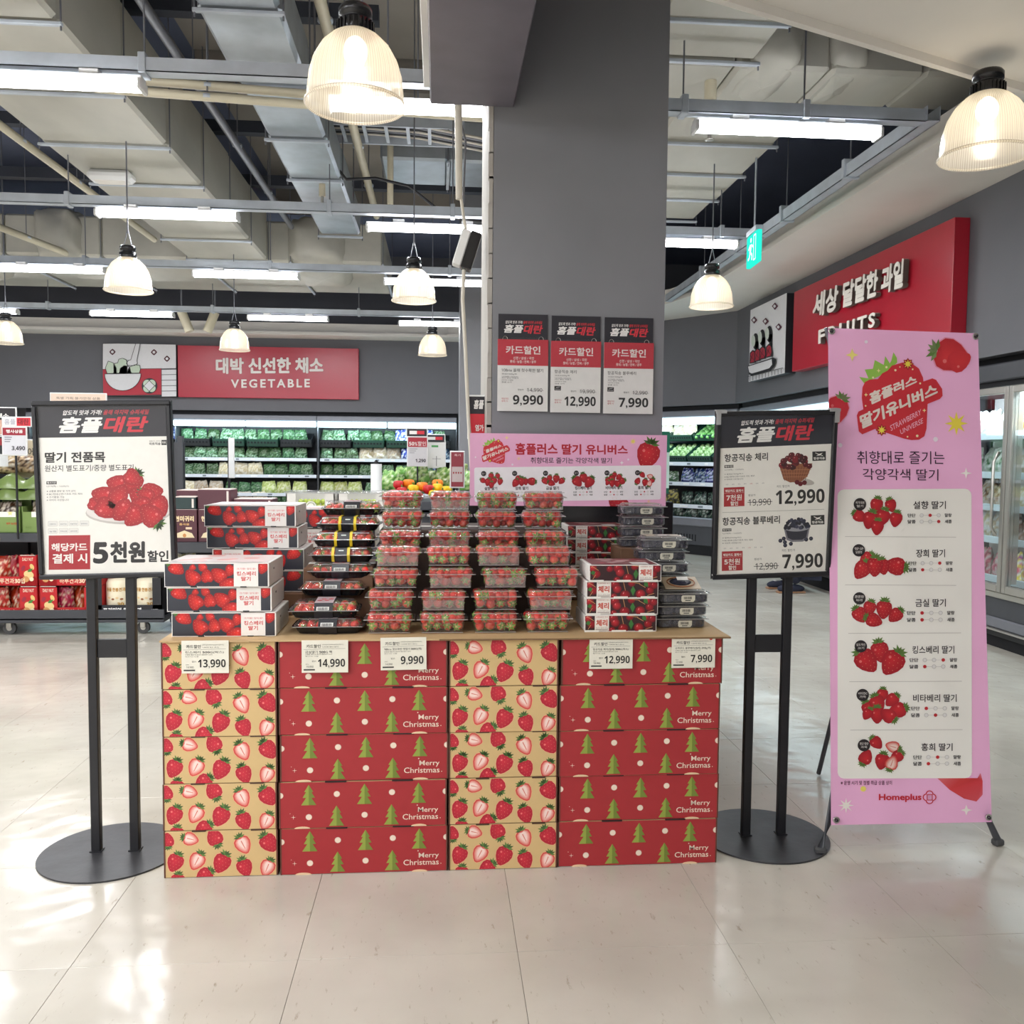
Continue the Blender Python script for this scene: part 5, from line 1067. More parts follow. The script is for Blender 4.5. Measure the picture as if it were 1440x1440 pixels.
price_card('white price card reading 13,990 on the top left kraft carton', -.83, .149, .107, .793, '킹스베리 500G(박스)', '13,990', '18,990')
price_card('white price card reading 14,990 on the left red carton', -.448, .15, .107, .791, '금실딸기 500G 팩', '14,990', '19,990')
price_card('white price card reading 9,990 at the right of the left red carton', -.193, .15, .108, .7975, '10Brix 첫수확한 햇딸기 500G(팩)', '9,990', '14,990', ry=-.012)
price_card('white price card reading 12,990 on the right red carton', .502, .147, .103, .79, '항공직송 체리(칠레) 500G(박스)', '12,990', '19,990')
price_card('white price card reading 7,990 with a red dot on the right red carton', .783, .15, .105, .7925, '슈퍼푸드 블루베리(칠레) 310g(팩)', '7,990', '12,990', True)
# ------------------------------------------------------------------ white giant strawberry cartons
def kings(flip=False):
    W, D, H = .338, .25, .0805
    t = thing('strawberry_carton', '', 'carton'); MB().box((0, .001, .001), (W, D, H - .001), (234, 232, 228), bev=.002).build('carton_body', 'ink', t)
    m = MB()
    for x in (.085, .245): m.box((x, -.0012, -.0012), (x + .02, .004, .0025), (30, 30, 34))
    m.box((W - .001, D * .3, H * .62), (W + .0008, D * .36, H * .7), (120, 120, 118)); m.build('tuck_slots', 'ink', t)
    fx = (lambda x: 1730 - x) if False else (lambda x: x)
    cv = Cv(W, H, [(418, 300), (1318, 300), (1318, 520), (418, 520)])
    def pic(x0, x1): cv.poly([(x0, 310), (x0, 514), (x1, 514), (x1, 310)], [(58, 62, 72), (46, 48, 58), (40, 42, 52), (62, 60, 66)], .8)
    off = (lambda x: x) if not flip else (lambda x: 1736 - x)
    R = (200, 34, 34); R2 = (226, 52, 46)
    def pr(x0, x1): a_, b_ = sorted((off(x0), off(x1))); pic(a_, b_)
    pr(425, 1015); pr(1225, 1308)
    cv2 = [(525, 350, 68, -.9), (745, 335, 42, 2.6), (985, 370, 52, .4), (660, 430, 72, 2.5), (785, 420, 60, 3.0), (885, 410, 70, 2.3), (965, 500, 70, 1.6), (1265, 350, 50, .3), (660, 345, 30, 1)]
    for i, (x, y, r, a) in enumerate(cv2):
        if 425 < x < 1015 or x > 1225: cv.berry(off(x), y, r * .92, a if not flip else -a, 1 + i * .1, False, i in (0,), 1.15, R2, (150, 18, 26), None, True)
    a_, b_ = sorted((off(1015), off(1225))); cv.rect(a_, 300, b_, 520, (234, 230, 226), 3.4); a_, b_ = sorted((off(1308), off(1330))); cv.rect(a_, 300, b_, 520, (234, 230, 226), 3.4)
    cv.rect(400, 300, 1330, 309, (234, 230, 226), 3.4); cv.rect(400, 515, 1330, 520, (234, 230, 226), 3.4)
    a_, b_ = sorted((off(1040), off(1205))); K = (208, 58, 62)
    cv.text('크기왕! 당도왕!', a_, 345, b_, 364, (224, 150, 150), .02, z=4.4); cv.text('킹스베리', a_, 378, b_, 418, K, .02, z=4.4); cv.text('딸기', a_ + 38, 425, b_ - 45, 465, K, .02, z=4.4)
    cv.circ(off(700), 512, 3, (210, 210, 210), 4); cv.build('front_print', 'inkg', t, (0, .0004, H))
    m = Cv(W - .02, D - .03, [(0, 0), (100, 0), (100, 70), (0, 70)], clip=True); m.rect(0, 0, 100, 70, (226, 216, 214), .5); rg = random.Random(3)
    for k in range(9): m.circ(rg.uniform(10, 90), rg.uniform(8, 60), rg.uniform(6, 10), (224, 176, 170), .7 + k * .03, 12)
    o = m.build('top_film', 'inkg', t, (.01, D - .015, H + .0002)); 
    for v in o.data.vertices: v.co = (v.co.x, v.co.z, -v.co.y)
    return t
kg = kings(); kf = kings(True)
ST = 'white strawberry cartons'
for i, (o, x, y, z, rz, lb) in enumerate(((kg, -.879, 2.962, .7935, 0, 'white strawberry carton at the bottom of the front left stack'), (None, -.894, 2.965, .876, .01, 'white strawberry carton in the middle of the front left stack'), (None, -.9, 2.96, .9585, -.01, 'white strawberry carton on top of the front left stack'),
    (kf, -.851, 3.385, .8785, 0, 'white strawberry carton, lowest visible of the rear left stack, strawberries at right'), (None, -.85, 3.38, .961, 0, 'white strawberry carton second from bottom in the rear left stack'), (None, -.872, 3.385, 1.0435, .008, 'white strawberry carton third from bottom in the rear left stack'), (None, -.879, 3.38, 1.126, -.008, 'white strawberry carton topmost in the rear left stack'),
    (None, -.62, 3.78, 1.09, 0, 'white strawberry carton farthest back, upper, right of the rear stack'), (None, -.61, 3.77, 1.007, 0, 'white strawberry carton farthest back, lower, right of the rear stack'))):
    if o: o.location = (x, y, z); o['label'] = lb; o['group'] = ST
    else: dup(kf if i == 4 or i == 8 else kg, (x, y, z), rz, lb, ST)
riser('brown riser carton under the farthest white strawberry cartons', (-.62, 3.79, ZT), (-.3, 3.9, 1.006), 'riser')
# ------------------------------------------------------------------ cherry cartons
def cherryc(variant):
    W, D, H = .2515, .2, .058
    t = thing('cherry_carton', '', 'carton'); MB().box((0, .001, .001), (W, D, H - .001), (234, 232, 228), bev=.002).build('carton_body', 'ink', t)
    cv = Cv(W, H, [(350, 395), (1385, 395), (1385, 625), (350, 625)]); cv.rect(362, 402, 1378, 612, (54, 30, 34), .6)
    ch = [(400, 440, 60), (450, 520, 62), (760, 440, 70), (790, 500, 66), (905, 580, 74), (1000, 420, 56), (1130, 570, 72), (1265, 520, 60), (1320, 450, 58), (1240, 430, 50), (745, 600, 50), (640, 450, 50)]
    for i, (x, y, r) in enumerate(ch):
        c = (176, 24, 40) if i % 3 else (206, 44, 56)
        n = 12; O = [(x + r * math.cos(2 * PI * k / n), y + r * .9 * math.sin(2 * PI * k / n)) for k in range(n)]
        for k in range(n): cv.poly([O[(k + 1) % n], O[k], (x - r * .2, y - r * .2)], [(104, 12, 26), (104, 12, 26), c], 1 + i * .1)
        cv.leaf(x - r * .4, y - r * .1, r * .5, r * .16, .4, (240, 150, 150), 1.05 + i * .1)
    for x, y, ln, a in ((1020, 455, 140, PI), (1180, 405, 90, 2.4), (395, 470, 70, 2.9)): cv.leaf(x, y, ln, 72, a, (58, 118, 56), 2.4)
    for a_ in ((880, 400, 910, 520), (380, 410, 480, 470), (1110, 430, 1200, 480), (400, 590, 440, 530), (1230, 590, 1330, 560), (960, 402, 1120, 425)): cv.line(*a_, 7, (206, 150, 100), 2.6)
    lx = 495 if variant == 0 else 1060
    cv.rect(lx, 400, lx + 205, 608, (236, 230, 224), 3); cv.text('체리', lx + 20, 455, lx + 182, 545, (196, 66, 48), .035, z=4); cv.text('상큼달콤한 체리', lx + 20, 412, lx + 185, 428, (170, 60, 60), z=4); cv.text('원산지 칠레 500g', lx + 15, 565, lx + 190, 580, (110, 100, 96), z=4); cv.rect(lx + 15, 588, lx + 190, 598, (150, 140, 136), 3.5)
    cv.frame(350, 398, 1385, 622, 12, (236, 232, 228), 3.4); cv.build('front_print', 'inkg', t, (0, .0004, H))
    m = MB()
    for x in (.0, .095, .19): m.box((x, -.0015, -.0005), (x + .05, .003, .006), (238, 236, 230))
    m.build('front_lip', 'ink', t)
    m = Cv(W - .02, D - .02, [(0, 0), (100, 0), (100, 80), (0, 80)]); m.rect(0, 0, 100, 80, (120, 60, 60), .5); rg = random.Random(8)
    for k in range(22): m.circ(rg.uniform(5, 95), rg.uniform(5, 75), 8, rg.choice([(150, 26, 40), (190, 150, 150), (120, 20, 34)]), .6 + k * .03, 10)
    m.rect(62, 50, 88, 78, (230, 226, 224), 2); o = m.build('cherries_under_film', 'inkg', t, (.01, D - .01, H + .0002))
    for v in o.data.vertices: v.co = (v.co.x, v.co.z, -v.co.y)
    return t
c0, c1 = cherryc(0), cherryc(1)
for i, (o, p, rz, lb) in enumerate(((c0, (.5, 2.992, .794), 0, 'cherry carton at the bottom of the front cherry stack'), (0, (.505, 2.995, .8525), 0, 'cherry carton second from bottom in the front cherry stack'), (0, (.505, 2.992, .911), .01, 'cherry carton third from bottom in the front cherry stack'), (c1, (.513, 2.985, .9695), .015, 'topmost carton of the front cherry stack with its label at right'),
    (0, (.543, 3.72, .9325), 0, 'lowest carton of the rear cherry stack'), (0, (.543, 3.72, .991), 0, 'middle carton of the rear cherry stack'), (0, (.543, 3.72, 1.0495), 0, 'top carton of the rear cherry stack'))):
    if o: o.location = p; o['label'] = lb; o['group'] = 'cherry cartons'; o.rotation_euler.z = rz
    else: dup(c0, p, rz, lb, 'cherry cartons')
# ------------------------------------------------------------------ strawberries
def berrymesh(seed, nu=10, nv=7):
    m = MB()
    def f(d):
        z = d.z; r = (1 - .38 * max(0, -z) ** 1.3) * (1 + .05 * math.sin(3 * math.atan2(d.y, d.x) + seed)); return Vector((d.x * r, d.y * r, z * (1.0 if z > 0 else 1.18)))
    m.ell((0, 0, 0), (.0165, .0165, .017), nu, nv, fn=f, cf=lambda d: (216, 50, 44) if d.z < .0 else (226, 92, 66) if d.z < .7 else (238, 196, 140))
    n = 6
    for k in range(n):
        a = 2 * PI * k / n + seed; c_, s_ = math.cos(a), math.sin(a)
        m.add([(0, 0, .0165), (c_ * .008 - s_ * .004, s_ * .008 + c_ * .004, .0175), (c_ * .019, s_ * .019, .013), (c_ * .008 + s_ * .004, s_ * .008 - c_ * .004, .0175)], [(0, 1, 2, 3)], (116, 156, 70), False)
    return m
bm_ = [berrymesh(k) for k in range(3)]; bo = [None] * 3; nb = 0
stuffb = MB(); rgb = random.Random(11)
def addberry(p, rot, lb, grp, sc=1.0):
    global nb
    k = nb % 3; nb += 1
    if bo[k] is None: bo[k] = o = bm_[k].build('strawberry', 'berry')
    else: o = bo[k].copy(); COL.objects.link(o)
    o.location = p; o.rotation_euler = rot; o.scale = (sc, sc, sc); return tag(o, lb, 'strawberry', grp)
def addstuff(p, rot, sc=1.0):
    m = bm_[rgb.randrange(3)]; X = Matrix.Translation(p) @ Matrix.Rotation(rot[2], 4, 'Z') @ Matrix.Rotation(rot[1], 4, 'Y') @ Matrix.Rotation(rot[0], 4, 'X') @ Matrix.Scale(sc, 4); b = len(stuffb.v)
    stuffb.v += [tuple(X @ Vector(q)) for q in m.v]; stuffb.f += [[b + i for i in f] for f in m.f]; stuffb.c += m.c; stuffb.sm += m.sm; stuffb.mi += m.mi
# clear punnets
PWd, PD, PHh = .164, .115, .07
def ringloft(m, secs, n=20, ex=.28, col=None, close=False):
    vs = []; fs = []
    for (cx, cy, hw, hd, z) in secs:
        for k in range(n):
            a = 2 * PI * k / n + PI / n; c_, s_ = math.cos(a), math.sin(a); vs.append((cx + hw * math.copysign(abs(c_) ** ex, c_), cy + hd * math.copysign(abs(s_) ** ex, s_), z))
    for i in range(len(secs) - 1):
        for k in range(n): a = i * n + k; b = i * n + (k + 1) % n; fs.append((a, b, b + n, a + n))
    if close == 'b' or close == 'both': fs.append(tuple(range(n))[::-1])
    if close == 't' or close == 'both': fs.append(tuple(range(len(vs) - n, len(vs))))
    return m.add(vs, fs, col, False)
def punnet():
    t = thing('strawberry_pack', '', 'pack'); cx, cy = PWd / 2, PD / 2
    m = MB(); ringloft(m, [(cx, cy, cx - .012, cy - .012, .002), (cx, cy, cx - .005, cy - .005, .045), (cx, cy, cx - .004, cy - .004, .048), (cx, cy, cx + .003, cy + .003, .049)], close='b'); m.build('clear_tub', 'clear', t)
    m = MB(); ringloft(m, [(cx, cy, cx + .004, cy + .004, .047), (cx, cy, cx + .005, cy + .005, .051), (cx, cy, cx - .006, cy - .006, .053), (cx, cy, cx - .012, cy - .012, .068), (cx, cy, cx - .018, cy - .018, .07)], close='t'); m.build('clear_lid', 'clear', t)
    m = MB(); m.tube([(-.004, -.003, .049), (PWd + .004, -.003, .049)], .0013, 6); m.tube([(.006, .002, .068), (PWd - .006, .002, .068)], .0011, 5); m.tube([(.012, .009, .003), (PWd - .012, .009, .003)], .0012, 5); m.build('shiny_rim', 'frostrim', t)
    return t
M['frostrim'] = clear('bright_plastic_rim', (.9, .9, .9, 1), .35, .15, 0, (.45, (238, 238, 238)))
pk = punnet()
ln_ = MB(); n = 14; vs = []; fs = []
for j in range(2):
    for i in range(n + 1): u = i / n; vs.append((.012 + u * (PWd - .024), .0075 - j * .004, .004 + j * (.036 + .006 * math.sin(u * 9) - .004 * math.cos(u * 17))))
for i in range(n): fs.append((i, i + 1, n + 2 + i, n + 1 + i))
ln_.add(vs, fs, None, True)
rowsP = [(.7945, 2.972, (-.169, .010, .192, .371)), (.8675, 2.998, (-.166, .014, .194, .384)), (.9405, 3.03, (-.151, .038, .228, .409)), (1.0135, 3.06, (-.146, .032, .207, .385)), (1.0565, 3.205, (-.144, .035, .215, .391)), (1.1215, 3.335, (-.143, .037, .216, .393)), (1.1925, 3.36, (-.144, .039, .221, .4))]
film = {(0, 0): 0, (1, 1): 1, (1, 3): 1, (2, 1): 1, (2, 2): 1, (3, 0): 1, (3, 2): 1, (4, 1): 1, (6, 1): 1}
cn_ = ['leftmost column', 'second column from left', 'third column from left', 'rightmost column']
for r, (z, y, xs) in enumerate(rowsP):
    for c, xc in enumerate(xs):
        x = xc - PWd / 2; lb = 'clear pack of strawberries, %s row, %s' % (['bottom', 'second', 'third', 'fourth', 'fifth', 'sixth', 'top'][r], cn_[c]); rz = rgb.uniform(-.02, .02)
        if r == 0 and c == 0: pk.location = (x, y, z); pk['label'] = lb; pk['group'] = 'clear strawberry packs'; o = pk
        else: o = dup(pk, (x, y, z), rz, lb, 'clear strawberry packs', skip=('paper_liner',))
        if film.get((r, c)):
            if 'LN' not in globals(): LN = ln_.build('paper_liner', 'frost', o)
            else: q = LN.copy(); COL.objects.link(q); q.parent = o
        Bl = '%%s strawberry from left, %%s layer, clear pack in the %s row, %s' % (['bottom', 'second', 'third', 'fourth', 'fifth', 'sixth', 'top'][r], cn_[c])
        X = Matrix.Translation((x, y, z)) @ Matrix.Rotation(rz, 4, 'Z')
        for lay_, (zz, yo, cnt) in enumerate(((.022, .03, 4 if r < 4 else 3), (.046, .026, 6))):
            for k in range(cnt):
                w_ = PWd - .048; px = .024 + w_ * (k + (.0 if lay_ else .12)) / (cnt - 1 + (.0 if lay_ else .24)); p = X @ Vector((px, yo + rgb.uniform(-.002, .002), zz + rgb.uniform(-.002, .003)))
                up = rgb.random() < (.55 if lay_ == 0 else .25)
                rt_ = (rgb.uniform(1.1, 1.7) if up else rgb.uniform(-.6, .5) + (PI * .5 if lay_ else PI), rgb.uniform(-.5, .5), rgb.uniform(-.6, .6) + (0 if up or not lay_ else PI)) 
                addberry(p, rt_, Bl % (nth(k), ('lower', 'upper')[lay_]), 'strawberries in the pack of the %s row, %s' % (['bottom', 'second', 'third', 'fourth', 'fifth', 'sixth', 'top'][r], cn_[c]), rgb.uniform(.93, 1.1))
        for k in range(12): addstuff(X @ Vector((.022 + (k % 6) * .024, .055 + (k // 6) * .028, .048 + rgb.uniform(-.004, .004))), (rgb.uniform(0, 6), rgb.uniform(0, 6), rgb.uniform(0, 6)))
        for k in range(5): addstuff(X @ Vector((.028 + k * .027, .058, .022)), (rgb.uniform(0, 6), rgb.uniform(0, 6), rgb.uniform(0, 6)))
# black trays
def btray(strap):
    t = thing('strawberry_tray', '', 'tray'); W, D = .245, .165; cx, cy = W / 2, D / 2
    m = MB(); ringloft(m, [(cx, cy, cx - .022, cy - .02, .0), (cx, cy, cx - .012, cy - .012, .02), (cx, cy, cx - .004, cy - .004, .023), (cx, cy, cx, cy, .026), (cx, cy, cx, cy, .0235), (cx, cy, cx - .008, cy - .008, .0245), (cx, cy, cx - .016, cy - .015, .008)], 24, .3, close='b'); m.build('black_base', 'blackpl', t)
    m = MB(); ringloft(m, [(cx, cy, cx - .004, cy - .004, .0265), (cx, cy, cx - .01, cy - .01, .03), (cx, cy, cx - .026, cy - .024, .049), (cx, cy, cx - .034, cy - .032, .0505)], 24, .35, close='t'); m.build('clear_lid', 'clear', t)
    m = MB(); m.tube([(.006, -.002, .027), (W - .006, -.002, .027)], .0012, 5); m.tube([(.03, .022, .05), (W - .03, .022, .05)], .0011, 5); m.build('lid_rim', 'frostrim', t)
    lw_ = .062 if not strap else .042; x0 = cx - lw_ / 2 - (.0 if strap else -.0); x1 = x0 + lw_; pth = [(.012, .0), (-.0025, .024), (-.0025, .028), (.016, .0515), (.14, .0525), (D + .002, .028), (D - .012, 0)]
    m = MB(); vs = [(x, y, z) for y, z in pth for x in (x0, x1)]; m.add(vs, [(2 * i, 2 * i + 1, 2 * i + 3, 2 * i + 2) for i in range(len(pth) - 1)], (38, 38, 44), False)
    m.build('sleeve', 'inkg', t)
    def onband(xa, xb, ya, za, yb, zb, col, off=.0006): q = MB(); q.add([(xa, ya - off, za), (xb, ya - off, za), (xb, yb - off, zb + off), (xa, yb - off, zb + off)], [(0, 1, 2, 3)], col); return q
    if not strap:
        q = onband(x0 + .008, x1 - .012, -.0018, .029, .006, .0395, (228, 228, 224)); nn = 16; rg = random.Random(2)
        for k in range(nn): xa = x0 + .012 + k * .0022; q.add([(xa, -.0028, .0305), (xa + .0006 + rg.random() * .001, -.0028, .0305), (xa + .0006 + rg.random() * .001, .0036, .0385), (xa, .0036, .0385)], [(0, 1, 2, 3)], (40, 40, 44))
        q.build('barcode_label', 'ink', t)
        q = MB(); q.add([(x0, .017, .0523), (x1, .017, .0523), (x1, .14, .0534), (x0, .14, .0534)], [(0, 1, 2, 3)], (196, 178, 182)); 
        for k in range(4): q.at((x0 + .014 + k * .012, .06 + (k % 2) * .03, .0538)).ell((0, 0, 0), (.009, .012, .0003), 8, 4, (206, 70, 80))
        q.build('printed_top', 'inkg', t)
    else:
        for xx in (x0 - .013, x1 + .001):
            q = MB(); vs = [(x, y - .001, z + .0014) for y, z in pth for x in (xx, xx + .010)]; q.add(vs, [(2 * i, 2 * i + 1, 2 * i + 3, 2 * i + 2) for i in range(len(pth) - 1)], (226, 200, 54), False); q.build('yellow_band', 'inkg', t)
        onband(cx - .009, cx + .009, .001, .031, .011, .044, (224, 232, 224)).build('square_label', 'ink', t)
    return t
bt0, bt1 = btray(False), btray(True)
for i, (p, k, o, lb, rz) in enumerate((((-.497, 2.975, .7935), 0, bt0, 'black strawberry tray with barcode at the bottom of the tray stack', 0), ((-.512, 2.985, .845), 0, None, 'black strawberry tray second from bottom, sticking out to the left', .03), ((-.503, 3.14, .8975), 0, None, 'black strawberry tray third from bottom with pink and white sleeve', -.02), ((-.479, 3.195, .952), 0, None, 'black strawberry tray fourth from bottom, half way up the tray stack', .02),
        ((-.481, 3.24, 1.006), 1, bt1, 'dark strawberry tray with yellow bands, lowest of the banded ones', 0), ((-.475, 3.27, 1.0595), 1, None, 'strawberry tray with yellow bands, middle of the banded ones', .02), ((-.467, 3.34, 1.113), 1, None, 'strawberry tray with yellow bands in front of the topmost tray', -.015), ((-.46, 3.42, 1.166), 0, None, 'topmost strawberry tray at the back of the tray stack', .03))):
    if o is not None: o.location = p; o['label'] = lb; o['group'] = 'black strawberry trays'
    else: dup(bt1 if k else bt0, p, rz, lb, 'black strawberry trays')
    for a in range(7):
        for b in range(4): addstuff(Vector(p) + Vector((.036 + a * .029, .032 + b * .033, .026 + rgb.uniform(-.002, .002))), (rgb.uniform(0, 6), rgb.uniform(0, 6), rgb.uniform(0, 6)), .9)
riser('small riser carton under the rear black strawberry trays', (-.235, 3.45, ZT), (-.232, 3.47, .8), 'riser') if False else None
so_ = stuffb.build('packed_strawberries', 'berry'); so_['kind'] = 'stuff'; tag(so_, 'red strawberries heaped inside the trays and rear halves of the packs', 'strawberries')
# blueberry packs
def bpack():
    t = thing('blueberry_pack', '', 'pack'); W, D = .174, .13; cx, cy = W / 2, D / 2
    m = MB(); ringloft(m, [(cx, cy, cx - .006, cy - .006, 0), (cx, cy, cx, cy, .004), (cx, cy, cx, cy, .027), (cx, cy, cx - .002, cy - .002, .029)], 24, .3, close='both'); m.build('blueberry_fill', 'blue', t)
    m = MB(); ringloft(m, [(cx, cy, cx - .002, cy - .002, -.001), (cx, cy, cx + .002, cy + .002, .004), (cx, cy, cx + .002, cy + .002, .029), (cx, cy, cx + .01, cy + .008, .031), (cx, cy, cx + .01, cy + .008, .034), (cx, cy, cx - .004, cy - .004, .035), (cx, cy, cx - .012, cy - .012, .0435)], 24, .3, close='t'); m.build('clear_clamshell', 'clear', t)
    m = MB(); m.tube([(-.01, -.007, .0325), (W + .01, -.007, .0325)], .0013, 5); m.tube([(.01, .004, .0425), (W - .01, .004, .0425)], .001, 5); m.build('lid_rim', 'frostrim', t)
    cv = Cv(.05, .024, [(0, 0), (50, 0), (50, 24), (0, 24)]); cv.poly([(4, 0), (0, 5), (0, 19), (4, 24), (44, 24), (50, 17), (50, 0)], (206, 202, 186), 1); rg = random.Random(3)
    for k in range(14): cv.rect(9 + k * 2.1, 5, 9.8 + k * 2.1 + rg.random() * .9, 14, (40, 40, 44), 2)
    cv.rect(14, 17, 34, 20, (60, 60, 60), 2); cv.build('barcode_label', 'ink', t, (W * .42, -.0035, .027))
    m = Cv(W - .04, D - .04, [(0, 0), (100, 0), (100, 70), (0, 70)]); m.rect(0, 0, 100, 70, (150, 138, 120), .5); m.circ(50, 35, 24, (30, 30, 48), 1, 20); m.rect(38, 22, 64, 38, (226, 224, 220), 2); o = m.build('top_card', 'ink', t, (.02, D - .02, .0438))
    for v in o.data.vertices: v.co = (v.co.x, v.co.z, -v.co.y)
    return t
M['blue'] = mat('blueberries', (34, 34, 54), .45, namt=.5, nscale=75, bump=.9, bscale=75, world=False)
bp0 = bpack(); i = 0
for stack, (x, y, z0, n, lbs) in {'front': (.777, 3.05, .7945, 3, 'front'), 'middle': (.75, 3.21, .7945, 7, 'middle'), 'rear': (.748, 3.56, 1.032, 4, 'rear')}.items():
    for k in range(n):
        p = (x + ((k * 37) % 5 - 2) * .003, y + ((k * 13) % 3) * .003, z0 + k * .0445); lb = 'blueberry clamshell, %s in the %s blueberry stack' % ('topmost' if k == n - 1 else ORD[k], lbs)
        if i == 0: bp0.location = p; bp0['label'] = lb; bp0['group'] = 'blueberry clamshells'
        else: dup(bp0, p, ((k * 7) % 3 - 1) * .02, lb, 'blueberry clamshells')
        i += 1
t = thing('rubber_banded_card', 'kraft card and blueberry picture held by a brown band on the front blueberry stack', 'card', (.8, 3.06, .932)); m = MB(); m.at((.0, 0, 0), 0, .35).box((0, 0, 0), (.13, .09, .002), (178, 160, 136)); m.build('card', 'ink', t)
m = MB(); m.at((.065, .04, .018), 0, .35).tube([(.05 * math.cos(a), .035 * math.sin(a), .002) for a in [2 * PI * k / 20 for k in range(21)]], .002, 6, (150, 90, 50)); m.build('brown_band', 'ink', t); m = MB(); m.at((.065, .045, .02), 0, .35).ell((0, 0, 0), (.04, .028, .006), 14, 6, (30, 30, 46)); m.build('blueberry_cluster', 'blue', t); MB().at((.05, .03, .028), 0, .5).box((0, 0, 0), (.04, .02, .001), (226, 224, 220)).build('white_sticker', 'ink', t)
# ================================================================== poster stands
def black_head(cv, x0, y0, x1, y1, sub, big, z=2):
    cv.rect(x0, y0, x1, y1, (36, 35, 44), z - 1)
    (a0, b0, a1, b1, am), (c0_, d0_, c1_, d1_, cm) = sub, big
    cv.text('압도적 맛과 가격!', a0, b0, am, b1, (232, 230, 228), .025, .3, z); cv.text('올해 마지막 슈퍼세일', am + (a1 - am) * .03, b0, a1, b1, (196, 50, 62), .02, .3, z)
    cv.heavy('홈플', c0_, d0_, cm, d1_, (238, 236, 232), .012, .22, z); cv.heavy('대란', cm + 3, d0_, c1_, d1_, (206, 44, 60), .012, .22, z)
def stand(lb, cx, y, px, ztop):
    t = thing('poster_stand', lb, 'poster stand', (cx, y, 0))
    m = MB(); m.tube([(0, 0, .0), (0, 0, .006)], .238, 64); m.build('base_plate', 'steelplate', t)
    for x in px: MB().box((x - .016, -.013, .006), (x + .016, .013, ztop), bev=.003).build('post', 'black', t)
    MB().box((px[0] + .016, -.006, .69), (px[1] - .016, .006, .755), bev=.002).build('cross_bar', 'black', t)
    for x in px: MB().box((x - .02, -.017, .006), (x + .02, .017, .01)).build('weld_foot', 'black', t)
    return t
def poster(lb, parent, W, H, loc, rx, ry, quad, fr, draw, fwid=.017, group=None):
    t = thing('framed_poster', lb, 'poster', loc, 0, None, rx, ry)
    MB().box((0, .0, -H), (W, .012, 0)).build('back_board', 'black', t)
    for a, b in (((0, -.012, -fwid), (W, .012, 0)), ((0, -.012, -H), (W, .012, -H + fwid)), ((0, -.012, -H + fwid), (fwid, .012, -fwid)), ((W - fwid, -.012, -H + fwid), (W, .012, -fwid))): MB().box(a, b, bev=.004).build('frame_bar', 'black', t)
    cv = Cv(W, H, quad, fr); draw(cv); cv.build('printed_poster', 'ink', t, (0, -.0005, 0))
    m = MB(); nx, nz = 14, 18; vs = []; fs = []
    for j in range(nz + 1):
        for i in range(nx + 1): u, v = i / nx, j / nz; vs.append((fwid * .8 + u * (W - 1.6 * fwid), -.0088 + .0012 * noise.noise(Vector((u * 4, v * 5, W))), -fwid * .8 - v * (H - 1.6 * fwid)))
    for j in range(nz):
        for i in range(nx): a = j * (nx + 1) + i; fs.append((a, a + 1, a + nx + 2, a + nx + 1))
    m.add(vs, fs, None, True); m.build('clear_cover', 'cover', t)
    return t
M['cover'] = clear('clear_poster_cover', (.99, .99, .99, 1), .015, .05)
PW_ = (240, 237, 230)
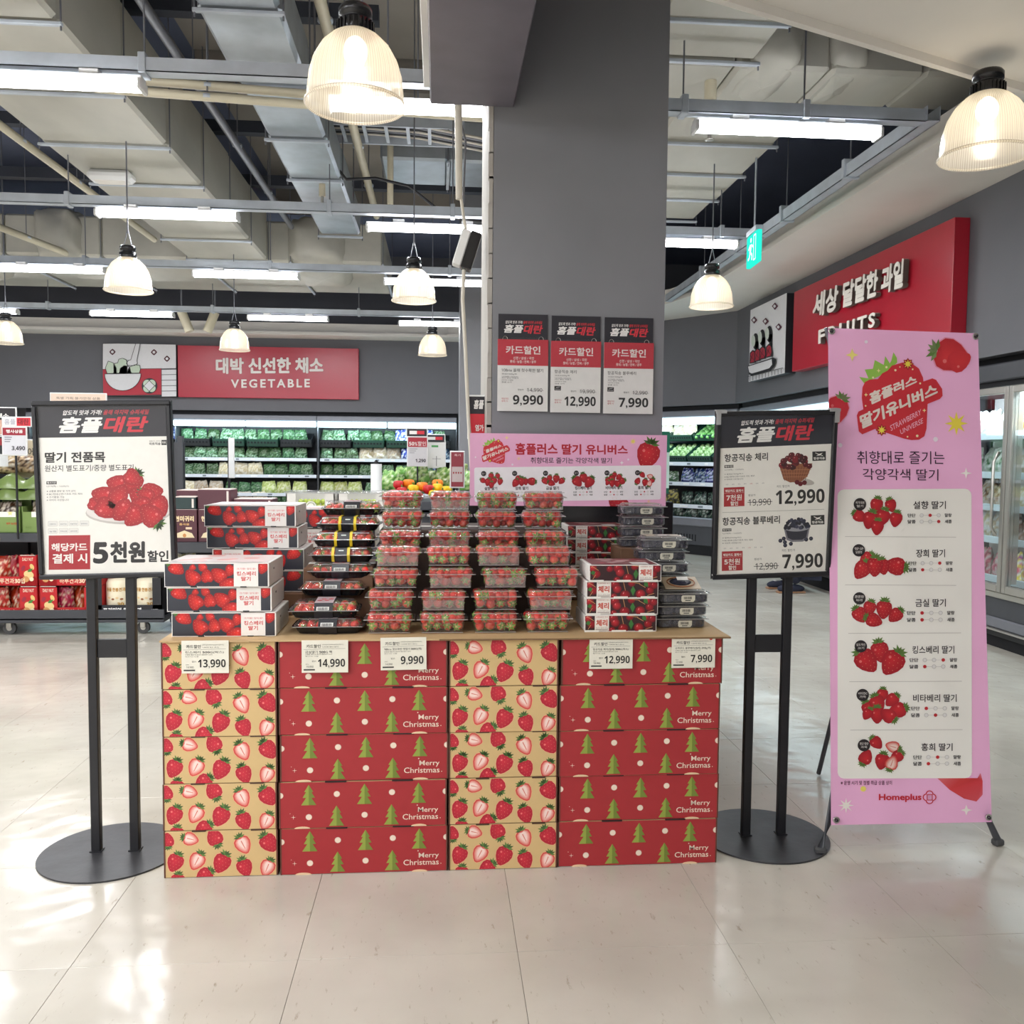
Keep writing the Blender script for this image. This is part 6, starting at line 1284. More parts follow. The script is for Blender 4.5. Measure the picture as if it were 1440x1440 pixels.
def drawL(cv):
    K = (40, 38, 38)
    cv.rect(150, 0, 1100, 1200, PW_, .5); black_head(cv, 180, 10, 1060, 240, (375, 78, 890, 108, 608), (352, 118, 885, 215, 612))
    cv.text('마트직송', 890, 276, 957, 292, K, .03); cv.rect(962, 262, 993, 292, K, 1); cv.text('마트', 966, 270, 989, 284, PW_, .02); cv.text('홈플러스 온라인', 890, 264, 957, 272, K)
    cv.text('딸기 전품목', 268, 326, 628, 390, K, .035); cv.text('원산지 별도표기/중량 별도표기', 268, 404, 795, 442, K, .008)
    cv.rect(278, 499, 339, 517, K, 1); cv.text('행사기간', 282, 502, 335, 514, PW_, .02, z=2); cv.text('12/19(목) ~ 12/25(수)', 278, 524, 412, 536, K)
    for i, s_ in enumerate(('※ 상품별 중량 및 가격 상이', '※ BC/현대/신한/기프트 카드 제외', '※ 조기품절 가능', '※ 이미지 사진입니다')): cv.text(s_, 280, 552 + i * 17.5, (450, 490, 385, 412)[i], 564 + i * 17.5, K)
    for i, (x, y) in enumerate(((288, 735), (352, 735), (412, 735), (475, 735), (288, 778), (352, 778), (412, 778))):
        cv.rrect(x, y, x + 56, y + 31, 5, (190, 188, 182), 1); cv.rrect(x + 1.5, y + 1.5, x + 54.5, y + 29.5, 4, (228, 226, 220), 1.5); cv.text(('신한카드', '삼성카드', 'KB국민', '롯데카드', '농협', '전북은행', '광주은행')[i], x + 8, y + 14, x + 48, y + 22, (70, 80, 100), z=2.2)
    cv.circ(765, 690, 255, (196, 190, 184), 1, 30, 70); cv.circ(765, 682, 250, (226, 220, 216), 1.4, 30, 66); cv.circ(765, 672, 215, (206, 196, 190), 1.8, 30, 50)
    P = [(565, 640, 34, -1.2), (615, 590, 54, 1.9), (700, 520, 50, 1.8), (790, 515, 52, .5), (905, 570, 50, -1.7), (835, 600, 56, 2.2), (710, 585, 52, -2.6), (870, 590, 40, 2), (635, 665, 56, -1), (840, 645, 46, 1.7), (950, 655, 50, -.4), (735, 680, 56, .9), (800, 712, 54, .8), (895, 705, 58, 2.4), (790, 485, 44, -.9)]
    for i, (x, y, r, a) in enumerate(P): cv.berry(x, y, r * 1.14, a, 2 + i * .25, False, i in (3, 4, 6, 13), 1.15, (206, 36, 46), (156, 20, 34), None, True, (60, 80, 50))
    cv.rect(292, 820, 538, 1022, (170, 34, 44), 1); cv.text('해당카드', 308, 866, 520, 914, (238, 232, 226), .03); cv.text('결제 시', 314, 928, 520, 986, (238, 232, 226), .03)
    cv.text('5', 554, 862, 645, 990, K, .045); cv.text('천원', 655, 860, 864, 986, K, .05); cv.text('할인', 876, 916, 1002, 984, K, .03)
def drawR(cv):
    K = (40, 38, 38); W2 = (240, 237, 230)
    cv.rect(0, 0, 1100, 1500, W2, .5); black_head(cv, 20, 60, 1080, 380, (275, 178, 825, 215, 522), (245, 228, 820, 346, 530))
    cv.line(135, 858, 890, 862, 3, (170, 168, 160))
    for k, (y, nm, off, w_, price, old) in enumerate(((0, '항공직송 체리', '7천원', 475, '12,990', '19,990'), (470, '항공직송 블루베리', '5천원', 562, '7,990', '12,990'))):
        dx = -14 * k
        cv.text(nm, 150 + dx, 425 + y, w_, 484 + y, K, .02); cv.rect(150 + dx, 507 + y, 217 + dx, 528 + y, K); cv.text('행사기간', 154 + dx, 510 + y, 213 + dx, 525 + y, W2, .02, z=2.4); cv.text('12/19(목) ~ 12/25(수)', 150 + dx, 538 + y, 293 + dx, 550 + y, K)
        for i, s_ in enumerate(('※ 칠레산/500g/박스', '※ BC/현대/신한/기프트 카드 제외', '※ 이미지 사진입니다')): cv.text(s_, 150 + dx, 570 + i * 19 + y, (292, 374, 290)[i] + dx, 582 + i * 19 + y, K)
        for i in range(7): cv.text(('신한', '삼성', '국민', '롯데', '농협', '전북', '광주')[i], 160 + i * 45 + dx, 648 + y, 178 + i * 45 + dx, 656 + y, (190, 80, 70) if i == 4 else (90, 90, 110))
        cv.rect(146 + dx, 674 + y, 300 + dx, 816 + y, (172, 40, 48)); cv.text('해당카드 결제시', 156 + dx, 690 + y, 290 + dx, 710 + y, (236, 226, 220), .03); cv.line(150 + dx, 716 + y, 296 + dx, 716 + y, 2, (226, 180, 170), 2); cv.text(off, 165 + dx, 728 + y, 280 + dx, 772 + y, (238, 230, 224), .035); cv.text('할인', 195 + dx, 778 + y, 252 + dx, 810 + y, (238, 230, 224), .03)
        cv.text('정상가', (328, 372)[k], 730 + y, (382, 426)[k], 746 + y, K); cv.text(old, (330, 380)[k], 768 + y, (496, 542)[k], 822 + y, K, .005); cv.line((322, 368)[k], 790 + y, (506, 552)[k], 790 + y, 4, K, 3)
        cv.text('카드 할인가', (540, 575)[k], 672 + y, (635, 672)[k], 690 + y, K); cv.text(price, (532, 578)[k], 710 + y, (893, 875)[k], 828 + y, K, .02)
        cv.rect(806 - 16 * k, 433 + y, 906 - 16 * k, 502 + y, K); cv.text('항공직송', 814 - 16 * k, 474 + y, 898 - 16 * k, 494 + y, W2, .03, z=2.4); ax, ay = 856 - 16 * k, 455 + y; cv.line(ax - 28, ay - 12, ax + 28, ay + 12, 5, W2, 2); cv.poly([(ax - 22, ay + 10), (ax, ay - 3), (ax + 28, ay - 12), (ax + 6, ay + 8)], W2, 2.2)
    # cherries in a woven bowl
    cv.circ(730, 650, 90, (190, 184, 178), 1, 20, 26, .2); cv.poly([(556, 515), (590, 630), (640, 655), (725, 650), (770, 610), (806, 520)], (150, 92, 62), 1.6)
    for i in range(11): cv.line(572 + i * 22, 540, 600 + i * 15, 640, 4, (116, 66, 44), 1.9)
    for j in range(3): cv.line(565 + j * 10, 560 + j * 26, 795 - j * 12, 565 + j * 26, 4, (178, 120, 84), 2)
    rg = random.Random(6)
    for i in range(34):
        a = rg.uniform(0, PI); r = rg.uniform(0, 1) ** .5; x = 682 + 115 * r * math.cos(a); yy = 535 - 95 * r * math.sin(a); cv.circ(x, yy + 8, 21, rg.choice([(92, 14, 26), (60, 10, 20), (128, 22, 34)]), 2.2 + i * .06, 10); cv.circ(x - 6, yy + 2, 4, (200, 130, 130), 2.25 + i * .06, 5)
    for x, yy in ((690, 655), (715, 668), (745, 660)): cv.circ(x, yy, 18, (100, 18, 30), 4.4, 10)
    # blueberries in a glass bowl
    cv.poly([(590, 985), (610, 1075), (650, 1092), (730, 1092), (765, 1072), (784, 980)], (128, 126, 134), 1.5); cv.poly([(602, 990), (620, 1062), (655, 1078), (725, 1078), (755, 1060), (772, 988)], (44, 44, 58), 1.8); cv.circ(687, 985, 98, (156, 156, 162), 1.9, 24, 32)
    for i in range(40):
        a = rg.uniform(0, PI); r = rg.uniform(0, 1) ** .5; x = 687 + 88 * r * math.cos(a); yy = 992 - 68 * r * math.sin(a); cv.circ(x, yy, 14, rg.choice([(40, 42, 62), (28, 28, 42), (62, 64, 86)]), 2.2 + i * .05, 8)
    for x, yy in ((565, 1080), (590, 1065), (598, 1092), (600, 1115), (642, 1105), (755, 1078), (790, 1072)): cv.circ(x, yy, 15, (40, 42, 60), 2.2, 10); cv.circ(x - 3, yy - 3, 4, (90, 92, 120), 2.5, 6)
stand('black double post stand carrying the left strawberry poster', -1.14, 3.125, (-.052, .079), 1.5)
poster('left framed poster of strawberries on a plate in the black stand', None, .454, .602, (-1.364, 3.098, 1.567), 0, -.022, [(190, 21), (1020, 25), (1054, 1071), (241, 1079)], (0, 560, 4.233), drawL)
stand('black double post stand carrying the cherry and blueberry poster', 1.2, 3.118, (-.066, .069), 1.3)
pr_ = poster('right framed poster of cherries and blueberries with prices 12,990 and 7,990', None, .436, .598, (.952, 3.01, 1.559), math.radians(6), -.03, [(85, 100), (998, 125), (923, 1345), (57, 1345)], (990, 560, 5.335), drawR)
for x, s_ in ((0, 1), (.436, -1)):
    m = MB(); m.box((min(x, x + s_ * .03) - .004, -.017, -.006), (max(x, x + s_ * .03) + .004, -.013, .004)); m.box((min(x, x + s_ * .012) - .002, -.017, -.045), (max(x, x + s_ * .012) + .002, -.0125, .004)); m.box((min(x, x + s_ * .03), -.015, .0005), (max(x, x + s_ * .03), .014, .005)); m.build('corner_clip', 'frostrim', pr_)
# ================================================================== column cards and pink board
def ccard(lb, x, z, price, old, nm, fly):
    t = thing('price_card', lb, 'price card', (x, 3.992, z), 0, 'hanging price cards on the column'); W = .222
    MB().box((0, .0, -.113), (W, .004, 0), (36, 35, 44)).build('header_card', 'ink', t)
    cv = Cv(W, .113, [(245, 98), (577, 98), (577, 260), (245, 260)]); cv.text('압도적 맛과 가격!', 292, 140, 408, 160, (226, 224, 222), .03, .3); cv.text('올해 마지막 슈퍼세일', 412, 140, 540, 160, (196, 50, 62), .03, .3); cv.heavy('홈플', 282, 165, 412, 218, (234, 232, 230), .012, .22); cv.heavy('대란', 413, 165, 545, 222, (206, 50, 64), .012, .22); cv.build('header_print', 'ink', t, (0, -.0005, 0))
    H = .32; MB().box((-.003, -.007, -.113 - H), (W + .003, -.004, -.113), (240, 239, 237)).build('card', 'ink', t)
    cv = Cv(W + .006, H, [(236, 272), (573, 272), (573, 758), (236, 758)]); cv.rect(230, 260, 580, 448, (196, 52, 68), 1); cv.text('카드할인', 290, 315, 520, 372, (236, 226, 224), .025); cv.text('신한 / 삼성 / 국민', 340, 388, 478, 408, (236, 214, 212), .02); cv.text('롯데 / 농협 / 전북 / 광주', 318, 412, 492, 432, (236, 214, 212), .02)
    K = (38, 36, 38); cv.text(nm, 262, 468, 540 if len(nm) > 12 else 410 if len(nm) < 9 else 455, 492, K)
    for i in range(5): cv.text(('국내산/500g/팩', '12/19(목)~12/25(수)', '카드 할인 적용가', '이미지컷 조기품절', '점별 상이')[i], 264, 502 + i * 14 + (i < 2) * i * 4, (362, 372, 376, 340, 330)[i], 510 + i * 14 + (i < 2) * i * 4 + (i < 2) * 3, (80, 80, 84))
    if fly: cv.rect(262, 578, 306, 608, K, 1); cv.text('항공직송', 266, 596, 302, 605, (220, 220, 220), z=2); cv.line(272, 590, 298, 584, 3, (220, 220, 220), 2)
    cv.text('정상가', 372, 606, 410, 618, K); cv.text(old, 434 if len(old) == 6 else 434, 600, 535, 628, K); cv.line(430, 616, 545, 616, 1.5, (120, 120, 120), 3); cv.text('해당카드', 264, 668, 312, 680, (196, 70, 76)); cv.text('결제 시', 264, 684, 305, 696, (196, 70, 76)); cv.text(price, 340 if len(price) == 5 else 330, 648, 542, 722, K, .02); cv.build('card_print', 'ink', t, (-.003, -.0075, -.113))
    for xx in (.03, W - .03): MB().at((xx, -.006, -.113), PI / 2).tube([(0, .011 * math.cos(a), .014 * math.sin(a)) for a in [2 * PI * k / 12 for k in range(13)]], .0012, 5).build('ring', 'chrome', t)
    m = MB(); nx, nz = 10, 14; vs = []; fs = []
    for j in range(nz + 1):
        for i in range(nx + 1): u, v = i / nx, j / nz; vs.append((-.005 + u * (W + .01), -.011 - .0025 * noise.noise(Vector((u * 4 + x * 9, v * 5, 1))), -.105 - v * (H + .01)))
    for j in range(nz):
        for i in range(nx): a = j * (nx + 1) + i; fs.append((a, a + 1, a + nx + 2, a + nx + 1))
    m.add(vs, fs, None, True); m.build('clear_sleeve', 'cover', t)
ccard('left of three hanging price cards on the column, reading 9,990', .258, 2.036, '9,990', '14,990', '10Brix 올해 첫수확한 딸기', False)
ccard('middle of three hanging price cards on the column, reading 12,990', .498, 2.033, '12,990', '19,990', '항공직송 체리', True)
ccard('right of three hanging price cards on the column, reading 7,990', .74, 2.031, '7,990', '12,990', '항공직송 블루베리', True)
def logo(cv, P, k, z=2):
    """strawberry badge; P maps the badge crop coordinates to the canvas, k scales lengths"""
    q = lambda *p: [P(*a) for a in p]
    red, lg = (208, 48, 60), (150, 196, 84)
    cv.poly(q((160, 365), (240, 465), (330, 400), (420, 360), (560, 280), (670, 180), (665, 120), (620, 45), (590, 160), (570, 190), (510, 95), (490, 210), (370, 145), (345, 260), (235, 270), (285, 385)), lg, z)
    cv.poly(q((240, 430), (300, 400), (410, 395), (470, 320), (540, 285), (600, 220), (740, 180), (860, 190), (960, 260), (1015, 380), (1020, 430), (1140, 390), (1190, 410), (1270, 530), (1275, 620), (1240, 660), (1075, 725), (1060, 1050), (1030, 1150), (960, 1195), (860, 1200), (760, 1180), (520, 1100), (370, 1050), (200, 1120), (155, 1080), (128, 870), (150, 820), (215, 790), (195, 640), (205, 500)), red, z + .5)
    C = (236, 222, 214)
    cv.textq('홈플러스', q((285, 575), (925, 330), (935, 455), (310, 740)), C, .055, .0, z + 1.5); cv.textq('딸기유니버스', q((160, 870), (1190, 440), (1215, 600), (185, 1060)), C, .05, .0, z + 1.5)
    cv.textq('STRAWBERRY', q((565, 1010), (985, 790), (995, 860), (585, 1080)), (236, 176, 196), .01, .1, z + 1.5); cv.textq('UNIVERSE', q((700, 1065), (1010, 905), (1018, 975), (718, 1125)), (236, 176, 196), .01, .1, z + 1.5)
    for x, y, r, n in ((812, 200, 80, 8), (460, 1065, 80, 8)): a = P(x, y); cv.star(a[0], a[1], r * k, (168, 34, 46), z + 1, n, .7); cv.star(a[0], a[1], r * .8 * k, (240, 222, 80), z + 1.3, n, .38)
    for x, y, r in ((645, 280, 16), (705, 238, 10), (875, 270, 12), (975, 455, 14), (245, 745, 12), (935, 1145, 18), (805, 1155, 12), (345, 375, 14), (525, 240, 16)): a = P(x, y); cv.circ(a[0], a[1], r * k, (240, 226, 180), z + 1.4, 7)
    for x, y in ((250, 600), (1030, 810), (420, 285)): a = P(x, y); cv.star(a[0], a[1], 28 * k, (240, 226, 160), z + 1.4, 4, .35)
TY = [('설향 딸기', 1, 2), ('장희 딸기', 2, 0), ('금실 딸기', 0, 0), ('킹스베리 딸기', 2, 0), ('비타베리 딸기', 0, 1), ('홍희 딸기', 1, 0)]
BDG = ('국가대표 딸기', '향긋 달콤한', '쫀쫀한 복숭아향', '압도적인 크기', '비타민C 가득', '진한 과육')
PILE = [[(0, -30, 17, .2, 0), (44, -30, 15, -.3, 0), (-50, 2, 16, -1, 0), (-20, 14, 20, .3, 0), (18, 6, 19, .3, 0), (58, 12, 17, .2, 0), (2, 36, 17, .1, 0)],
        [(-28, -12, 17, .9, 0), (-42, 22, 22, .6, 0), (58, 10, 24, 1.7, 0), (22, 12, 18, -.2, 0), (-2, 12, 22, 0.05, 0)],
        [(-22, -12, 17, .3, 0), (22, -8, 21, .1, 0), (-50, 8, 19, -.6, 0), (56, 10, 18, .8, 0), (-8, 24, 19, -1.2, 0)],
        [(0, -14, 24, -.2, 0), (-40, 14, 29, -.7, 0), (36, 20, 30, .6, 0)],
        [(2, -34, 15, .1, 0), (30, -18, 17, .8, 0), (-38, 8, 18, -.5, 0), (-12, -8, 20, -.4, 0), (46, 14, 21, 1.2, 0), (-14, 28, 19, 0, 0), (18, 28, 19, 2.2, 0), (-44, 24, 14, .5, 0)],
        [(-14, -34, 16, -.7, 0), (-46, 10, 18, 3.6, 0), (34, -22, 16, 1.9, 1), (46, 10, 16, .9, 0), (2, 24, 19, .2, 0), (32, 28, 17, -2.8, 1)]]
def sliders(cv, xs, y, sel, la, ra, s, z=0):
    x0, x1, xl, xr = xs
    cv.text(la, xl[0], y - 9 * s, xl[1], y + 9 * s, (60, 56, 60), .02, z=2 + z); cv.text(ra, xr[0], y - 9 * s, xr[1], y + 9 * s, (60, 56, 60), .02, z=2 + z); cv.line(x0, y, x1, y, 1.5 * s, (200, 196, 194), 1.5 + z)
    for i in range(3):
        x = x0 + (x1 - x0) * i / 2
        if i == sel: cv.circ(x, y, 8.5 * s, (190, 40, 48), 2 + z, 10)
        else: cv.circ(x, y, 10 * s, (196, 192, 190), 1.8 + z, 12); cv.circ(x, y, 8 * s, (232, 230, 228), 2 + z, 12)
# pink board on the column, crop frame 4.8x at (650,420)
t = thing('promo_board', 'wide pink strawberry board with six pictures fixed low on the column', 'board', (.132, 3.93, 1.501)); W, H = .888, .322
MB().box((0, 0, -H), (W, .01, 0), (236, 170, 208), bev=.002).build('board', 'ink', t)
cv = Cv(W, H, [(55, 912), (1357, 940), (1350, 1405), (45, 1380)]); PK_ = (236, 178, 212); cv.rect(0, 880, 1400, 1450, PK_, .5)
cv.rrect(78, 1134, 1318, 1358, 14, (242, 238, 242), 1)
logo(cv, lambda x, y: (128 + (x - 128) * .163, 942 + (y - 45) * .147), .15)
cv.textq('홈플러스 딸기 유니버스', ((350, 978), (1095, 1000), (1095, 1062), (350, 1056)), (184, 28, 46), .035); cv.textq('취향대로 즐기는 각양각색 딸기', ((450, 1072), (988, 1082), (988, 1118), (450, 1112)), (66, 40, 56), .012)
for x, y, r, n, c in ((295, 945, 14, 4, (240, 214, 150)), (1130, 978, 22, 8, (240, 220, 110)), (372, 1080, 14, 6, (240, 200, 160)), (1055, 1115, 14, 4, (244, 236, 240)), (88, 1068, 8, 4, (244, 236, 240)), (1235, 1370, 12, 4, (240, 190, 150))): cv.star(x, y, r, c, 1.5, n, .4)
for x, y in ((330, 1118), (1098, 1095), (600, 1085)): cv.circ(x, y, 7, (240, 226, 240), 1.5, 10)
cv.berry(1228, 1072, 78, .3, 1.6, False, True, 1.1, (214, 44, 52), (170, 26, 40)); cv.poly([(1140, 1165), (1304, 1165), (1304, 1135), (1140, 1135)], (242, 238, 242), 3.2); cv.berry(1030, 1385, 60, 2.2, .8, False, False)
for k in range(6):
    x = 188 + k * 204; y = 1218 + k * 1.5
    for i, (a, b, r, an, hf) in enumerate(PILE[k]): cv.berry(x + a * 1.02, y + b * .85, r * 1.1, an, 3.4 + i * .2, bool(hf), True, 1.15, (200, 34, 44), (150, 20, 34), None, False, (90, 120, 60))
    cv.circ(x - 48, y - 44, 17, (40, 34, 38), 5, 16); cv.text('딸기', x - 58, y - 50, x - 38, y - 38, (200, 190, 190), z=6)
    cv.text(TY[k][0], x - 45 - 12 * (k in (3, 4)), y + 42, x + 40 + 14 * (k in (3, 4)), y + 64, (60, 50, 54), .03, z=3)
    for j, (la, ra) in enumerate((('단단', '말랑'), ('달콤', '새콤'))): sliders(cv, (x - 25, x + 22, (x - 68, x - 45), (x + 38, x + 60)), y + 80 + j * 18, TY[k][1 + j], la, ra, .6)
cv.build('board_print', 'ink', t, (0, -.0008, 0)); MB().box((.37, -.004, -H - .018), (.42, .01, -H + .003), bev=.003).build('metal_clip', 'chrome', t)
# ================================================================== standing X banner
bl, br_, tl, tr = Vector((1.386, 2.955, .104)), Vector((1.984, 2.955, .1)), Vector((1.409, 3.155, 1.876)), Vector((1.983, 3.155, 1.868))
t = thing('standing_banner', 'tall pink standing banner listing six strawberry varieties at right', 'banner')
W, H = .6, 1.78
cv = Cv(W, H, [(1163.7, 461), (1373, 469.8), (1390.7, 1156), (1167.7, 1159.5)], clip=True, eps=.0005)
def bend(x, y, z):
    u = x / W; v = -z / H; p = (tl * (1 - u) + tr * u) * (1 - v) + (bl * (1 - u) + br_ * u) * v
    cn = max(0, .09 - math.hypot((u if u < .5 else 1 - u) * W, (v if v < .5 else 1 - v) * H)) 
    inset = 0
    return (p.x, p.y + y, p.z)
cv.fnc = bend
# base cloth as a fine grid so that the print follows it
gx, gz = 24, 60; vs = [bend(W * i / gx, 0, -H * j / gz) for j in range(gz + 1) for i in range(gx + 1)]
m = MB(); m.add(vs, [(j * (gx + 1) + i, j * (gx + 1) + i + 1, (j + 1) * (gx + 1) + i + 1, (j + 1) * (gx + 1) + i) for j in range(gz) for i in range(gx)], (240, 180, 220), True); m.build('banner_cloth', 'fabric', t)
def grect(x0, y0, x1, y1, col, z, nx=8, ny=24):
    for i in range(nx):
        for j in range(ny): cv.rect(x0 + (x1 - x0) * i / nx, y0 + (y1 - y0) * j / ny, x0 + (x1 - x0) * (i + 1) / nx, y0 + (y1 - y0) * (j + 1) / ny, col, z)
WC = (244, 242, 236)
# white panel: image px (1176..1360, 682..1092)
cv.fr = (0, 0, 1)
cv.rrect(1176.5, 682.5, 1363, 1092, 9, WC, 3)
cv.fr = (1150, 450, 3.79)
logo(cv, lambda x, y: ((1190 + x / 9.6 - 1150) * 3.79, (490 + y / 9.6 - 450) * 3.79), .395, 5)
cv.textq('취향대로 즐기는', ((202, 680), (664, 684), (664, 752), (204, 748)), (52, 30, 50), .0, z=6); cv.textq('각양각색 딸기', ((232, 772), (632, 778), (632, 838), (234, 832)), (52, 30, 50), .0, z=6)
cv.berry(705, 190, 84, -1.25, 5, False, True, 1.1, (214, 52, 58), (190, 40, 50), (232, 150, 180), False, (120, 140, 90)); cv.berry(745, 215, 56, -2.0, 5.4, False, False, 1.1, (214, 52, 58), (200, 44, 54), None, False); cv.berry(85, 480, 62, .5, 5, False, True, 1.4, (212, 50, 64), (200, 44, 56), (232, 150, 180), False, (120, 130, 90))
for x, y, r, n, k_, c in ((178, 182, 34, 4, .38, (238, 226, 130)), (728, 540, 62, 8, .4, (240, 222, 80)), (778, 800, 30, 4, .3, (244, 240, 236))): cv.star(x, y, r, c, 5, n, k_)
for x, y, r in ((252, 115, 9), (618, 622, 13), (114, 650, 12)): cv.circ(x, y, r, (240, 228, 240), 5, 12)
rows_b = [(1150, 450, 3.79, 305, 1020, 585, 967, 1020, 1053), (1150, 450, 3.79, 300, 1270, 590, 1222, 1273, 1308), (1150, 800, 3.514, 283, 192, 547, 147, 196, 230), (1150, 800, 3.514, 300, 412, 560, 380, 430, 463), (1150, 800, 3.514, 308, 660, 567, 622, 672, 706), (1150, 800, 3.514, 305, 900, 577, 868, 918, 951)]
for k, (fx, fy, fs_, x, y, xn, yn, y1, y2) in enumerate(rows_b):
    cv.fr = (fx, fy, fs_); s_ = fs_ / 3.79; q = 1.75 * s_
    for i, (a, b, r, an, hf) in enumerate(PILE[k]): cv.berry(x + a * q, y + b * q, r * q * 1.16, an, 6 + i * .35, bool(hf), True, 1.15, (204, 36, 46), (160, 22, 36), None, k in (1, 2, 3), (96, 124, 60))
    bx, by_ = ((217, 960), (211, 1203), (198, 122), (205, 360), (214, 603), (220, 856))[k]
    cv.circ(bx, by_, 33 * s_, (40, 34, 36), 9.5, 20); cv.text(BDG[k].split(' ')[0], bx - 24 * s_, by_ - 16 * s_, bx + 24 * s_, by_ - 2 * s_, (220, 214, 210), .01, z=10.5); cv.text(BDG[k].split(' ')[-1], bx - 17 * s_, by_ + 3 * s_, bx + 17 * s_, by_ + 16 * s_, (220, 214, 210), .01, z=10.5)
    hw = (86, 76, 74, 102, 106, 76)[k]; cv.text(TY[k][0], xn - hw, yn - 22 * s_, xn + hw, yn + 20 * s_, (44, 34, 40), .012, z=6)
    for j, (la, ra) in enumerate((('단단', '말랑'), ('달콤', '새콤'))): cv.__dict__; yy = (y1, y2)[j]; sliders(cv, (xn - 42, xn + 48, (xn - 116, xn - 74), (xn + 80, xn + 116)), yy, TY[k][1 + j], la, ra, 1.05, 5); 
    if k < 5: ly = ((1130), (1386), 296, 537, 780)[k]; cv.line(*((140, ly, 725, ly + 6) if k < 2 else (135 + k * 5, ly, 690 + k * 3, ly)), 2.5, (196, 192, 188), 5)
cv.fr = (1150, 800, 3.514)
cv.text('※ 운영 시기 및 점별 취급 상품 상이', 108, 1036, 358, 1058, (90, 30, 60), .01, z=5); cv.text('Homeplus', 294, 1104, 502, 1146, (204, 30, 48), .03, z=5)
for dx, dy in ((-16, 0), (16, 0), (0, -16), (0, 16)): cv.circ(541 + dx * .9, 1122 + dy, 19, (204, 30, 48), 5 + (dx + dy) * .001 + .1, 18); 
for dx, dy in ((-16, 0), (16, 0), (0, -16), (0, 16)): cv.circ(541 + dx * .9, 1122 + dy, 14, (240, 180, 220), 5.6, 18)
cv.frame(529, 1108, 554, 1136, 4, (204, 30, 48), 6)
cv.circ(218, 1078, 14, (240, 226, 110), 5, 14); cv.star(134, 1162, 40, (238, 232, 226), 5, 8, .35); cv.star(720, 1188, 28, (238, 232, 226), 5, 4, .35)
cv.poly([(580, 1026), (640, 1085), (710, 1130), (770, 1145), (800, 1110), (800, 1040), (790, 1000), (775, 1026), (700, 1026)], [(226, 110, 120), (214, 60, 66), (210, 60, 66), (216, 80, 90), (220, 100, 120), (214, 60, 70), (226, 130, 150), (200, 50, 56), (206, 60, 60)], 3.6)
cv.build('banner_print', 'fabric', t)
hub = Vector((1.68, 3.33, .95)); hub2 = Vector((1.68, 3.3, 1.12))
def rod(name, a, b, r=.007, mt='gpipe'): MB().tube([a, b], r, 8).build(name, mt, t)
rod('upper_arm', hub2, tl + Vector((0, .02, .004))); rod('upper_arm', hub2, tr + Vector((0, .02, .004))); rod('pole', hub, hub2, .012)
fl, fr_ = Vector((1.352, 2.96, .006)), Vector((2.03, 2.985, .006))
for f, b in ((fl, bl), (fr_, br_)):
    m = MB(); m.tube([hub + (f - hub) * 0, b + Vector((0, .02, 0)), f + Vector((0, 0, .012))], [.009, .011, .013], 8); m.build('front_leg', 'charcoal', t); MB().at((f.x, f.y, f.z + .006), (-.2 if f.x < 1.6 else .2)).box((-.02, -.016, -.011), (.02, .016, .012), bev=.006).build('rubber_foot', 'rubber', t)
rod('rear_leg', hub, (1.68, 3.72, .008), .01, 'charcoal'); MB().tube([hub - Vector((0, .03, .0)), hub + Vector((0, .02, 0))], .03, 14).build('hub', 'blackpl', t)
for c_ in (tl + Vector((.012, -.004, -.012)), tr + Vector((-.012, -.004, -.012)), bl + Vector((.016, -.004, .02)), br_ + Vector((-.016, -.004, .02))):
    m = MB(); m.at(c_, 0, PI / 2).lathe([(.006, 0), (.012, 0), (.012, .003), (.006, .003), (.006, 0)], 14); m.build('eyelet', 'chrome', t); rod('hook', c_, c_ + Vector((0, .03, 0)), .003, 'black'); MB().ell(c_ + Vector((0, -.006, 0)), (.006, .006, .006), 8, 6).build('hook_knob', 'blackpl', t)
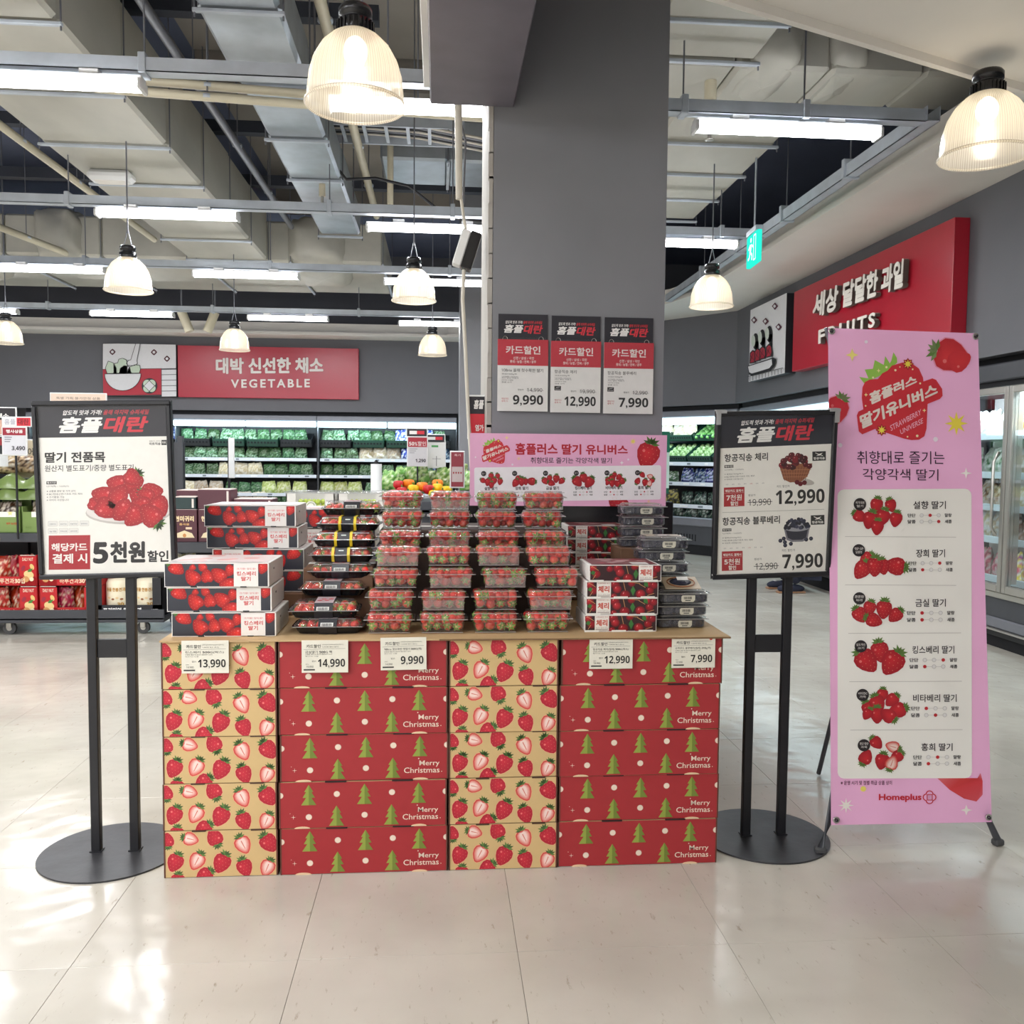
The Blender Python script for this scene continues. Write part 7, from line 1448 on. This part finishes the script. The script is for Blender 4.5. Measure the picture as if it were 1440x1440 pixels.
# ================================================================== person squatting at the right wall fridge
def person():
    t = thing('person', 'crouching person in dark clothes and dark shoes, mostly hidden behind the right poster', 'person', (3.8, 9.15, 0), PI * .5)
    # local: facing +y is towards world -x after the turn
    J = {'pel': (0, -.12, .3), 'sp': (0, -.06, .5), 'ch': (0, .06, .72), 'nk': (0, .12, .84), 'hd': (0, .15, .92)}
    def skin(name, verts, edges, rad, mt):
        me = bpy.data.meshes.new(name); me.from_pydata(verts, edges, []); o = bpy.data.objects.new(name, me); COL.objects.link(o); o.parent = t
        sk = o.modifiers.new('s', 'SKIN'); 
        for i, r in enumerate(rad): me.skin_vertices[0].data[i].radius = (r, r)
        me.skin_vertices[0].data[0].use_root = True; ss = o.modifiers.new('u', 'SUBSURF'); ss.levels = ss.render_levels = 2; me.materials.append(M[mt]); return o
    v = [(0, -.12, .28), (0, -.05, .46), (0, .05, .66), (0, .1, .78), (-.19, .08, .74), (-.26, .26, .56), (-.2, .46, .5), (.19, .08, .74), (.26, .26, .56), (.2, .46, .5)]
    skin('jacket', v, [(0, 1), (1, 2), (2, 3), (3, 4), (4, 5), (5, 6), (3, 7), (7, 8), (8, 9)], [.15, .145, .15, .08, .075, .055, .04, .075, .055, .04], 'navy')
    v = [(0, -.14, .26), (-.1, -.1, .27), (-.17, .26, .42), (-.15, .02, .1), (.1, -.1, .27), (.17, .26, .42), (.15, .02, .1)]
    skin('trousers', v, [(0, 1), (1, 2), (2, 3), (0, 4), (4, 5), (5, 6)], [.14, .1, .075, .055, .1, .075, .055], 'navy')
    skin('head_and_neck', [(0, .11, .8), (0, .15, .9), (0, .18, 1.0), (0, .17, 1.05)], [(0, 1), (1, 2), (2, 3)], [.05, .06, .085, .07], 'skin')
    m = MB(); m.ell((0, .155, 1.02), (.095, .11, .11), 16, 12, fn=lambda d: d if d.z > -.2 or d.y < 0 else Vector((d.x, d.y * .2, d.z * .3))); m.build('hair', 'black', t)
    f = MB(); f.ell((0, .275, .985), (.012, .014, .02), 8, 6); 
    for s_ in (-1, 1): f.ell((s_ * .09, .16, .98), (.012, .02, .03), 8, 6)
    f.build('nose_and_ears', 'skin', t)
    e = MB(); e.col = (30, 26, 26)
    for s_ in (-1, 1): e.ell((s_ * .03, .262, 1.0), (.012, .006, .007), 8, 6)
    e.ell((0, .262, .945), (.022, .006, .005), 8, 6, (150, 80, 76)); e.build('eyes_and_mouth', 'ink', t)
    for s_ in (-1, 1):
        vv = [(s_ * .2, .45, .5), (s_ * .2, .52, .49)]; ed = [(0, 1)]; rr_ = [.03, .036]
        for k in range(4): b = len(vv); x = s_ * .2 + (k - 1.5) * .018; vv += [(x, .56, .49), (x, .585 + .008 * (k in (1, 2)), .475), (x, .595, .455)]; ed += [(1, b), (b, b + 1), (b + 1, b + 2)]; rr_ += [.011, .009, .008]
        b = len(vv); vv += [(s_ * .16, .5, .48), (s_ * .15, .53, .465)]; ed += [(0, b), (b, b + 1)]; rr_ += [.012, .009]; skin('hand', vv, ed, rr_, 'skin')
        m = MB(); m.at((s_ * .15, 0, 0)); m.ell((0, .1, .045), (.045, .15, .05), 14, 10, fn=lambda d: Vector((d.x, d.y, max(d.z, -.75)))); sh = m.build('shoe', 'navy', t); m = MB(); m.at((s_ * .15, .1, .0)).box((-.047, -.15, 0), (.047, .15, .018), (150, 110, 80), bev=.008); m.build('sole', 'ink', sh); m = MB(); m.at((s_ * .15, .14, .085)).box((-.02, -.04, 0), (.02, .03, .006), (220, 220, 220)); m.build('laces', 'ink', sh)
M['navy'] = mat('navy_cloth', (38, 42, 60), .8, bump=.2, bscale=60); M['skin'] = mat('skin', (206, 160, 134), .5)
person()
